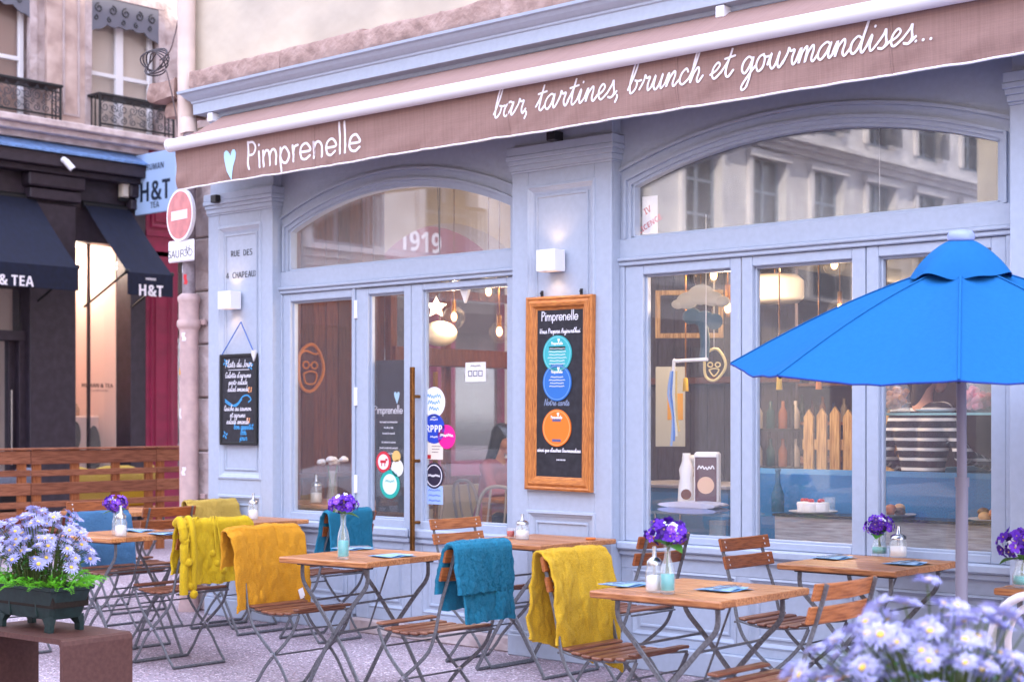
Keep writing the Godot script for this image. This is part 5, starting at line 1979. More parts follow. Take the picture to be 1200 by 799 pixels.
func build_table(label: String, w: float, d: float, at: Vector3, turn: float) -> Node3D:
	var t := thing("bistro_table", label, "table", at, turn, "wooden topped folding terrace tables")
	var H := .785
	rng.seed = int(absf(at.x) * 1000) + 3
	var n := 6
	for k in n:
		var s := new_st()
		var z0 := -d / 2 + d * k / n; var z1 := -d / 2 + d * (k + 1) / n
		bx(s, -w / 2 - rng.randf_range(0, .003), w / 2 + rng.randf_range(0, .003), H - .030, H + rng.randf_range(-.0006, .0004), z0 + .0004, z1 - .0004, .0025 if k > 0 and k < n - 1 else .006)
		part(t, "plank", s, [M.oak_x, M.oak_x2, M.oak_x3][rng.randi_range(0, 2)], xf(Vector3.ZERO))
	var hw := w / 2 - .07; var hd := d / 2 - .10
	for sz in [-1.0, 1.0]:
		for sx in [-1.0, 1.0]:
			var s := new_st()
			var z: float = sz * hd + sx * .009
			flat_bar(s, smooth([Vector3(sx * hw, H - .04, z), Vector3(sx * hw * .97, H - .13, z), Vector3(sx * hw * .62, .56, z), Vector3(sx * hw * .12, .42, z), Vector3(-sx * hw * .25, .31, z), Vector3(-sx * hw * .72, .13, z), Vector3(-sx * hw * 1.02, .012, z)], 4), .008, .024, Vector3(0, 0, 1).cross(Vector3(sx * .4, .8, 0)).normalized())
			part(t, "leg", s, M.iron)
		var s2 := new_st()
		bx(s2, -hw - .02, hw + .02, H - .045, H - .031, sz * hd - .016, sz * hd + .016, .003)
		part(t, "rail", s2, M.dark_iron)
	for sx in [-1.0, 1.0]:
		for q in [[1.02, .011, .010], [.62, .56, .006]]:
			var s := new_st()
			tube(s, [Vector3(sx * hw * q[0], q[1], -hd), Vector3(sx * hw * q[0], q[1], hd)], q[2], 8)
			part(t, "stretcher", s, M.iron)
	var s3 := new_st()
	tube(s3, [Vector3(0, .395, -hd - .02), Vector3(0, .395, hd + .02)], .008, 8)
	part(t, "pivot_rod", s3, M.iron)
	s3 = new_st()
	tube(s3, [Vector3(.02, .40, .0), Vector3(.16, H - .04, .0)], .005, 6)
	part(t, "prop_rod", s3, M.iron)
	return t

# cloth laid over a chair back: front and rear drops in metres, in the chair's own axes
func drape(called: String, label: String, m: Material, chair: Node3D, zc: float, w: float, front: float, rear: float, thick: float, sd: int, wave := 1.0, slack := 0.0, lower := 0.0) -> MeshInstance3D:
	var f := FastNoiseLite.new()
	f.seed = sd
	f.frequency = 1.0
	var nu := 72
	var top := Vector2(-.338, .876) + Vector2(.28, -1.0) * lower
	var rows := []
	# s < 0: the sitter's side; s > 0: behind
	var S := []
	for i in 30: S.append(-front + front * i / 30.0)
	for i in 7: S.append(i * .008)
	for i in 31: S.append(.06 + (rear - .06) * i / 30.0)
	for sv in S:
		var row := PackedVector3Array()
		for i in nu + 1:
			var u := float(i) / nu
			var z := (u - .5) * w
			var p := Vector2(); var nrm := Vector2()
			var drop := 0.0
			if sv < 0:
				# lies on the leaning slats, then hangs
				drop = -sv
				p = top + Vector2(.022 + .016 * pow(minf(absf(z) / .22, 1.1), 2), -.004) + Vector2(.24, -.97) * minf(drop, .20) + Vector2(.05, -1.0) * maxf(0.0, drop - .20)
				nrm = Vector2(.97, .24)
			elif sv < .05:
				var a: float = sv / .05 * PI
				p = top + Vector2(cos(a) * .018, sin(a) * .014)
				nrm = Vector2(cos(a), sin(a))
			else:
				drop = sv - .05
				p = top + Vector2(-.018, 0) + Vector2(-.06, -1.0) * drop
				nrm = Vector2(-1, .0)
			var k := clampf(drop * 4.0, 0.0, 1.0) * wave
			var ph := z * 24.0 + sd + drop * 4.0 * sin(sd * 1.7) + 2.5 * f.get_noise_2d(z * 4.0, drop * 2.0)
			var fold := .020 * (pow(absf(sin(ph * .5)), 1.6) - .45) * (0.7 + 1.2 * f.get_noise_1d(z * 5.0 + 40.0)) + .036 * f.get_noise_2d(z * 6.0, drop * 3.0 + sd)
			p += nrm * (maxf(fold * k, -.004) + .007 + .010 * wave * f.get_noise_2d(z * 9.0 + 5.0, drop * 8.0))
			p.y += .010 * wave * f.get_noise_1d(z * 6.0 + sd)
			var zz := zc + z * (1.0 + .05 * f.get_noise_2d(drop * 4.0, 3.0)) + .006 * wave * f.get_noise_2d(drop * 6.0, z * 3.0)
			# the slats hold the middle up; the ends beyond the stiles droop
			var over := maxf(0.0, absf(zz) - .232)
			var y := p.y - over * over * 9.0 - over * .35 + slack * drop * (u - .5)
			if absf(drop - (front if sv < 0 else rear - .05)) < .03: y += .006 * f.get_noise_2d(z * 7.0, 80.0) * wave
			row.append(Vector3(p.x, y, zz))
		rows.append(row)
	# give it thickness
	var N := []
	for j in rows.size():
		var rn := PackedVector3Array()
		for i in nu + 1:
			var du: Vector3 = rows[j][mini(i + 1, nu)] - rows[j][maxi(i - 1, 0)]
			var dv: Vector3 = rows[mini(j + 1, rows.size() - 1)][i] - rows[maxi(j - 1, 0)][i]
			rn.append(dv.cross(du).normalized())
		N.append(rn)
	var sign := 1.0 if N[33][36].y > 0 else -1.0
	var loop := []
	for j in rows.size():
		var r := PackedVector3Array()
		for i in nu + 1: r.append(rows[j][i] + N[j][i] * sign * (thick + .0016 * f.get_noise_2d(i * 1.9, j * 1.7 + sd) + .0018 * f.get_noise_2d(i * .6, j * .6)))
		r.append(rows[j][nu] + N[j][nu] * sign * thick * .5 + Vector3(0, 0, thick * .5))
		for i in range(nu, -1, -1): r.append(rows[j][i])
		r.append(rows[j][0] + N[j][0] * sign * thick * .5 - Vector3(0, 0, thick * .5))
		loop.append(r)
	var s := new_st()
	grid(s, loop, true, false, sign < 0)
	fan_strip(s, loop[0], nu, sign > 0)
	fan_strip(s, loop[-1], nu, sign < 0)
	var o := part(self, called, s, m)
	# the raised nap of the fleece: short fibres standing on the cloth
	var mm := MultiMesh.new()
	mm.transform_format = MultiMesh.TRANSFORM_3D
	var fb := new_st()
	for k in 3:
		var d := Vector3(cos(k * 2.1), 0, sin(k * 2.1)) * .0016
		tri(fb, -d, d, Vector3(d.z * 1.5, .0034, -d.x * 1.5))
	mm.mesh = fb.commit()
	mm.instance_count = 7000
	rng.seed = sd * 7 + 1
	for k in 7000:
		var j := rng.randi_range(0, rows.size() - 2); var i := rng.randi_range(0, nu - 1)
		var a: Vector3 = loop[j][i]; var b2: Vector3 = loop[j + 1][i + 1]; var c2: Vector3 = loop[j][i + 1]
		var p := a.lerp(b2, rng.randf()).lerp(c2, rng.randf() * .6)
		var nn: Vector3 = (N[j][i] * sign + Vector3(rng.randf_range(-.7, .7), rng.randf_range(-.9, .3), rng.randf_range(-.7, .7))).normalized()
		var q := Basis(Quaternion(Vector3.UP, nn)) * Basis(Vector3.UP, rng.randf_range(0, TAU))
		mm.set_instance_transform(k, Transform3D(q.scaled_local(Vector3.ONE * rng.randf_range(.6, 1.2)), p))
	var nap := MultiMeshInstance3D.new()
	nap.multimesh = mm
	nap.material_override = m
	put(nap, "fleece_nap", o)
	nap.set_meta("kind", "stuff")
	o.transform = chair.transform
	tag(o, label, "blanket", "blankets hung over the terrace chairs")
	return o

func fan_strip(s: SurfaceTool, r: PackedVector3Array, nu: int, flip: bool) -> void:
	# closes the hem between outer and inner edge
	for i in nu:
		var a := r[i]; var b := r[i + 1]; var c := r[2 * nu + 2 - i - 1]; var d := r[2 * nu + 2 - i]
		if flip: quad(s, a, d, c, b)
		else: quad(s, a, b, c, d)

func build_furniture() -> void:
	var c0 := build_chair_proto()
	var chairs := {}
	# key: x, z, turn, label
	var spots := {
		"A": [-2.10, 1.52, 0, "tall brown chair under the long blue towel, left of the pompom chair's table"],
		"B": [-1.20, 1.74, 180, "chair holding the yellow blanket with pompoms"],
		"C": [-2.37, .36, 0, "chair under the pale mustard blanket by the carved pilaster"],
		"D": [-1.37, .44, 180, "chair under the teal towel in front of the fixed window"],
		"E": [.17, 1.93, 0, "chair under the orange yellow blanket with a white tag"],
		"F": [1.26, 2.0, 180, "chair carrying the folded teal blanket before the door"],
		"G": [.22, .44, 0, "bare chair beside the brass door handle"],
		"I": [2.50, 2.02, 0, "chair under the long yellow blanket that trails to its seat"],
		"K": [1.46, .74, 180, "bare chair below the first window right of the menu board"],
		"L": [2.48, .58, 0, "bare chair facing the table with plates under the middle window"],
		"J": [3.42, 2.22, 180, "bare chair beside the lilac foreground flowers"],
		"N": [-2.80, .88, 180, "bare chair behind the table with the sugar jar, next to the drainpipe"],
		"M": [-2.38, 2.22, 180, "dark stained chair behind the lilac flowers of the green planter"],
	}
	for k in spots:
		var q: Array = spots[k]
		if k == "A":
			chairs[k] = c0
			c0.set_meta("label", q[3])
		else: chairs[k] = copy(c0, q[3], Vector3(q[0], 0, q[1]), q[2])
	c0.position = Vector3(-2.10, 0, 1.52)
	c0.scale = Vector3(1.06, 1.08, 1.06)
	rng.seed = 55
	for k in chairs:
		var tone: Array = [[M.back_z, M.slat_z], [M.back_z2, M.slat_z2], [M.back_z3, M.slat_z3]][rng.randi_range(0, 2)]
		for o in chairs[k].get_children():
			var worn := rng.randf()
			if String(o.name).begins_with("back_slat"): o.material_override = tone[0]
			elif String(o.name).begins_with("seat_slat"): o.material_override = tone[1] if worn < .6 else [M.slat_z, M.slat_z2, M.slat_z3][rng.randi_range(0, 2)]
	for o in chairs.M.get_children():
		if String(o.name).begins_with("back_slat"): o.material_override = M.back_dark
	var t0 := build_table("terrace table with violets and sugar before the pompom blanket", .58, .70, Vector3(-1.63, 0, 1.83), 4)
	var t1 := build_table("terrace table at the wall between mustard blanket and teal towel", .65, .70, Vector3(-2.15, 0, .50), 0)
	var t2 := build_table("terrace table with violets in an aqua bottle before the brass door handle", .60, .70, Vector3(.68, 0, 1.92), 7)
	var t3 := build_table("terrace table at the wall below the wooden menu board", .65, .70, Vector3(.645, 0, .49), 0)
	var t4 := build_table("terrace table with sugar jar, violets and one blue napkin, in front of the bare chairs", .65, .70, Vector3(2.98, 0, 2.13), 1.5)
	var t5 := build_table("terrace table against the windows beside the parasol pole", .65, .70, Vector3(2.885, 0, .53), 1)
	var t6 := build_table("terrace table at the picture's edge behind the white hoop chair", .65, .70, Vector3(4.21, 0, .91), 0)
	var t7 := build_table("terrace table before the plank fence, napkins laid on it", .62, .70, Vector3(-3.78, 0, .42), 0)
	var t8 := build_table("terrace table at the far left behind the planter's flowers", .62, .70, Vector3(-3.40, 0, 2.05), 0)
	# blankets
	drape("blanket", "pale mustard fleece blanket hung by the wall lamp pilaster", M.mustard_pale, chairs.C, .0, .46, .36, .30, .012, 3, .6)
	drape("blanket", "long plain blue towel hanging to the seat at left", M.blue_cloth, chairs.A, -.01, .42, .36, .22, .010, 5, .22, 0.0, .085)
	drape("blanket", "teal towel hung on the chair by the fixed window", M.teal_cloth, chairs.D, -.06, .38, .3, .36, .012, 8, .5)
	var e := drape("blanket", "orange yellow fleece blanket with a white care tag", M.mustard_deep, chairs.E, .0, .52, .42, .24, .013, 12, .9)
	var s := new_st()
	bx(s, -.001, .001, -.025, .025, -.018, .018)
	bx(s, .002, .003, -.032, .0, -.006, .020)
	part(e, "care_tag", s, M.label_white, xf(Vector3(-.168, .525, -.145), Basis(Vector3(1, 0, 0), .35)))
	var fo := drape("blanket", "teal fleece blanket folded double over the chair before the door", M.teal_cloth, chairs.F, -.03, .38, .22, .26, .024, 17, .7)
	var under := drape("blanket_layer", "", M.teal_cloth, chairs.F, .0, .36, .30, .40, .012, 19, 1.1)
	remove_child(under)
	for k in ["label", "category", "group"]:
		if under.has_meta(k): under.remove_meta(k)
	under.transform = Transform3D()
	put(under, "lower_layer", fo)
	drape("blanket", "long golden yellow blanket trailing to the seat by the menu board table", M.mustard, chairs.I, -.02, .46, .47, .50, .014, 23, .95, .35)
	var pb := drape("blanket", "bright yellow blanket with pompoms on cords", M.mustard_bright, chairs.B, .02, .50, .30, .40, .016, 29, 1.0)
	# cords and pompoms
	rng.seed = 14
	for k in 9:
		var z := -.27 + k * .012 if k < 6 else -.06 + (k - 6) * .03
		var y := [.86, .78, .66, .58, .52, .47, .70, .64, .60][k] as float
		var x := -.372 - .016 * (k % 3)
		s = new_st()
		var pts := smooth([Vector3(-.335, .915, z * .6 + .02), Vector3(-.37, .895, z * .75), Vector3(x - .01, lerpf(y, .9, .45), z), Vector3(x, y + .02, z + .01)], 5)
		tube(s, pts, .0055, 6)
		var cd := part(pb, "cord", s, M.mustard_bright)
		s = new_st()
		var rows := []
		var r := .026
		for j in 11:
			var a := PI * j / 10.0
			var row := PackedVector3Array()
			for i in 14:
				var d := Vector3(sin(a) * cos(TAU * i / 14), -cos(a), sin(a) * sin(TAU * i / 14))
				row.append(Vector3(x - .006, y, z + .012) + d * r * rng.randf_range(.88, 1.1))
			rows.append(row)
		grid(s, rows, true, false, true)
		part(cd, "pompom", s, M.mustard_bright)
	# a roll of the blanket's edge at its near end
	s = new_st()
	tube(s, smooth([Vector3(-.30, .88, -.245), Vector3(-.345, .905, -.252), Vector3(-.385, .84, -.256), Vector3(-.39, .70, -.252), Vector3(-.385, .55, -.252), Vector3(-.38, .47, -.248)], 5), .026, 10)
	tube(s, smooth([Vector3(-.32, .895, -.19), Vector3(-.36, .91, -.195), Vector3(-.40, .82, -.202), Vector3(-.405, .66, -.195), Vector3(-.395, .50, -.19)], 5), .022, 10)
	part(pb, "rolled_edge", s, M.mustard_bright)
	# what stands on the tables
	var H := .786
	var sugar := build_sugar("glass sugar pourer beside the violets on the table at left", Vector3(-1.40, H, 2.03))
	copy(sugar, "glass sugar pourer alone on the wall table by the pilaster", Vector3(-2.10, H, .44))
	copy(sugar, "low glass sugar pourer with steel spout behind the shot glasses", Vector3(.585, H, .56)).scale = Vector3(1.15, .8, 1.15)
	copy(sugar, "glass sugar pourer next to the aqua bottle on the front table", Vector3(2.91, H, 2.36))
	copy(sugar, "glass sugar pourer on the table by the parasol pole", Vector3(2.86, H, .18)).scale = Vector3(1.25, .85, 1.25)
	# shot glasses
	for q in [[.455, .52, Color(.80, .16, .10), "shot glass of red drink on the wall table"], [.515, .50, Color(.45, .05, .18), "shot glass of dark plum drink on the wall table"]]:
		var g := thing("shot_glass", q[3], "glass", Vector3(q[0], H, q[1]))
		s = new_st()
		lathe(s, [Vector2(0, 0), Vector2(.022, 0), Vector2(.027, .06), Vector2(.025, .06), Vector2(.021, .008), Vector2(0, .008)], 16)
		part(g, "glass", s, M.ware)
		s = new_st()
		lathe(s, [Vector2(0, .009), Vector2(.0205, .009), Vector2(.0235, .042), Vector2(0, .042)], 16)
		part(g, "drink", s, mat(q[2], .2))
	s = new_st()
	lathe(s, [Vector2(0, 0), Vector2(.03, 0), Vector2(.03, .012), Vector2(0, .014)], 14)
	one("biscuit", "small orange biscuit on the wall table's right corner", "biscuit", s, mat(Color(.82, .45, .20), .8), xf(Vector3(.90, H, .30)))
	# napkins with cutlery
	var spotsn := [[-1.72, 1.70, 20, "blue paper napkin behind the violets on the left table"], [-1.36, 1.72, 75, "blue paper napkin at the right side of the left table"], [.36, 1.72, 70, "blue paper napkin behind the aqua bottle"], [.86, 1.90, 80, "blue paper napkin at the right of the aqua bottle's table"], [2.66, 2.22, 75, "blue paper napkin at the left of the front table"], [3.08, 2.10, 85, "blue paper napkin at the right of the front table"], [2.64, .46, 80, "blue paper napkin at the left of the parasol table"], [3.08, .50, 85, "blue paper napkin at the right of the parasol table"], [-3.80, .50, 80, "pale napkin on the table before the plank fence"], [-3.18, 2.0, 80, "pale napkin on the far left table"]]
	for q in spotsn:
		var n := thing("napkin", q[3], "napkin", Vector3(q[0], H + .001, q[1]), q[2], "paper napkins laid on the terrace tables")
		for k in 2:
			s = new_st()
			var rows := []
			for j in 7:
				var row := PackedVector3Array()
				for i in 9:
					var u := i / 8.0 - .5; var v := j / 6.0 - .5
					row.append(Vector3(u * (.20 - k * .012), .003 + k * .004 + .0035 * sin(u * 9 + k * 2) * (v + .6) * (v + .4), v * (.17 - k * .03)))
				rows.append(row)
			grid(s, rows, false, false, true)
			part(n, "fold", s, M.napkin if k == 0 else M.napkin2, Transform3D(Basis(Vector3.UP, k * .18), Vector3.ZERO))
		if q[0] > 2 or q[1] < 1.8:
			s = new_st()
			flat_bar(s, [Vector3(-.09, .012, .02), Vector3(.03, .013, .015), Vector3(.10, .012, .01)], .012, .003, Vector3.UP)
			flat_bar(s, [Vector3(-.09, .012, -.03), Vector3(.03, .013, -.025), Vector3(.10, .012, -.02)], .009, .003, Vector3.UP)
			part(n, "cutlery", s, M.steel)
	# white hoop-backed chair at the right edge
	var h := thing("hoop_chair", "white hoop backed chair with a tan seat at the picture's edge", "chair", Vector3(4.31, 0, 1.48), 90)
	for k in 2:
		s = new_st()
		var pts := []
		for i in 21:
			var a := PI * i / 20.0
			var r := .27 - k * .055
			pts.append(Vector3(-.30 + .20 * (1 - sin(a)) + .04 * k, .50 + sin(a) * (.33 - k * .04), cos(a) * r))
		tube(s, pts, .017 - k * .003, 10)
		part(h, "hoop", s, M.white_metal)
	s = new_st()
	lathe(s, [Vector2(0, .44), Vector2(.22, .44), Vector2(.235, .455), Vector2(.22, .475), Vector2(0, .485)], 24)
	part(h, "seat", s, mat(Color(.72, .45, .14), .7))
	for q in [[.15, .15], [.15, -.15], [-.16, .15], [-.16, -.15]]:
		s = new_st()
		tube(s, [Vector3(q[0], .45, q[1]), Vector3(q[0] * 1.35, 0, q[1] * 1.35)], .014, 8)
		part(h, "leg", s, M.white_metal)

func build_sugar(label: String, at: Vector3) -> Node3D:
	var o := thing("sugar_pourer", label, "sugar pourer", at, 0, "glass sugar pourers on the tables")
	var s := new_st()
	lathe(s, [Vector2(0, 0), Vector2(.036, 0), Vector2(.038, .006), Vector2(.037, .085), Vector2(.030, .105), Vector2(.030, .118), Vector2(.027, .118), Vector2(.027, .103), Vector2(.034, .083), Vector2(.035, .008), Vector2(0, .006)], 20)
	part(o, "jar", s, M.ware)
	s = new_st()
	lathe(s, [Vector2(0, .008), Vector2(.0335, .009), Vector2(.033, .066), Vector2(.015, .071), Vector2(0, .073)], 18)
	part(o, "sugar", s, M.sugar)
	s = new_st()
	lathe(s, [Vector2(.033, .112), Vector2(.033, .128), Vector2(.022, .140), Vector2(.010, .146), Vector2(.009, .19), Vector2(.007, .19), Vector2(.007, .14), Vector2(0, .14)], 16)
	tube(s, [Vector3(0, .03, 0), Vector3(0, .14, 0)], .006, 8)
	part(o, "spout", s, M.steel)
	return o

# ------------------------------------------------------------------ flowers
func petal(s: SurfaceTool, a: float, r0: float, r1: float, w: float, lift: float, droop: float, tilt := 0.0) -> void:
	var d := Vector3(cos(a), 0, sin(a)); var e := Vector3(-sin(a), 0, cos(a))
	var p := [d * r0 + Vector3(0, .002, 0), d * lerpf(r0, r1, .55) + Vector3(0, lift, 0), d * r1 + Vector3(0, lift - droop, 0)]
	var m: float = w
	var up := Vector3(0, .002 + tilt, 0)
	quad(s, p[0] - e * m * .35, p[1] - e * m + up, p[1] + e * m - up, p[0] + e * m * .35)
	quad(s, p[1] - e * m + up, p[2] - e * m * .35, p[2] + e * m * .35, p[1] + e * m - up)

func aster(sd: int, m: Material) -> ArrayMesh:
	rng.seed = sd
	var s := new_st()
	var n := 17
	for ringk in 2:
		for i in n:
			var a := TAU * (i + .5 * ringk) / n + rng.randf_range(-.08, .08)
			petal(s, a, .006, (.036 if ringk == 0 else .028) * rng.randf_range(.82, 1.08), .0029, .004 + .006 * ringk + rng.randf_range(0, .004), rng.randf_range(-.002, .006), rng.randf_range(-.001, .001))
	s.set_material(m)
	var mesh := s.commit()
	s = new_st()
	ball(s, Vector3(0, .006, 0), Vector3(.0085, .005, .0085), 8, 5)
	s.set_material(M.pollen)
	s.commit(mesh)
	return mesh

func leaf_blade(s: SurfaceTool, base: Vector3, dir: Vector3, length: float, w: float, curl: float) -> void:
	var side := dir.cross(Vector3.UP)
	if side.length() < .1: side = Vector3.RIGHT
	side = side.normalized()
	var prev_l := base; var prev_r := base
	for k in 5:
		var t := (k + 1) / 5.0
		var c := base + dir * length * t + Vector3(0, -curl * t * t * length, 0)
		var ww := w * sin(minf(t * 1.15, 1.0) * PI * .93) if k < 4 else .0005
		var l := c - side * ww; var r := c + side * ww
		quad(s, prev_l, l, r, prev_r)
		prev_l = l; prev_r = r

func fill_planter(o: Node3D, sd: int, n: int, half: Vector2, top: float, tall: float, meshes: Array) -> void:
	# asters on thin stems, low ferns round the rim; origin at the planter's foot
	rng.seed = sd
	var st := new_st()
	var lv := new_st()
	var heads := []
	var tries := 0
	while heads.size() < n and tries < 6000:
		tries += 1
		var u := rng.randf_range(-1, 1); var v := rng.randf_range(-1, 1)
		if u * u + v * v > 1: continue
		var dome := 1.0 - .55 * (u * u + v * v)
		var y: float = top + tall * dome * (rng.randf_range(.35, 1.0) if heads.size() < n * .6 else rng.randf_range(.55, 1.12))
		var p := Vector3(u * half.x, y, v * half.y)
		var ok := true
		for h in heads:
			if h.distance_to(p) < .030: ok = false
		if not ok: continue
		heads.append(p)
	for p in heads:
		var out := Vector3(p.x / half.x, .9, p.z / half.y).normalized()
		out = (out + Vector3(rng.randf_range(-.5, .5), rng.randf_range(-.2, .4), rng.randf_range(-.5, .5))).normalized()
		var bx_ := Basis(Quaternion(Vector3.UP, out)) * Basis(Vector3.UP, rng.randf_range(0, TAU))
		part(o, "flower", meshes[rng.randi_range(0, meshes.size() - 1)], null, xf(p, bx_.scaled(Vector3.ONE * rng.randf_range(.85, 1.25))))
		var root := Vector3(p.x * .45, top - .03, p.z * .45)
		tube(st, smooth([root, root.lerp(p, .5) + Vector3(p.x * -.12, .03, p.z * -.12), p - out * .004], 3), .0022, 5)
		for k in 2:
			var t := rng.randf_range(.25, .8)
			leaf_blade(lv, root.lerp(p, t), Vector3(rng.randf_range(-1, 1), rng.randf_range(.1, .8), rng.randf_range(-1, 1)).normalized(), rng.randf_range(.04, .08), .007, .4)
	part(o, "stems", st, M.stem)
	part(o, "foliage", lv, M.leaf)
	# fern fronds: a midrib with many small leaflets
	var fr := new_st()
	for k in 90:
		var a := rng.randf_range(0, TAU)
		var b := Vector3(cos(a) * half.x * rng.randf_range(.5, .95), top - .02, sin(a) * half.y * rng.randf_range(.5, .9))
		var d := Vector3(cos(a) * rng.randf_range(.2, 1), rng.randf_range(.35, 1.3), sin(a) * rng.randf_range(.2, 1)).normalized()
		var L := rng.randf_range(.08, .17)
		var side := d.cross(Vector3(rng.randf_range(-.3, .3), 1, rng.randf_range(-.3, .3))).normalized()
		for q in 11:
			var t := (q + 1) / 11.0
			var c := b + d * L * t + Vector3(0, -.55 * t * t * L, 0)
			for sg in [-1.0, 1.0]:
				leaf_blade2(fr, c, (side * sg + d * .5 + Vector3(0, rng.randf_range(-.2, .3), 0)).normalized(), .034 * (1.05 - t * .7), .0042)
	part(o, "fern", fr, M.fern)

func leaf_blade2(s: SurfaceTool, b: Vector3, d: Vector3, l: float, w: float) -> void:
	var side := d.cross(Vector3.UP).normalized() * w
	var m := b + d * l * .5 + Vector3(0, .003, 0)
	quad(s, b, m + side, b + d * l, m - side)

func build_flowers() -> void:
	var meshes := [aster(3, M.petal), aster(5, M.petal), aster(8, M.petal2), aster(11, M.petal)]
	var lbl := ["dark green footed trough planter of lilac asters on the left steel stool", "lilac asters massed in a green trough in the right foreground"]
	for k in 2:
		var at: Vector3 = [Vector3(-.12, .471, 3.37), Vector3(5.14, .471, 4.23)][k]
		var o := thing("flower_planter", lbl[k], "planter", at, [3.0, 24.0][k], "green trough planters of asters")
		# tapered trough: outer shell, inner shell, rim
		var L := .27; var W := .115
		var s := new_st()
		var rows := []
		for q in [[.062, .80, .78], [.066, .82, .80], [.20, 1.0, 1.0], [.205, 1.06, 1.1], [.222, 1.07, 1.12], [.224, 1.04, 1.06], [.20, .97, .95], [.10, .84, .82]]:
			var r := PackedVector3Array()
			var lx: float = L * q[1]; var wz: float = W * q[2]; var c := .018
			for p in [[-lx + c, -wz], [lx - c, -wz], [lx, -wz + c], [lx, wz - c], [lx - c, wz], [-lx + c, wz], [-lx, wz - c], [-lx, -wz + c]]: r.append(Vector3(p[0], q[0], p[1]))
			rows.append(r)
		for j in rows.size() - 1:
			for i in 8:
				var i2 := (i + 1) % 8
				quad(s, rows[j][i], rows[j + 1][i], rows[j + 1][i2], rows[j][i2])
		fan(s, rows[0], false)
		for x in [-.105, .105]:
			bx(s, L * .82 * signf(x) * .5 - .006, L * .82 * signf(x) * .5 + .006, .07, .20, W * .79, W * .92, .003)
		part(o, "trough", s, M.planter)
		for x in [-1.0, 1.0]:
			for z in [-1.0, 1.0]:
				s = new_st()
				var pts := [Vector3(x * L * .70, .07, z * W * .68), Vector3(x * L * .74, .035, z * W * .74), Vector3(x * L * .73, .0, z * W * .76)]
				sweep(s, pts, PackedVector2Array([Vector2(-.028, -.016), Vector2(.028, -.016), Vector2(.028, .016), Vector2(-.028, .016)]), Vector3(0, 0, 1), true, true, [1.2, .8, .75])
				part(o, "foot", s, M.planter)
		s = new_st()
		bx(s, -L * .93, L * .93, .12, .195, -W * .9, W * .9)
		part(o, "soil", s, mat(Color(.16, .12, .09), 1.0, T.mottle2, Vector3(8, 8, 8)))
		if k == 0: fill_planter(o, 61, 150, Vector2(.36, .22), .235, .36, meshes)
		else: fill_planter(o, 67, 190, Vector2(.37, .27), .235, .385, meshes)
	# violets in bottles
	var H := .786
	posy("violets in a tall milk bottle half filled aqua, before the brass door handle", Vector3(.78, H, 2.17), .235, .030, .074, 31, 0)
	posy("violets in a tall clear bottle half filled aqua on the front table", Vector3(2.985, H, 2.37), .20, .030, .084, 32, 1)
	posy("violets in a squat aqua jar on the parasol table", Vector3(2.74, H, .16), .115, .040, .074, 33, 2)
	posy("violets in a slim clear bottle on the left table beside sugar", Vector3(-1.53, H, 1.98), .15, .022, .072, 34, 3)
	posy("violets in an aqua jar at the picture's right edge", Vector3(3.97, H, 1.16), .12, .042, .10, 35, 4)

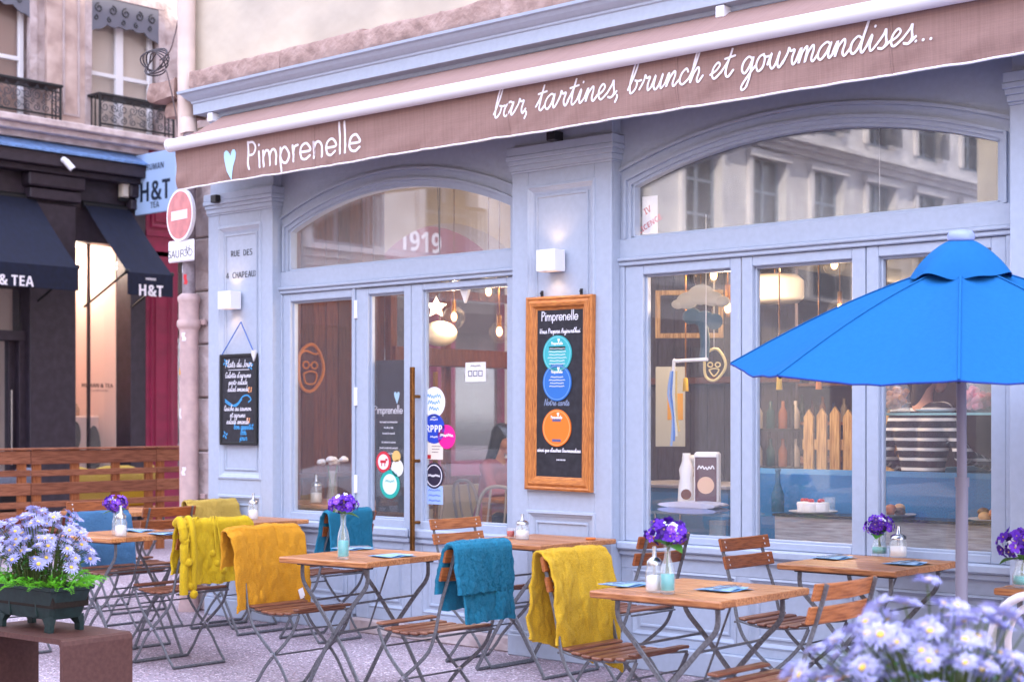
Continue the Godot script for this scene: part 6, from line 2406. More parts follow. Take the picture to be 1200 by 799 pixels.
func posy(label: String, at: Vector3, bh: float, br: float, fr: float, sd: int, kind: int) -> void:
	rng.seed = sd
	var o := thing("flower_bottle", label, "flower vase", at, 0, "violets in aqua bottles on the tables")
	var s := new_st()
	var neck: float = .45 if bh > .16 else .72
	lathe(s, [Vector2(0, 0), Vector2(br, 0), Vector2(br * 1.05, .008), Vector2(br * 1.05, bh * .42), Vector2(br * .85, bh * .58), Vector2(br * neck, bh * .74), Vector2(br * neck, bh * .93), Vector2(br * neck * 1.25, bh * .96), Vector2(br * neck * 1.25, bh), Vector2(br * neck * .9, bh), Vector2(br * neck * .85, bh * .75), Vector2(br * .8, bh * .57), Vector2(br * .95, bh * .42), Vector2(br * .95, .012), Vector2(0, .01)], 22)
	part(o, "bottle", s, M.ware)
	if kind != 3:
		s = new_st()
		lathe(s, [Vector2(0, .013), Vector2(br * .94, .014), Vector2(br * .94, bh * .40), Vector2(0, bh * .41)], 20)
		part(o, "coloured_water", s, M.aqua)
	s = new_st()
	for k in 7: tube(s, smooth([Vector3(rng.randf_range(-.3, .3) * br, bh * .42, rng.randf_range(-.3, .3) * br), Vector3(0, bh * .85, 0), Vector3(rng.randf_range(-.5, .5) * fr, bh + fr * .6, rng.randf_range(-.5, .5) * fr)], 3), .0022, 5)
	part(o, "stems", s, M.stem)
	var st := [new_st(), new_st(), new_st(), new_st()]
	var eyes := new_st()
	for i in 84:
		var d := Vector3(rng.randf_range(-1, 1), rng.randf_range(-.75, 1), rng.randf_range(-1, 1)).normalized()
		var c := Vector3(0, bh + fr * .62, 0) + d * fr * Vector3(1, .68, 1) * rng.randf_range(.72, 1.05)
		var which := 0 if rng.randf() < .5 else (1 if rng.randf() < .6 else 2)
		if rng.randf() < (.05 if d.y < .3 else .14) and (d.x > 0 or kind == 4): which = 3
		var b := Basis(Quaternion(Vector3.UP, d)) * Basis(Vector3.UP, rng.randf_range(0, TAU))
		var tmp := new_st()
		var r := rng.randf_range(.016, .024) * (fr / .085)
		var hw := r * rng.randf_range(.36, .5)
		b = b * Basis(Vector3.RIGHT, rng.randf_range(-.5, .5))
		for q in 5:
			var a := TAU * q / 5
			var p0 := c; var t0 := Vector3(cos(a), .25, sin(a)); var e := Vector3(-sin(a), 0, cos(a))
			var m1 := t0 * r * .45; var m2 := t0 * r * .85 + Vector3(0, r * rng.randf_range(-.12, .12), 0)
			quad(st[which], c, c + b * (m1 - e * hw), c + b * (m2 - e * hw * .8), c + b * m2)
			quad(st[which], c, c + b * m2, c + b * (m2 + e * hw * .8), c + b * (m1 + e * hw))
			tri(st[which], c + b * (m2 - e * hw * .8), c + b * (t0 * r * 1.02), c + b * (m2 + e * hw * .8))
		ball(eyes, c + b * Vector3(0, r * .12, 0), Vector3.ONE * r * .14, 5, 4)
	part(o, "pollen", eyes, M.pollen)
	var names := ["blossoms", "blossoms", "blossoms", "white_blossoms"]
	for k in 4: part(o, names[k], st[k], [M.violet, M.violet2, M.violet_dark, M.white_petal][k])
	for k in 3:
		s = new_st()
		var a: float = [-.3, 1.9, 3.4][k] + sd
		leaf_oval(s, Vector3(0, bh * .98, 0), Vector3(cos(a), .55 if k else .1, sin(a)).normalized(), fr * 1.15, fr * .42)
		part(o, "leaf", s, M.leaf)

func leaf_oval(s: SurfaceTool, b: Vector3, d: Vector3, l: float, w: float) -> void:
	var side := d.cross(Vector3.UP).normalized()
	var rows := []
	for j in 8:
		var t := j / 7.0
		var row := PackedVector3Array()
		var ww := w * sin(pow(t, .8) * PI) + .001
		for i in 5:
			var u := i / 4.0 * 2 - 1
			row.append(b + d * l * t + side * ww * u + Vector3(0, -.35 * t * t * l + absf(u) * ww * .25, 0))
		rows.append(row)
	grid(s, rows)

# ------------------------------------------------------------------ inside the cafe
func build_interior() -> void:
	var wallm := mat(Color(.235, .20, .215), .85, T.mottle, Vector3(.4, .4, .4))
	var s := new_st()
	bx(s, -3.2, 11.7, .03, .10, -7.0, -.07)
	struct("floor", s, mat(Color(.27, .20, .165), .5, T.grain, Vector3(.6, 4, 4)))
	s = new_st()
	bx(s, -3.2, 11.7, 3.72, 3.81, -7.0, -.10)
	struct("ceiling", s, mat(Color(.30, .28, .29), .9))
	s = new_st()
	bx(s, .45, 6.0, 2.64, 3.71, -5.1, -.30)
	struct("added_bulkhead", s, mat(Color(.16, .145, .155), .9))  # unseen dark block added behind the fanlight so its reflections stand out
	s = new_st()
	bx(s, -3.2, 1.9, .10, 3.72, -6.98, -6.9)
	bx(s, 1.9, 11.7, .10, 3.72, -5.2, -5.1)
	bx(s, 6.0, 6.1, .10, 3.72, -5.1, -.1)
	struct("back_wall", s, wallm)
	# wood boarding on the side wall beside the first window
	var p := thing("wood_boarding", "brown vertical board panelling inside the fixed left window", "panelling")
	for k in 13:
		s = new_st()
		bx(s, -3.195, -3.165 - .003 * (k % 3), .10, 3.6, -1.87 + k * .135, -1.87 + k * .135 + .131, .004)
		part(p, "board", s, M.panel_y if k % 3 else M.panel_y2)
	s = new_st()
	bx(s, -3.197, -3.10, 1.02, 1.06, -1.87, -.1, .004)
	part(p, "rail", s, M.panel_y2)
	# beam across the room behind the door
	var bm := thing("timber_beam", "brown timber rail across the window opening behind the door", "beam")
	s = new_st()
	bx(s, -3.18, -3.06, 1.98, 2.14, -3.85, -1.9, .008)
	for z in [-1.92, -3.84]: bx(s, -3.18, -3.10, .10, 2.9, z - .04, z + .04, .006)
	part(bm, "beam", s, M.panel_y)
	# interior partition with upper boards, right bay
	var g := thing("grey_cupboard", "mauve grey board cupboard behind the first right window", "cupboard")
	for k in 9:
		s = new_st()
		bx(s, -.9 + k * .16, -.745 + k * .16, .1, 3.0, -2.62, -2.58, .004)
		part(g, "board", s, mat(Color(.25, .225, .29), .7, T.grain, Vector3(4, .5, 4)))
	s = new_st()
	bx(s, -.95, .58, 1.78, 1.83, -2.57, -2.42, .004)
	part(g, "shelf", s, M.panel_y2)

func pendant(label: String, at: Vector3, r: float, power: float) -> void:
	var o := thing("pendant_lamp", label, "pendant lamp", at, 0, "glass globe pendant lamps")
	var s := new_st()
	ball(s, Vector3.ZERO, Vector3(r, r, r), 20, 14)
	part(o, "globe", s, M.globe)
	s = new_st()
	tube(s, [Vector3(0, r * .9, 0), Vector3(0, (3.7 if at.x < .4 else 2.66) - at.y, 0)], .004, 6)
	part(o, "flex", s, M.brass)
	s = new_st()
	tube(s, [Vector3(0, r * .55, 0), Vector3(0, r + .05, 0)], .018, 10)
	part(o, "socket", s, M.brass)
	s = new_st()
	ball(s, Vector3(0, r * .1, 0), Vector3(.022, .034, .022), 10, 8)
	part(o, "bulb", s, glow(Color(1.0, .80, .55), 3.0))
	var l := OmniLight3D.new()
	l.name = "pendant_bulb"
	l.position = at + Vector3(0, r * .1, 0)
	l.light_color = Color(1, .86, .70)
	l.light_energy = power * .3
	l.light_size = .02
	l.omni_range = 9
	l.shadow_enabled = true
	add_child(l)

func build_inside_things() -> void:
	pendant("clear globe pendant lamp between star and door edge", Vector3(-1.44, 2.27, -.95), .085, .7)
	pendant("upper of two clear globe lamps at the door's right edge", Vector3(-.90, 2.42, -.75), .075, .6)
	pendant("lower of two clear globe lamps at the door's right edge", Vector3(-.84, 2.13, -.80), .075, .6)
	pendant("large globe lamp high in the first right window", Vector3(1.15, 2.40, -.62), .125, .8)
	pendant("smaller globe lamp at the edge of the first right window", Vector3(1.27, 2.19, -.60), .10, .8)
	pendant("globe lamp high in the middle right window", Vector3(1.85, 2.45, -.9), .07, .8)
	pendant("globe lamp deep in the room behind the parasol", Vector3(.9, 2.3, -2.6), .09, 1.4)
	pendant("globe lamp over the bar deep inside the left room", Vector3(-2.0, 2.5, -3.4), .09, 1.4)
	pendant("globe lamp deep in the middle of the room", Vector3(.2, 2.45, -4.6), .09, 2.0)
	# oval white lamp, star, hearts
	var o := thing("oval_lamp", "white flattened oval lamp hanging behind the door glass", "pendant lamp", Vector3(-1.64, 2.16, -1.0))
	var s := new_st()
	ball(s, Vector3.ZERO, Vector3(.135, .098, .135), 24, 14)
	part(o, "lamp_shade", s, mat(Color(.92, .88, .80), .5))
	s = new_st()
	tube(s, [Vector3(0, .09, 0), Vector3(0, 1.54, 0)], .004, 6)
	part(o, "flex", s, M.dark_iron)
	o = thing("star_ornament", "pale star ornament hanging above the oval lamp", "ornament", Vector3(-1.66, 2.36, -.98), 50)
	s = new_st()
	var pp := PackedVector2Array()
	for i in 10: pp.append(Vector2.from_angle(TAU * i / 10 + PI / 2) * (.085 if i % 2 == 0 else .042))
	prism(s, pp, .03, xf(Vector3(0, 0, -.015)))
	part(o, "star", s, M.label_white)
	s = new_st()
	tube(s, smooth([Vector3(0, .08, 0), Vector3(.03, .22, 0), Vector3(0, 1.3, 0)], 4), .003, 5)
	part(o, "cord", s, M.dark_iron)
	o = thing("heart_ornament", "white heart hung against the top of the door glass", "ornament", Vector3(-.48, 2.36, -.075))
	s = new_st()
	heart(s, Vector2.ZERO, .15, 0, .02)
	part(o, "heart", s, M.label_white)
	s = new_st()
	tube(s, [Vector3(0, .06, .01), Vector3(.01, .12, .01)], .003, 5)
	part(o, "cord", s, M.label_white)
	# orange line drawing of a face on the boards
	var face_orange := mat(Color(.93, .55, .10), .5)
	o = thing("face_sign", "orange outline of a bearded face on the wood boards", "wall sign", Vector3(-3.155, 1.93, -1.0), 90)
	o.scale = Vector3.ONE * .78
	s = new_st()
	var ol := []
	for i in 25:
		var a := TAU * i / 24
		ol.append(Vector3(cos(a) * .175 * (1.0 + .08 * cos(3 * a)), sin(a) * .25 * (1.0 + .06 * sin(2 * a)), .012))
	tube(s, ol, .019, 8)
	part(o, "outline", s, face_orange)
	s = new_st()
	for sg in [-1.0, 1.0]:
		var e := []
		for i in 13: e.append(Vector3(sg * .058 + cos(TAU * i / 12) * .042, .03 + sin(TAU * i / 12) * .036, .012))
		tube(s, e, .011, 6)
	tube(s, [Vector3(-.016, .03, .012), Vector3(.016, .03, .012)], .010, 6)
	tube(s, smooth([Vector3(-.09, -.06, .012), Vector3(0, -.035, .012), Vector3(.09, -.06, .012), Vector3(.06, -.16, .012), Vector3(-.06, -.16, .012), Vector3(-.09, -.06, .012)], 4), .011, 6)
	tube(s, smooth([Vector3(-.15, .14, .012), Vector3(-.06, .18, .012), Vector3(.06, .15, .012), Vector3(.15, .17, .012)], 4), .013, 6)
	part(o, "face_lines", s, face_orange)
	# cream version in the right window
	o = thing("face_sign", "cream outline of a face hanging in the first right window", "wall sign", Vector3(1.27, 1.84, -.45), 25)
	o.scale = Vector3.ONE * .78
	s = new_st()
	ol = []
	for i in 25:
		var a := TAU * i / 24
		ol.append(Vector3(cos(a) * .085 * (1.0 + .1 * cos(3 * a)), sin(a) * .125 * (1.0 + .06 * sin(2 * a)), 0))
	tube(s, ol, .011, 8)
	for sg in [-1.0, 1.0]:
		var e := []
		for i in 13: e.append(Vector3(sg * .03 + cos(TAU * i / 12) * .02, .0 + sin(TAU * i / 12) * .018, 0))
		tube(s, e, .006, 6)
	tube(s, smooth([Vector3(-.04, -.04, 0), Vector3(0, -.03, 0), Vector3(.04, -.04, 0), Vector3(0, -.09, 0), Vector3(-.04, -.04, 0)], 4), .006, 6)
	part(o, "outline", s, mat(Color(.88, .80, .55), .5))
	s = new_st()
	tube(s, [Vector3(0, .12, 0), Vector3(0, .81, 0)], .002, 5)
	part(o, "cord", s, M.label_white)
	# table inside the fixed window with sugar and white flowers
	o = thing("indoor_table", "light wood table inside the fixed left window", "table", Vector3(-2.3, 0, -.58), 0)
	s = new_st()
	bx(s, -.50, .62, .83, .865, -.36, .36, .006)
	part(o, "tabletop", s, M.oak_x)
	for x in [-.45, .57]:
		for z in [-.31, .31]:
			s = new_st()
			bx(s, x - .03, x + .03, .1, .83, z - .03, z + .03, .004)
			part(o, "leg", s, M.oak_x2)
	s = new_st()
	bx(s, -.45, .57, .70, .83, -.30, -.28, .003)
	bx(s, -.45, .57, .70, .83, .28, .30, .003)
	part(o, "apron", s, M.oak_x2)
	var sg2 := build_sugar("glass sugar pourer on the indoor table", Vector3(-2.30, .866, -.33))
	sg2.scale = Vector3(1.25, 1.15, 1.25)
	o = thing("flower_vase", "clear vase of white roses on the indoor table", "flower vase", Vector3(-2.17, .866, -.38))
	s = new_st()
	lathe(s, [Vector2(0, 0), Vector2(.04, 0), Vector2(.045, .02), Vector2(.035, .12), Vector2(.028, .20), Vector2(.034, .25), Vector2(.031, .25), Vector2(.025, .2), Vector2(.04, .02), Vector2(0, .012)], 18)
	part(o, "vase", s, M.ware)
	s = new_st()
	for k in 4: tube(s, [Vector3(0, .05, 0), Vector3(cos(k * 1.6) * .05, .29, sin(k * 1.6) * .05)], .003, 5)
	part(o, "stems", s, M.stem)
	rng.seed = 71
	for k in 6:
		s = new_st()
		var c := Vector3(cos(k * 1.1) * .06 * (k % 3) * .7, .31 + .02 * (k % 2), sin(k * 1.1) * .06 * (k % 3) * .7)
		for q in 16:
			var d := Vector3(rng.randf_range(-1, 1), rng.randf_range(-.2, 1), rng.randf_range(-1, 1)).normalized()
			ball(s, c + d * .018, Vector3(.020, .014, .020), 7, 5)
		part(o, "flower", s, M.white_petal)
	# pale metal bistro chairs behind the doors
	var mc := mat(Color(.60, .56, .54), .4)
	var spots := [[-1.95, -.95, -20, "pale bent metal chair behind the narrow door leaf"], [-1.35, -1.15, 10, "pale bent metal chair behind the wide door leaf"], [-2.45, -2.4, 170, "bent metal chair under the seated person in pink"]]
	var first: Node3D = null
	for q in spots:
		if first:
			copy(first, q[3], Vector3(q[0], .1, q[1]), q[2])
			continue
		o = thing("metal_chair", q[3], "chair", Vector3(q[0], .1, q[1]), q[2], "bent metal chairs in the cafe")
		first = o
		s = new_st()
		tube(s, smooth([Vector3(-.17, 0, -.2), Vector3(-.17, .45, -.18), Vector3(-.165, .75, -.23), Vector3(-.09, .87, -.25), Vector3(.09, .87, -.25), Vector3(.165, .75, -.23), Vector3(.17, .45, -.18), Vector3(.17, 0, -.2)], 5), .014, 8)
		part(o, "back_hoop", s, mc)
		s = new_st()
		for x in [-.07, .07]: tube(s, smooth([Vector3(x, .46, -.17), Vector3(x * 1.1, .65, -.22), Vector3(x, .86, -.25)], 4), .009, 6)
		part(o, "back_rod", s, mc)
		s = new_st()
		box(s, Vector3(0, .455, 0), Vector3(.37, .022, .37), .008)
		part(o, "seat", s, mc)
		for x in [-.16, .16]:
			s = new_st()
			tube(s, [Vector3(x, .45, .15), Vector3(x * 1.12, 0, .19)], .013, 8)
			part(o, "leg", s, mc)
	# bar with bottles deep in the left room
	o = thing("bar_counter", "wood fronted bar counter with shelves of bottles in the left room", "bar")
	s = new_st()
	bx(s, -2.9, -.9, .1, 1.1, -5.6, -5.1, .01)
	part(o, "counter", s, M.panel_y)
	s = new_st()
	bx(s, -2.95, -.85, 1.1, 1.15, -5.65, -5.02, .006)
	part(o, "counter_top", s, M.oak_x)
	for y in [1.45, 1.85, 2.25]:
		s = new_st()
		bx(s, -2.9, -.9, y, y + .03, -6.85, -6.6, .003)
		part(o, "shelf", s, M.oak_x2)
		for k in 16:
			s = new_st()
			var hh := .2 + .02 * ((k * 7) % 5)
			lathe(s, [Vector2(0, 0), Vector2(.036, 0), Vector2(.036, hh * .6), Vector2(.014, hh * .78), Vector2(.014, hh), Vector2(0, hh)], 8, xf(Vector3(-2.82 + k * .125, y + .03, -6.72)))
			part(o, "bottle", s, mat([Color(.12, .25, .14), Color(.55, .30, .10), Color(.75, .70, .62), Color(.30, .08, .08), Color(.2, .28, .4)][(k * 3 + int(y * 10)) % 5], .2))
	# low wooden table and blue chair with a guest in the left room
	o = thing("guest_table", "light wood table before the seated person in pink", "table", Vector3(-1.72, 0, -2.25), 10)
	s = new_st()
	bx(s, -.36, .36, .82, .86, -.36, .36, .006)
	part(o, "tabletop", s, M.oak_x)
	for x in [-.31, .31]:
		for z in [-.31, .31]:
			s = new_st()
			bx(s, x - .03, x + .03, .1, .82, z - .03, z + .03, .004)
			part(o, "leg", s, M.oak_x2)
	build_right_inside()

func build_right_inside() -> void:
	var teal := mat(Color(.0, .53, .78), .65, T.fleece, Vector3(3, 3, 3))
	var s := new_st()
	# steel display ledge behind the sills
	var o := thing("display_counter", "brushed steel display counter behind the right windows", "counter")
	bx(s, .98, 3.36, .70, .745, -.62, -.085, .004)
	part(o, "counter_top", s, M.brushed)
	s = new_st()
	bx(s, 1.72, 3.36, .745, .93, -.45, -.43, .003)
	part(o, "riser", s, M.brushed)
	s = new_st()
	bx(s, 1.72, 3.36, .93, .945, -.66, -.40, .003)
	part(o, "upper_shelf", s, mat(Color(.10, .10, .13), .25))
	s = new_st()
	bx(s, .98, 3.36, .10, .70, -.60, -.10, .003)
	part(o, "base", s, M.brushed)
	# teal upholstered benches
	o = thing("teal_bench", "teal upholstered bench running back from the middle window", "bench")
	s = new_st()
	bx(s, 1.24, 1.38, .1, 1.14, -5.0, -.85, .03)
	part(o, "backrest", s, teal)
	s = new_st()
	bx(s, 1.38, 1.80, .38, .52, -5.0, -.85, .03)
	part(o, "seat", s, teal)
	s = new_st()
	bx(s, 1.39, 1.76, .1, .38, -4.95, -.9)
	part(o, "base", s, M.panel_y2)
	o = thing("teal_bench", "teal upholstered bench back along the middle and last right windows", "bench")
	s = new_st()
	bx(s, 1.28, 3.5, .30, 1.20, -.79, -.68, .03)
	part(o, "backrest", s, teal)
	s = new_st()
	bx(s, 1.28, 3.5, .10, .30, -.78, -.69)
	part(o, "base", s, M.panel_y2)
	o = thing("teal_cabinet", "teal fabric covered cabinet behind the first right window", "cabinet")
	s = new_st()
	bx(s, .35, 1.20, .1, 1.06, -1.25, -.68, .03)
	part(o, "body", s, teal)
	s = new_st()
	bx(s, .33, 1.22, 1.06, 1.085, -1.27, -.65, .006)
	part(o, "top", s, mat(Color(.62, .60, .62), .4))
	o = thing("glass_shelf_unit", "small glass shelf with tumblers in the first right window", "shelf")
	s = new_st()
	bx(s, 1.02, 1.66, .93, .945, -.42, -.12, .003)
	part(o, "shelf", s, M.ware)
	for q in [[1.05, -.14], [1.63, -.14], [1.05, -.40], [1.63, -.40]]:
		s = new_st()
		tube(s, [Vector3(q[0], .745, q[1]), Vector3(q[0], .93, q[1])], .008, 8)
		part(o, "leg", s, M.steel)
	# tub, bottle, cocoa carton, towels on the shelf
	o = thing("plastic_tub", "white lidded plastic tub in the first right window", "tub", Vector3(.93, 1.086, -.80))
	s = new_st()
	lathe(s, [Vector2(0, 0), Vector2(.105, 0), Vector2(.115, .14), Vector2(.125, .145), Vector2(.125, .175), Vector2(.11, .185), Vector2(0, .185)], 22)
	part(o, "tub", s, M.label_white)
	s = new_st()
	lathe(s, [Vector2(.1095, .05), Vector2(.1155, .11)], 22)
	part(o, "paper_band", s, mat(Color(.62, .50, .45), .7))
	o = thing("squeeze_bottle", "white sauce bottle with brown emblem in the first right window", "bottle", Vector3(1.17, .946, -.30))
	s = new_st()
	lathe(s, [Vector2(0, 0), Vector2(.052, 0), Vector2(.055, .03), Vector2(.050, .14), Vector2(.040, .20), Vector2(.046, .25), Vector2(.028, .30), Vector2(.024, .31), Vector2(.024, .35), Vector2(0, .35)], 18)
	part(o, "bottle", s, M.label_white)
	s = new_st()
	disc(s, Vector2.ZERO, .032, 0, .003, 20)
	part(o, "emblem", s, mat(Color(.42, .22, .14), .6), xf(Vector3(.03, .10, .046), Basis(Vector3.UP, .55)))
	o = thing("cocoa_carton", "white carton with a brown printed side in the first right window", "carton", Vector3(1.34, .946, -.28), 22)
	s = new_st()
	bx(s, -.075, .075, 0, .36, -.045, .045, .012)
	part(o, "carton", s, M.label_white)
	s = new_st()
	bx(s, -.066, .066, .02, .33, .0452, .047)
	part(o, "label", s, mat(Color(.32, .16, .20), .6))
	s = new_st()
	disc(s, Vector2(.0, .16), .052, .0472, .049, 20)
	part(o, "label_cup", s, mat(Color(.85, .68, .55), .6))
	part(o, "scribble", squiggle(.10, .018, .007, 5), M.label_white, xf(Vector3(0, .265, .0475)))
	o = thing("folded_towels", "stack of folded pale towels in the first right window", "towels", Vector3(1.30, .946, -.26), 8)
	o.position.y = .946
	for k in 2:
		s = new_st()
		var rows := []
		for j in 7:
			var row := PackedVector3Array()
			for i in 14:
				var a := TAU * i / 14.0
				row.append(Vector3(cos(a) * .20 * (1.0 - .02 * k), .022 + k * .030 + sin(a) * .016 + .004 * sin(j * 2.0 + a), -.09 + .03 * j))
			rows.append(row)
		grid(s, rows, true, false, false)
		fan(s, rows[0]); fan(s, rows[-1], true)
		part(o, "towel", s, [mat(Color(.62, .66, .82), .9, T.fleece, Vector3(8, 8, 8)), mat(Color(.82, .82, .90), .9, T.fleece, Vector3(8, 8, 8))][k], xf(Vector3(0, -.006, .10)))
	o.position = Vector3(1.32, .946, -.24)
	# carafe and tumbler
	for q in [["water_carafe", "glass water carafe on the counter behind the first window", 1.40, -.30, .745, .15, .05], ["tumbler", "clear tumbler beside pastries in the middle window", 2.02, -.55, .945, .10, .036]]:
		o = thing(q[0], q[1], "glass", Vector3(q[2], q[4], q[3]))
		s = new_st()
		lathe(s, [Vector2(0, 0), Vector2(q[6], 0), Vector2(q[6] * 1.08, q[5]), Vector2(q[6] * 1.02, q[5]), Vector2(q[6] * .94, .01), Vector2(0, .008)], 18)
		part(o, "glass", s, M.ware)
	o = thing("swing_bottle", "blue glass bottle behind the pastries in the middle window", "bottle", Vector3(1.66, .945, -.56))
	s = new_st()
	lathe(s, [Vector2(0, 0), Vector2(.038, 0), Vector2(.040, .10), Vector2(.016, .17), Vector2(.014, .24), Vector2(.018, .245), Vector2(.018, .26), Vector2(0, .26)], 16)
	part(o, "bottle", s, mat(Color(.08, .35, .45), .1))
	# plates of pastry
	var white := mat(Color(.90, .89, .90), .25)
	var spots := [["white square plate of cream cakes with strawberries in the middle window", 1.93, .945, -.52, 0], ["white plate of chocolate pastries at the edge of the middle window", 2.42, .945, -.55, 1], ["oval plate of eclairs low in the middle window", 2.12, .746, -.22, 2], ["white plate of pastries low in the last right window", 3.16, .746, -.20, 3], ["white plate of tarts on the upper shelf of the last window", 3.05, .945, -.54, 1]]
	for q in spots:
		o = thing("pastry_plate", q[0], "plate of pastry", Vector3(q[1], q[2], q[3]), 0, "plates of pastry in the window")
		s = new_st()
		lathe(s, [Vector2(0, 0), Vector2(.08, 0), Vector2(.14, .012), Vector2(.145, .018), Vector2(.08, .008), Vector2(0, .007)], 24)
		part(o, "plate", s, white)
		rng.seed = 90 + int(q[4]) * 7
		if q[4] == 0:
			for k in 3:
				s = new_st()
				lathe(s, [Vector2(0, 0), Vector2(.04, 0), Vector2(.046, .05), Vector2(.04, .058), Vector2(0, .062)], 14, xf(Vector3(-.06 + k * .06, .01, .03 * (k % 2))))
				var ck := part(o, "cream_cake", s, M.label_white)
				s = new_st()
				for j in 3: ball(s, Vector3(-.06 + k * .06 + rng.randf_range(-.02, .02), .078, .03 * (k % 2) + rng.randf_range(-.02, .02)), Vector3(.015, .012, .015), 8, 6)
				part(ck, "strawberry", s, mat(Color(.75, .12, .10), .4))
		elif q[4] == 2 or q[4] == 3:
			var cols := [Color(.82, .55, .28), Color(.10, .16, .30), Color(.78, .42, .20)]
			for k in 3:
				s = new_st()
				tube(s, smooth([Vector3(-.10 + k * .085, .022, -.05), Vector3(-.09 + k * .085, .032, 0), Vector3(-.08 + k * .085, .022, .05)], 4), .028, 10)
				var ec := part(o, "eclair", s, mat(cols[k], .5))
				s = new_st()
				bx(s, -.105 + k * .085, -.072 + k * .085, .050, .060, -.045, .045, .004)
				part(ec, "icing", s, mat([Color(.9, .85, .8), Color(.6, .7, .85), Color(.55, .12, .10)][k], .3))
		else:
			for k in 6:
				s = new_st()
				ball(s, Vector3(cos(k * 1.05) * .06, .03 + .02 * (k % 2), sin(k * 1.05) * .06), Vector3(.035, .026, .030), 9, 6)
				part(o, "cake", s, mat([Color(.36, .18, .10), Color(.70, .40, .20), Color(.80, .60, .40)][k % 3], .5))
	# glass shelf with jars across the last window
	o = thing("hanging_glass_shelf", "glass shelf with jars across the last right window", "shelf")
	s = new_st()
	bx(s, 2.46, 3.28, 1.525, 1.537, -.42, -.14, .002)
	part(o, "shelf", s, mat(Color(.55, .72, .70), .1))
	for x in [2.5, 3.25]:
		s = new_st()
		tube(s, [Vector3(x, 1.53, -.28), Vector3(x, 3.7, -.28)], .003, 5)
		part(o, "wire", s, M.steel)
	for q in [[2.60, .075, .16, "jar of golden biscuits on the hanging glass shelf", Color(.80, .48, .20)], [3.07, .085, .17, "jar of pink sweets on the hanging glass shelf", Color(.85, .30, .38)]]:
		o = thing("sweet_jar", q[3], "jar", Vector3(q[0], 1.538, -.28))
		s = new_st()
		lathe(s, [Vector2(0, 0), Vector2(q[1], 0), Vector2(q[1] * 1.03, .02), Vector2(q[1], q[2] * .85), Vector2(q[1] * .8, q[2]), Vector2(q[1] * .76, q[2]), Vector2(q[1] * .94, q[2] * .84), Vector2(q[1] * .95, .02), Vector2(0, .01)], 20)
		part(o, "jar", s, M.ware)
		rng.seed = 40 + int(q[0] * 10)
		for k in 16:
			s = new_st()
			var d: Vector3 = Vector3(rng.randf_range(-1, 1), 0, rng.randf_range(-1, 1)) * q[1] * .55
			tube(s, [Vector3(d.x - .02, .03 + rng.randf_range(0, .10), d.z), Vector3(d.x + .025, .03 + rng.randf_range(0, .10), d.z + .02)], .018, 7)
			part(o, "sweet", s, mat((q[4] as Color).lerp(Color(.9, .8, .75), rng.randf() * .5), .5))
	o = thing("white_plate", "white plate on the glass shelf above the striped shirt", "plate", Vector3(2.84, 1.538, -.28))
	s = new_st()
	lathe(s, [Vector2(0, 0), Vector2(.07, 0), Vector2(.11, .014), Vector2(.115, .02), Vector2(.07, .01), Vector2(0, .008)], 22)
	part(o, "plate", s, white)
	# picket divider
	o = thing("picket_divider", "yellow wood picket divider behind the middle window", "divider")
	for k in 9:
		s = new_st()
		var x := 1.24 + k * .10
		var pl := PackedVector2Array([Vector2(-.036, .55), Vector2(.036, .55), Vector2(.036, 1.52 + .01 * (k % 3)), Vector2(.0, 1.57 + .01 * (k % 3)), Vector2(-.036, 1.52 + .01 * (k % 3))])
		prism(s, pl, .018, xf(Vector3(x, 0, -1.62)))
		part(o, "picket", s, M.picket_y)
	s = new_st()
	bx(s, 1.18, 2.10, .72, .79, -1.65, -1.622, .003)
	bx(s, 1.18, 2.10, 1.30, 1.37, -1.65, -1.622, .003)
	part(o, "rail", s, M.picket_y)
	for x in [1.2, 2.08]:
		s = new_st()
		bx(s, x - .03, x + .03, .10, 1.45, -1.70, -1.652, .003)
		part(o, "post", s, M.picket_y)
	# tall bottle rack beside it
	o = thing("bottle_rack", "dark metal rack of bottles beside the picket divider", "rack")
	s = new_st()
	for x in [.74, 1.12]:
		for z in [-1.9, -1.6]: tube(s, [Vector3(x, .1, z), Vector3(x, 1.6, z)], .012, 6)
	part(o, "upright", s, M.dark_iron)
	for y in [.9, 1.16, 1.42]:
		s = new_st()
		bx(s, .72, 1.14, y, y + .02, -1.92, -1.58, .002)
		part(o, "shelf", s, M.dark_iron)
		for k in 4:
			s = new_st()
			lathe(s, [Vector2(0, 0), Vector2(.032, 0), Vector2(.032, .11), Vector2(.012, .15), Vector2(.012, .19), Vector2(0, .19)], 8, xf(Vector3(.78 + k * .1, y + .02, -1.7)))
			part(o, "bottle", s, mat([Color(.15, .3, .3), Color(.6, .35, .2), Color(.8, .75, .7)][(k + int(y * 10)) % 3], .15))
	# hanging lure of ribbons on a white hook, cloud mobile
	o = thing("hook_mobile", "white hook with pale ribbons hanging in the first right window", "mobile", Vector3(1.20, 1.86, -.25))
	s = new_st()
	tube(s, smooth([Vector3(-.10, -.30, 0), Vector3(-.09, -.02, 0), Vector3(-.06, .0, 0), Vector3(.16, .005, 0)], 4), .011, 8)
	tube(s, [Vector3(.15, .005, 0), Vector3(.15, .88, 0)], .003, 5)
	part(o, "hook", s, M.label_white)
	for k in 4:
		s = new_st()
		flat_bar(s, smooth([Vector3(-.10 + k * .012, -.06, .01), Vector3(-.12 + k * .02, -.2, .015), Vector3(-.09 + k * .01, -.34, .01), Vector3(-.10 + k * .02, -.52 + k * .03, .012)], 4), .016, .003, Vector3(0, 0, 1))
		part(o, "ribbon", s, mat([Color(.55, .68, .88), Color(.30, .50, .80), Color(.85, .85, .80), Color(.80, .68, .40)][k], .8))
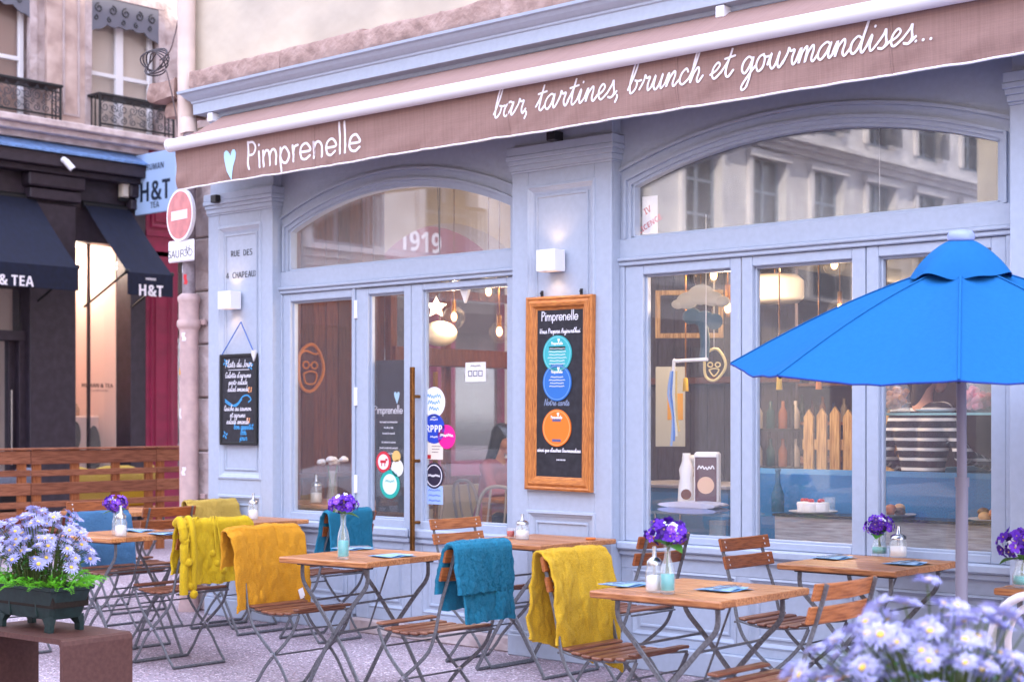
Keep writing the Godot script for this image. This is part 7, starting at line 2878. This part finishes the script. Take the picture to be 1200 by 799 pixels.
	o = thing("cloud_mobile", "pale cloud with a teal striped bird hanging in the first right window", "mobile", Vector3(1.22, 2.12, -.38))
	s = new_st()
	for q in [[-.10, .12, .07], [0, .15, .085], [.09, .12, .06], [.16, .10, .045], [-.17, .10, .04]]: ball(s, Vector3(q[0], q[1], 0), Vector3(q[2] * 1.2, q[2] * .75, .03), 12, 8)
	part(o, "cloud", s, mat(Color(.80, .78, .74), .9))
	s = new_st()
	for q in [[-.06, .02, .07], [.03, .0, .08], [.11, -.02, .06]]: ball(s, Vector3(q[0], q[1], .01), Vector3(q[2], .05, .02), 12, 8)
	tube(s, smooth([Vector3(.02, -.02, .01), Vector3(.04, -.14, .01), Vector3(.03, -.26, .01)], 4), .030, 8)
	part(o, "bird", s, mat(Color(.16, .30, .36), .8))
	s = new_st()
	tube(s, [Vector3(0, .2, 0), Vector3(0, .54, 0)], .002, 5)
	part(o, "cord", s, M.brass)
	# cord lines with coloured tassels, middle window
	for q in [[1.74, -.45], [1.98, -.5], [2.22, -.5], [2.42, -.5], [1.02, -.5]]:
		o = thing("tassel_garland", "thin gold cord hanging in the right hand windows", "garland", Vector3(q[0], 0, q[1]), 0, "gold cords in the windows")
		s = new_st()
		tube(s, [Vector3(0, 1.75, 0), Vector3(0, 2.66, 0)], .005, 5)
		o.set_meta("label", ["thin gold cord hanging left in the middle right window", "second gold cord in the middle right window", "third gold cord in the middle right window", "last gold cord of the middle right window", "thin gold cord at the left of the first right window"][[1.74, 1.98, 2.22, 2.42, 1.02].find(q[0])])
		part(o, "cord", s, M.brass)
		s = new_st()
		lathe(s, [Vector2(0, -.08), Vector2(.02, -.08), Vector2(.014, 0), Vector2(0, .01)], 8, xf(Vector3(0, 1.76, 0)))
		part(o, "tassel", s, mat([Color(.86, .68, .15), Color(.85, .12, .45), Color(.86, .68, .15), Color(.9, .9, .9), Color(.85, .5, .2)][int(q[0] * 10) % 5], .8))
	# framed pictures in the first window's depth
	o = thing("wooden_frame", "pale wooden picture frame hanging deep in the first right window", "picture frame", Vector3(.30, 2.25, -1.55), 35)
	s = new_st()
	frame(s, -.24, .24, -.17, .17, .035, -.012, .012, .003)
	part(o, "frame", s, M.picket_y)
	o = thing("paper_banner", "cream paper banner with a yellow patch in the first right window", "banner", Vector3(.50, 1.62, -1.05), 40)
	s = new_st()
	bx(s, -.10, .10, -.30, .24, -.004, .004, .002)
	part(o, "paper", s, mat(Color(.68, .69, .68), .9))
	s = new_st()
	bx(s, -.02, .085, -.12, .06, .0042, .007)
	part(o, "yellow_patch", s, mat(Color(.80, .58, .14), .8))
	# round white lamp shade hanging in the middle window
	o = thing("drum_lamp", "white rounded drum lamp hanging in the middle right window", "pendant lamp", Vector3(1.20, 2.36, -1.25))
	s = new_st()
	lathe(s, [Vector2(0, -.09), Vector2(.16, -.09), Vector2(.19, -.06), Vector2(.19, .05), Vector2(.15, .09), Vector2(0, .10)], 26)
	part(o, "lamp_shade", s, mat(Color(.88, .84, .78), .6))
	s = new_st()
	tube(s, [Vector3(0, .09, 0), Vector3(0, .30, 0)], .004, 6)
	part(o, "flex", s, M.brass)

# ------------------------------------------------------------------ people
# bones: [a, b, ra, rb]; a smooth union of tapered capsules meshed as surface nets
func flesh(s: SurfaceTool, bones: Array, cell: float, k: float) -> void:
	var lo := Vector3.ONE * 1e9; var hi := -lo
	for b in bones:
		for q in [[b[0], b[2]], [b[1], b[3]]]:
			lo = lo.min(q[0] - Vector3.ONE * (q[1] + k + cell * 2)); hi = hi.max(q[0] + Vector3.ONE * (q[1] + k + cell * 2))
	var n := Vector3i(((hi - lo) / cell).ceil()) + Vector3i.ONE
	var F := PackedFloat32Array()
	F.resize(n.x * n.y * n.z)
	F.fill(1e3)
	for b in bones:
		var a: Vector3 = b[0]; var d: Vector3 = b[1] - b[0]
		var dd := maxf(d.length_squared(), 1e-9)
		var rm := maxf(b[2], b[3]) + k + cell * 2
		var l := Vector3i(((a.min(b[1]) - Vector3.ONE * rm - lo) / cell).floor()).clamp(Vector3i.ZERO, n - Vector3i.ONE)
		var h := Vector3i(((a.max(b[1]) + Vector3.ONE * rm - lo) / cell).ceil()).clamp(Vector3i.ZERO, n - Vector3i.ONE)
		for z in range(l.z, h.z + 1):
			for y in range(l.y, h.y + 1):
				var at := (z * n.y + y) * n.x
				for x in range(l.x, h.x + 1):
					var p := lo + Vector3(x, y, z) * cell
					var t := clampf((p - a).dot(d) / dd, 0.0, 1.0)
					var v: float = p.distance_to(a + d * t) - lerpf(b[2], b[3], t)
					var o := F[at + x]
					var m := maxf(k - absf(o - v), 0.0) / k
					F[at + x] = minf(o, v) - m * m * k * .25
	var idx := {}
	var P := PackedVector3Array(); var Nn := PackedVector3Array()
	var step := [1, n.x, n.x * n.y]
	for z in n.z - 1:
		for y in n.y - 1:
			for x in n.x - 1:
				var at := (z * n.y + y) * n.x + x
				var c := Vector3(); var cnt := 0
				var f0 := F[at]
				if f0 > cell * 3 or f0 < -cell * 3: continue
				for e in 12:
					var ax := e / 4; var j := e % 4
					var o1: int = step[(ax + 1) % 3] if j & 1 else 0
					var o2: int = step[(ax + 2) % 3] if j & 2 else 0
					var fa := F[at + o1 + o2]; var fb: float = F[at + o1 + o2 + step[ax]]
					if (fa < 0) == (fb < 0): continue
					var q := Vector3()
					q[(ax + 1) % 3] = 1.0 if j & 1 else 0.0
					q[(ax + 2) % 3] = 1.0 if j & 2 else 0.0
					q[ax] = fa / (fa - fb)
					c += q; cnt += 1
				if cnt:
					idx[at] = P.size()
					P.append(lo + (Vector3(x, y, z) + c / cnt) * cell)
					Nn.append(Vector3(F[at + 1] - f0, F[at + step[1]] - f0, F[at + step[2]] - f0).normalized())
	for at in idx:
		for ax in 3:
			var fa := F[at]; var fb: float = F[at + step[ax]]
			if (fa < 0) == (fb < 0): continue
			var u: int = step[(ax + 1) % 3]; var v: int = step[(ax + 2) % 3]
			if not (idx.has(at - u) and idx.has(at - v) and idx.has(at - u - v)): continue
			var q := [idx[at], idx[at - u], idx[at - u - v], idx[at - v]]
			if fa < 0: q.reverse()
			for t in [[0, 2, 1], [0, 3, 2]]:
				tri_n(s, P[q[t[0]]], P[q[t[1]]], P[q[t[2]]], Nn[q[t[0]]], Nn[q[t[1]]], Nn[q[t[2]]])

func hand_bones(w: Vector3, dir: Vector3, palm: Vector3, curl: float, thumb := 1.0) -> Array:
	# palm and five fingers; dir along the hand, palm the way the palm faces
	var side := dir.cross(palm).normalized() * thumb
	var out := [[w, w + dir * .075, .022, .024], [w + side * .018, w + dir * .075 + side * .026, .015, .013], [w - side * .018, w + dir * .07 - side * .026, .015, .012]]
	for i in 4:
		var o := side * (.030 - i * .020)
		var L: float = [.036, .041, .038, .030][i]
		var p := w + dir * .08 + o
		var d := dir
		for j in 3:
			d = (d + palm * curl * (.5 + j * .2)).normalized()
			var q := p + d * L * (1.0 - .22 * j)
			out.append([p, q, .0088 - .0008 * j, .0082 - .0008 * j])
			p = q
	var tb := w + dir * .02 + side * .024
	var t1 := tb + (side * .8 + dir * .7 + palm * .3).normalized() * .042
	out.append([tb, t1, .012, .0105])
	out.append([t1, t1 + (dir + palm * .5 + side * .2).normalized() * .032, .0105, .0085])
	return out

func head_mesh(s: SurfaceTool, c: Vector3, bas: Basis) -> void:
	# c: centre of the skull; -z of bas is the way the face looks
	var B := func(x, y, z): return c + bas * Vector3(x, y, z)
	var b := [[B.call(0, .03, .015), B.call(0, .035, -.02), .082, .078], [B.call(0, -.04, -.04), B.call(0, -.085, -.065), .058, .034], [B.call(-.03, -.03, -.05), B.call(.03, -.03, -.05), .04, .04]]
	b.append([B.call(0, .005, -.095), B.call(0, -.028, -.112), .011, .013])
	for sg in [-1.0, 1.0]:
		b.append([B.call(sg * .079, .0, .01), B.call(sg * .083, .025, .018), .012, .016])
		b.append([B.call(sg * .013, -.031, -.103), B.call(sg * .014, -.030, -.10), .008, .008])
	b.append([B.call(-.022, -.062, -.090), B.call(.022, -.062, -.090), .009, .009])
	b.append([B.call(-.018, -.073, -.088), B.call(.018, -.073, -.088), .009, .009])
	b.append([B.call(0, -.05, .02), B.call(0, -.14, .035), .052, .050])
	flesh(s, b, .0045, .018)

func face_parts(o: Node3D, c: Vector3, bas: Basis) -> void:
	for sg in [-1.0, 1.0]:
		var s := new_st()
		ball(s, c + bas * Vector3(sg * .032, .005, -.083), Vector3(.013, .010, .009), 10, 8, bas)
		var e := part(o, "eye", s, M.label_white)
		s = new_st()
		ball(s, c + bas * Vector3(sg * .032, .005, -.091), Vector3(.006, .006, .003), 8, 6, bas)
		part(e, "iris", s, M.black)
		s = new_st()
		tube(s, [c + bas * Vector3(sg * .016, .026, -.094), c + bas * Vector3(sg * .035, .030, -.092), c + bas * Vector3(sg * .052, .022, -.082)], .0035, 6)
		part(o, "eyebrow", s, mat(Color(.12, .08, .06), .9))
	var s := new_st()
	tube(s, smooth([c + bas * Vector3(-.024, -.066, -.097), c + bas * Vector3(0, -.066, -.103), c + bas * Vector3(.024, -.066, -.097)], 3), .004, 6)
	part(o, "lips", s, mat(Color(.62, .30, .28), .5))

func build_people() -> void:
	var skin := mat(Color(.80, .58, .48), .55)
	skin.subsurf_scatter_enabled = true
	skin.subsurf_scatter_strength = .1
	# standing, back to the street, in a striped jersey
	var p := thing("person", "person in navy and white striped jersey standing with back to the window", "person", Vector3(2.38, .10, -1.02), -8)
	p.scale = Vector3(.90, 1, .95)
	var V := func(x, y, z): return Vector3(x, y, z)
	var hb := Basis(Vector3.UP, -.5) * Basis(Vector3.RIGHT, -.12)
	var hc := Vector3(.02, 1.69, -.07)
	var arms := [[V.call(-.19, 1.44, 0), V.call(-.30, 1.18, .02), .058, .046], [V.call(-.30, 1.18, .02), V.call(-.20, 1.03, -.27), .045, .032], [V.call(.19, 1.44, 0), V.call(.32, 1.20, .02), .058, .046], [V.call(.32, 1.20, .02), V.call(.40, 1.12, -.22), .045, .032]]
	var torso := [[V.call(-.13, 1.43, .0), V.call(.13, 1.43, .0), .075, .075], [V.call(-.10, 1.32, .0), V.call(-.055, 1.06, .0), .105, .080], [V.call(.10, 1.32, .0), V.call(.055, 1.06, .0), .105, .080], [V.call(-.05, 1.06, 0), V.call(-.07, .92, .01), .080, .098], [V.call(.05, 1.06, 0), V.call(.07, .92, .01), .080, .098]]
	var legs := [[V.call(-.09, .88, .01), V.call(-.10, .48, .0), .095, .058], [V.call(-.10, .48, 0), V.call(-.10, .08, .03), .055, .038], [V.call(.09, .88, .01), V.call(.11, .48, -.02), .095, .058], [V.call(.11, .48, -.02), V.call(.12, .08, .03), .055, .038], [V.call(-.10, .05, .04), V.call(-.11, .04, -.15), .042, .032], [V.call(.12, .05, .04), V.call(.13, .04, -.15), .042, .032]]
	var body := []
	for b in torso + arms + legs: body.append([b[0], b[1], b[2] * .9, b[3] * .9])
	body.append([V.call(0, 1.46, .0), V.call(.0, 1.60, -.03), .055, .050])
	var s := new_st()
	flesh(s, body, .018, .05)
	head_mesh(s, hc, hb)
	flesh(s, hand_bones(V.call(-.20, 1.03, -.27), V.call(.35, -.1, -.93).normalized(), V.call(0, -1, 0).normalized(), .25, -1.0), .004, .010)
	flesh(s, hand_bones(V.call(.40, 1.12, -.22), V.call(.35, .05, -.93).normalized(), V.call(-1, -.2, 0).normalized(), .5, -1.0), .004, .010)
	part(p, "body", s, skin)
	s = new_st()
	flesh(s, torso + arms, .016, .05)
	part(p, "jersey", s, mat(Color.WHITE, .9, T.stripes, Vector3(17, 17, 17)))
	s = new_st()
	var tr := []
	for b in legs.slice(0, 4): tr.append([b[0], b[1], b[2] * 1.04, b[3] * 1.12])
	tr.append([V.call(-.06, .92, .01), V.call(.06, .92, .01), .112, .112])
	flesh(s, tr, .018, .05)
	part(p, "trousers", s, mat(Color(.07, .09, .16), .9, T.fleece, Vector3(9, 9, 9)))
	s = new_st()
	for b in legs.slice(4): flesh(s, [[b[0], b[1], b[2] * 1.1, b[3] * 1.15]], .012, .02)
	part(p, "shoes", s, M.black)
	s = new_st()
	flesh(s, [[hc + hb * Vector3(0, .05, .02), hc + hb * Vector3(0, .055, -.01), .092, .085], [hc + hb * Vector3(-.05, .0, .03), hc + hb * Vector3(-.045, -.05, .05), .05, .04], [hc + hb * Vector3(.05, 0, .03), hc + hb * Vector3(.045, -.05, .05), .05, .04], [hc + hb * Vector3(0, -.02, .06), hc + hb * Vector3(0, -.20, .075), .065, .045]], .009, .03)
	part(p, "hair", s, mat(Color(.10, .065, .05), .6))
	face_parts(p, hc, hb)
	# seated guest in pink in the left room, turned to the table
	p = thing("person", "seated person with dark hair and pink jumper behind the door glass", "person", Vector3(-2.30, .10, -2.35), -80)
	hb = Basis(Vector3.RIGHT, -.2)
	hc = Vector3(0, 1.23, -.08)
	torso = [[V.call(-.12, 1.0, -.02), V.call(.12, 1.0, -.02), .07, .07], [V.call(-.07, .88, .0), V.call(-.07, .62, .03), .10, .10], [V.call(.07, .88, 0), V.call(.07, .62, .03), .10, .10], [V.call(-.08, .56, .03), V.call(.08, .56, .03), .12, .12]]
	arms = [[V.call(-.18, 1.0, -.02), V.call(-.23, .80, -.12), .056, .046], [V.call(-.23, .80, -.12), V.call(-.12, .80, -.34), .044, .032], [V.call(.18, 1.0, -.02), V.call(.23, .80, -.12), .056, .046], [V.call(.23, .80, -.12), V.call(.12, .80, -.34), .044, .032]]
	legs = [[V.call(-.09, .54, .0), V.call(-.11, .52, -.40), .085, .06], [V.call(-.11, .52, -.40), V.call(-.10, .08, -.36), .056, .038], [V.call(.09, .54, .0), V.call(.11, .52, -.40), .085, .06], [V.call(.11, .52, -.40), V.call(.10, .08, -.36), .056, .038], [V.call(-.10, .05, -.35), V.call(-.11, .04, -.52), .04, .03], [V.call(.10, .05, -.35), V.call(.11, .04, -.52), .04, .03]]
	body = []
	for b in torso + arms + legs: body.append([b[0], b[1], b[2] * .9, b[3] * .9])
	body.append([V.call(0, 1.02, -.02), V.call(.0, 1.14, -.05), .05, .046])
	s = new_st()
	flesh(s, body, .018, .05)
	head_mesh(s, hc, hb)
	flesh(s, hand_bones(V.call(-.12, .80, -.34), V.call(.5, -.05, -.85).normalized(), V.call(0, -1, 0), .2, -1.0), .004, .010)
	flesh(s, hand_bones(V.call(.12, .80, -.34), V.call(-.5, -.05, -.85).normalized(), V.call(0, -1, 0), .2, 1.0), .004, .010)
	part(p, "body", s, skin)
	s = new_st()
	flesh(s, torso + arms, .016, .05)
	part(p, "jumper", s, mat(Color(.84, .50, .58), .95, T.fleece, Vector3(9, 9, 9), T.fleece_n, .5))
	s = new_st()
	tr = []
	for b in legs.slice(0, 4): tr.append([b[0], b[1], b[2] * 1.04, b[3] * 1.12])
	flesh(s, tr, .018, .05)
	part(p, "trousers", s, mat(Color(.13, .20, .36), .9, T.fleece, Vector3(9, 9, 9)))
	s = new_st()
	for b in legs.slice(4): flesh(s, [[b[0], b[1], b[2] * 1.1, b[3] * 1.15]], .012, .02)
	part(p, "shoes", s, M.black)
	s = new_st()
	flesh(s, [[hc + hb * Vector3(0, .05, .02), hc + hb * Vector3(0, .055, -.01), .094, .088], [hc + hb * Vector3(-.06, .0, .03), hc + hb * Vector3(-.07, -.20, .05), .05, .04], [hc + hb * Vector3(.06, 0, .03), hc + hb * Vector3(.07, -.20, .05), .05, .04], [hc + hb * Vector3(0, -.02, .06), hc + hb * Vector3(0, -.22, .085), .06, .05]], .009, .03)
	part(p, "hair", s, mat(Color(.09, .06, .05), .6))
	face_parts(p, hc, hb)
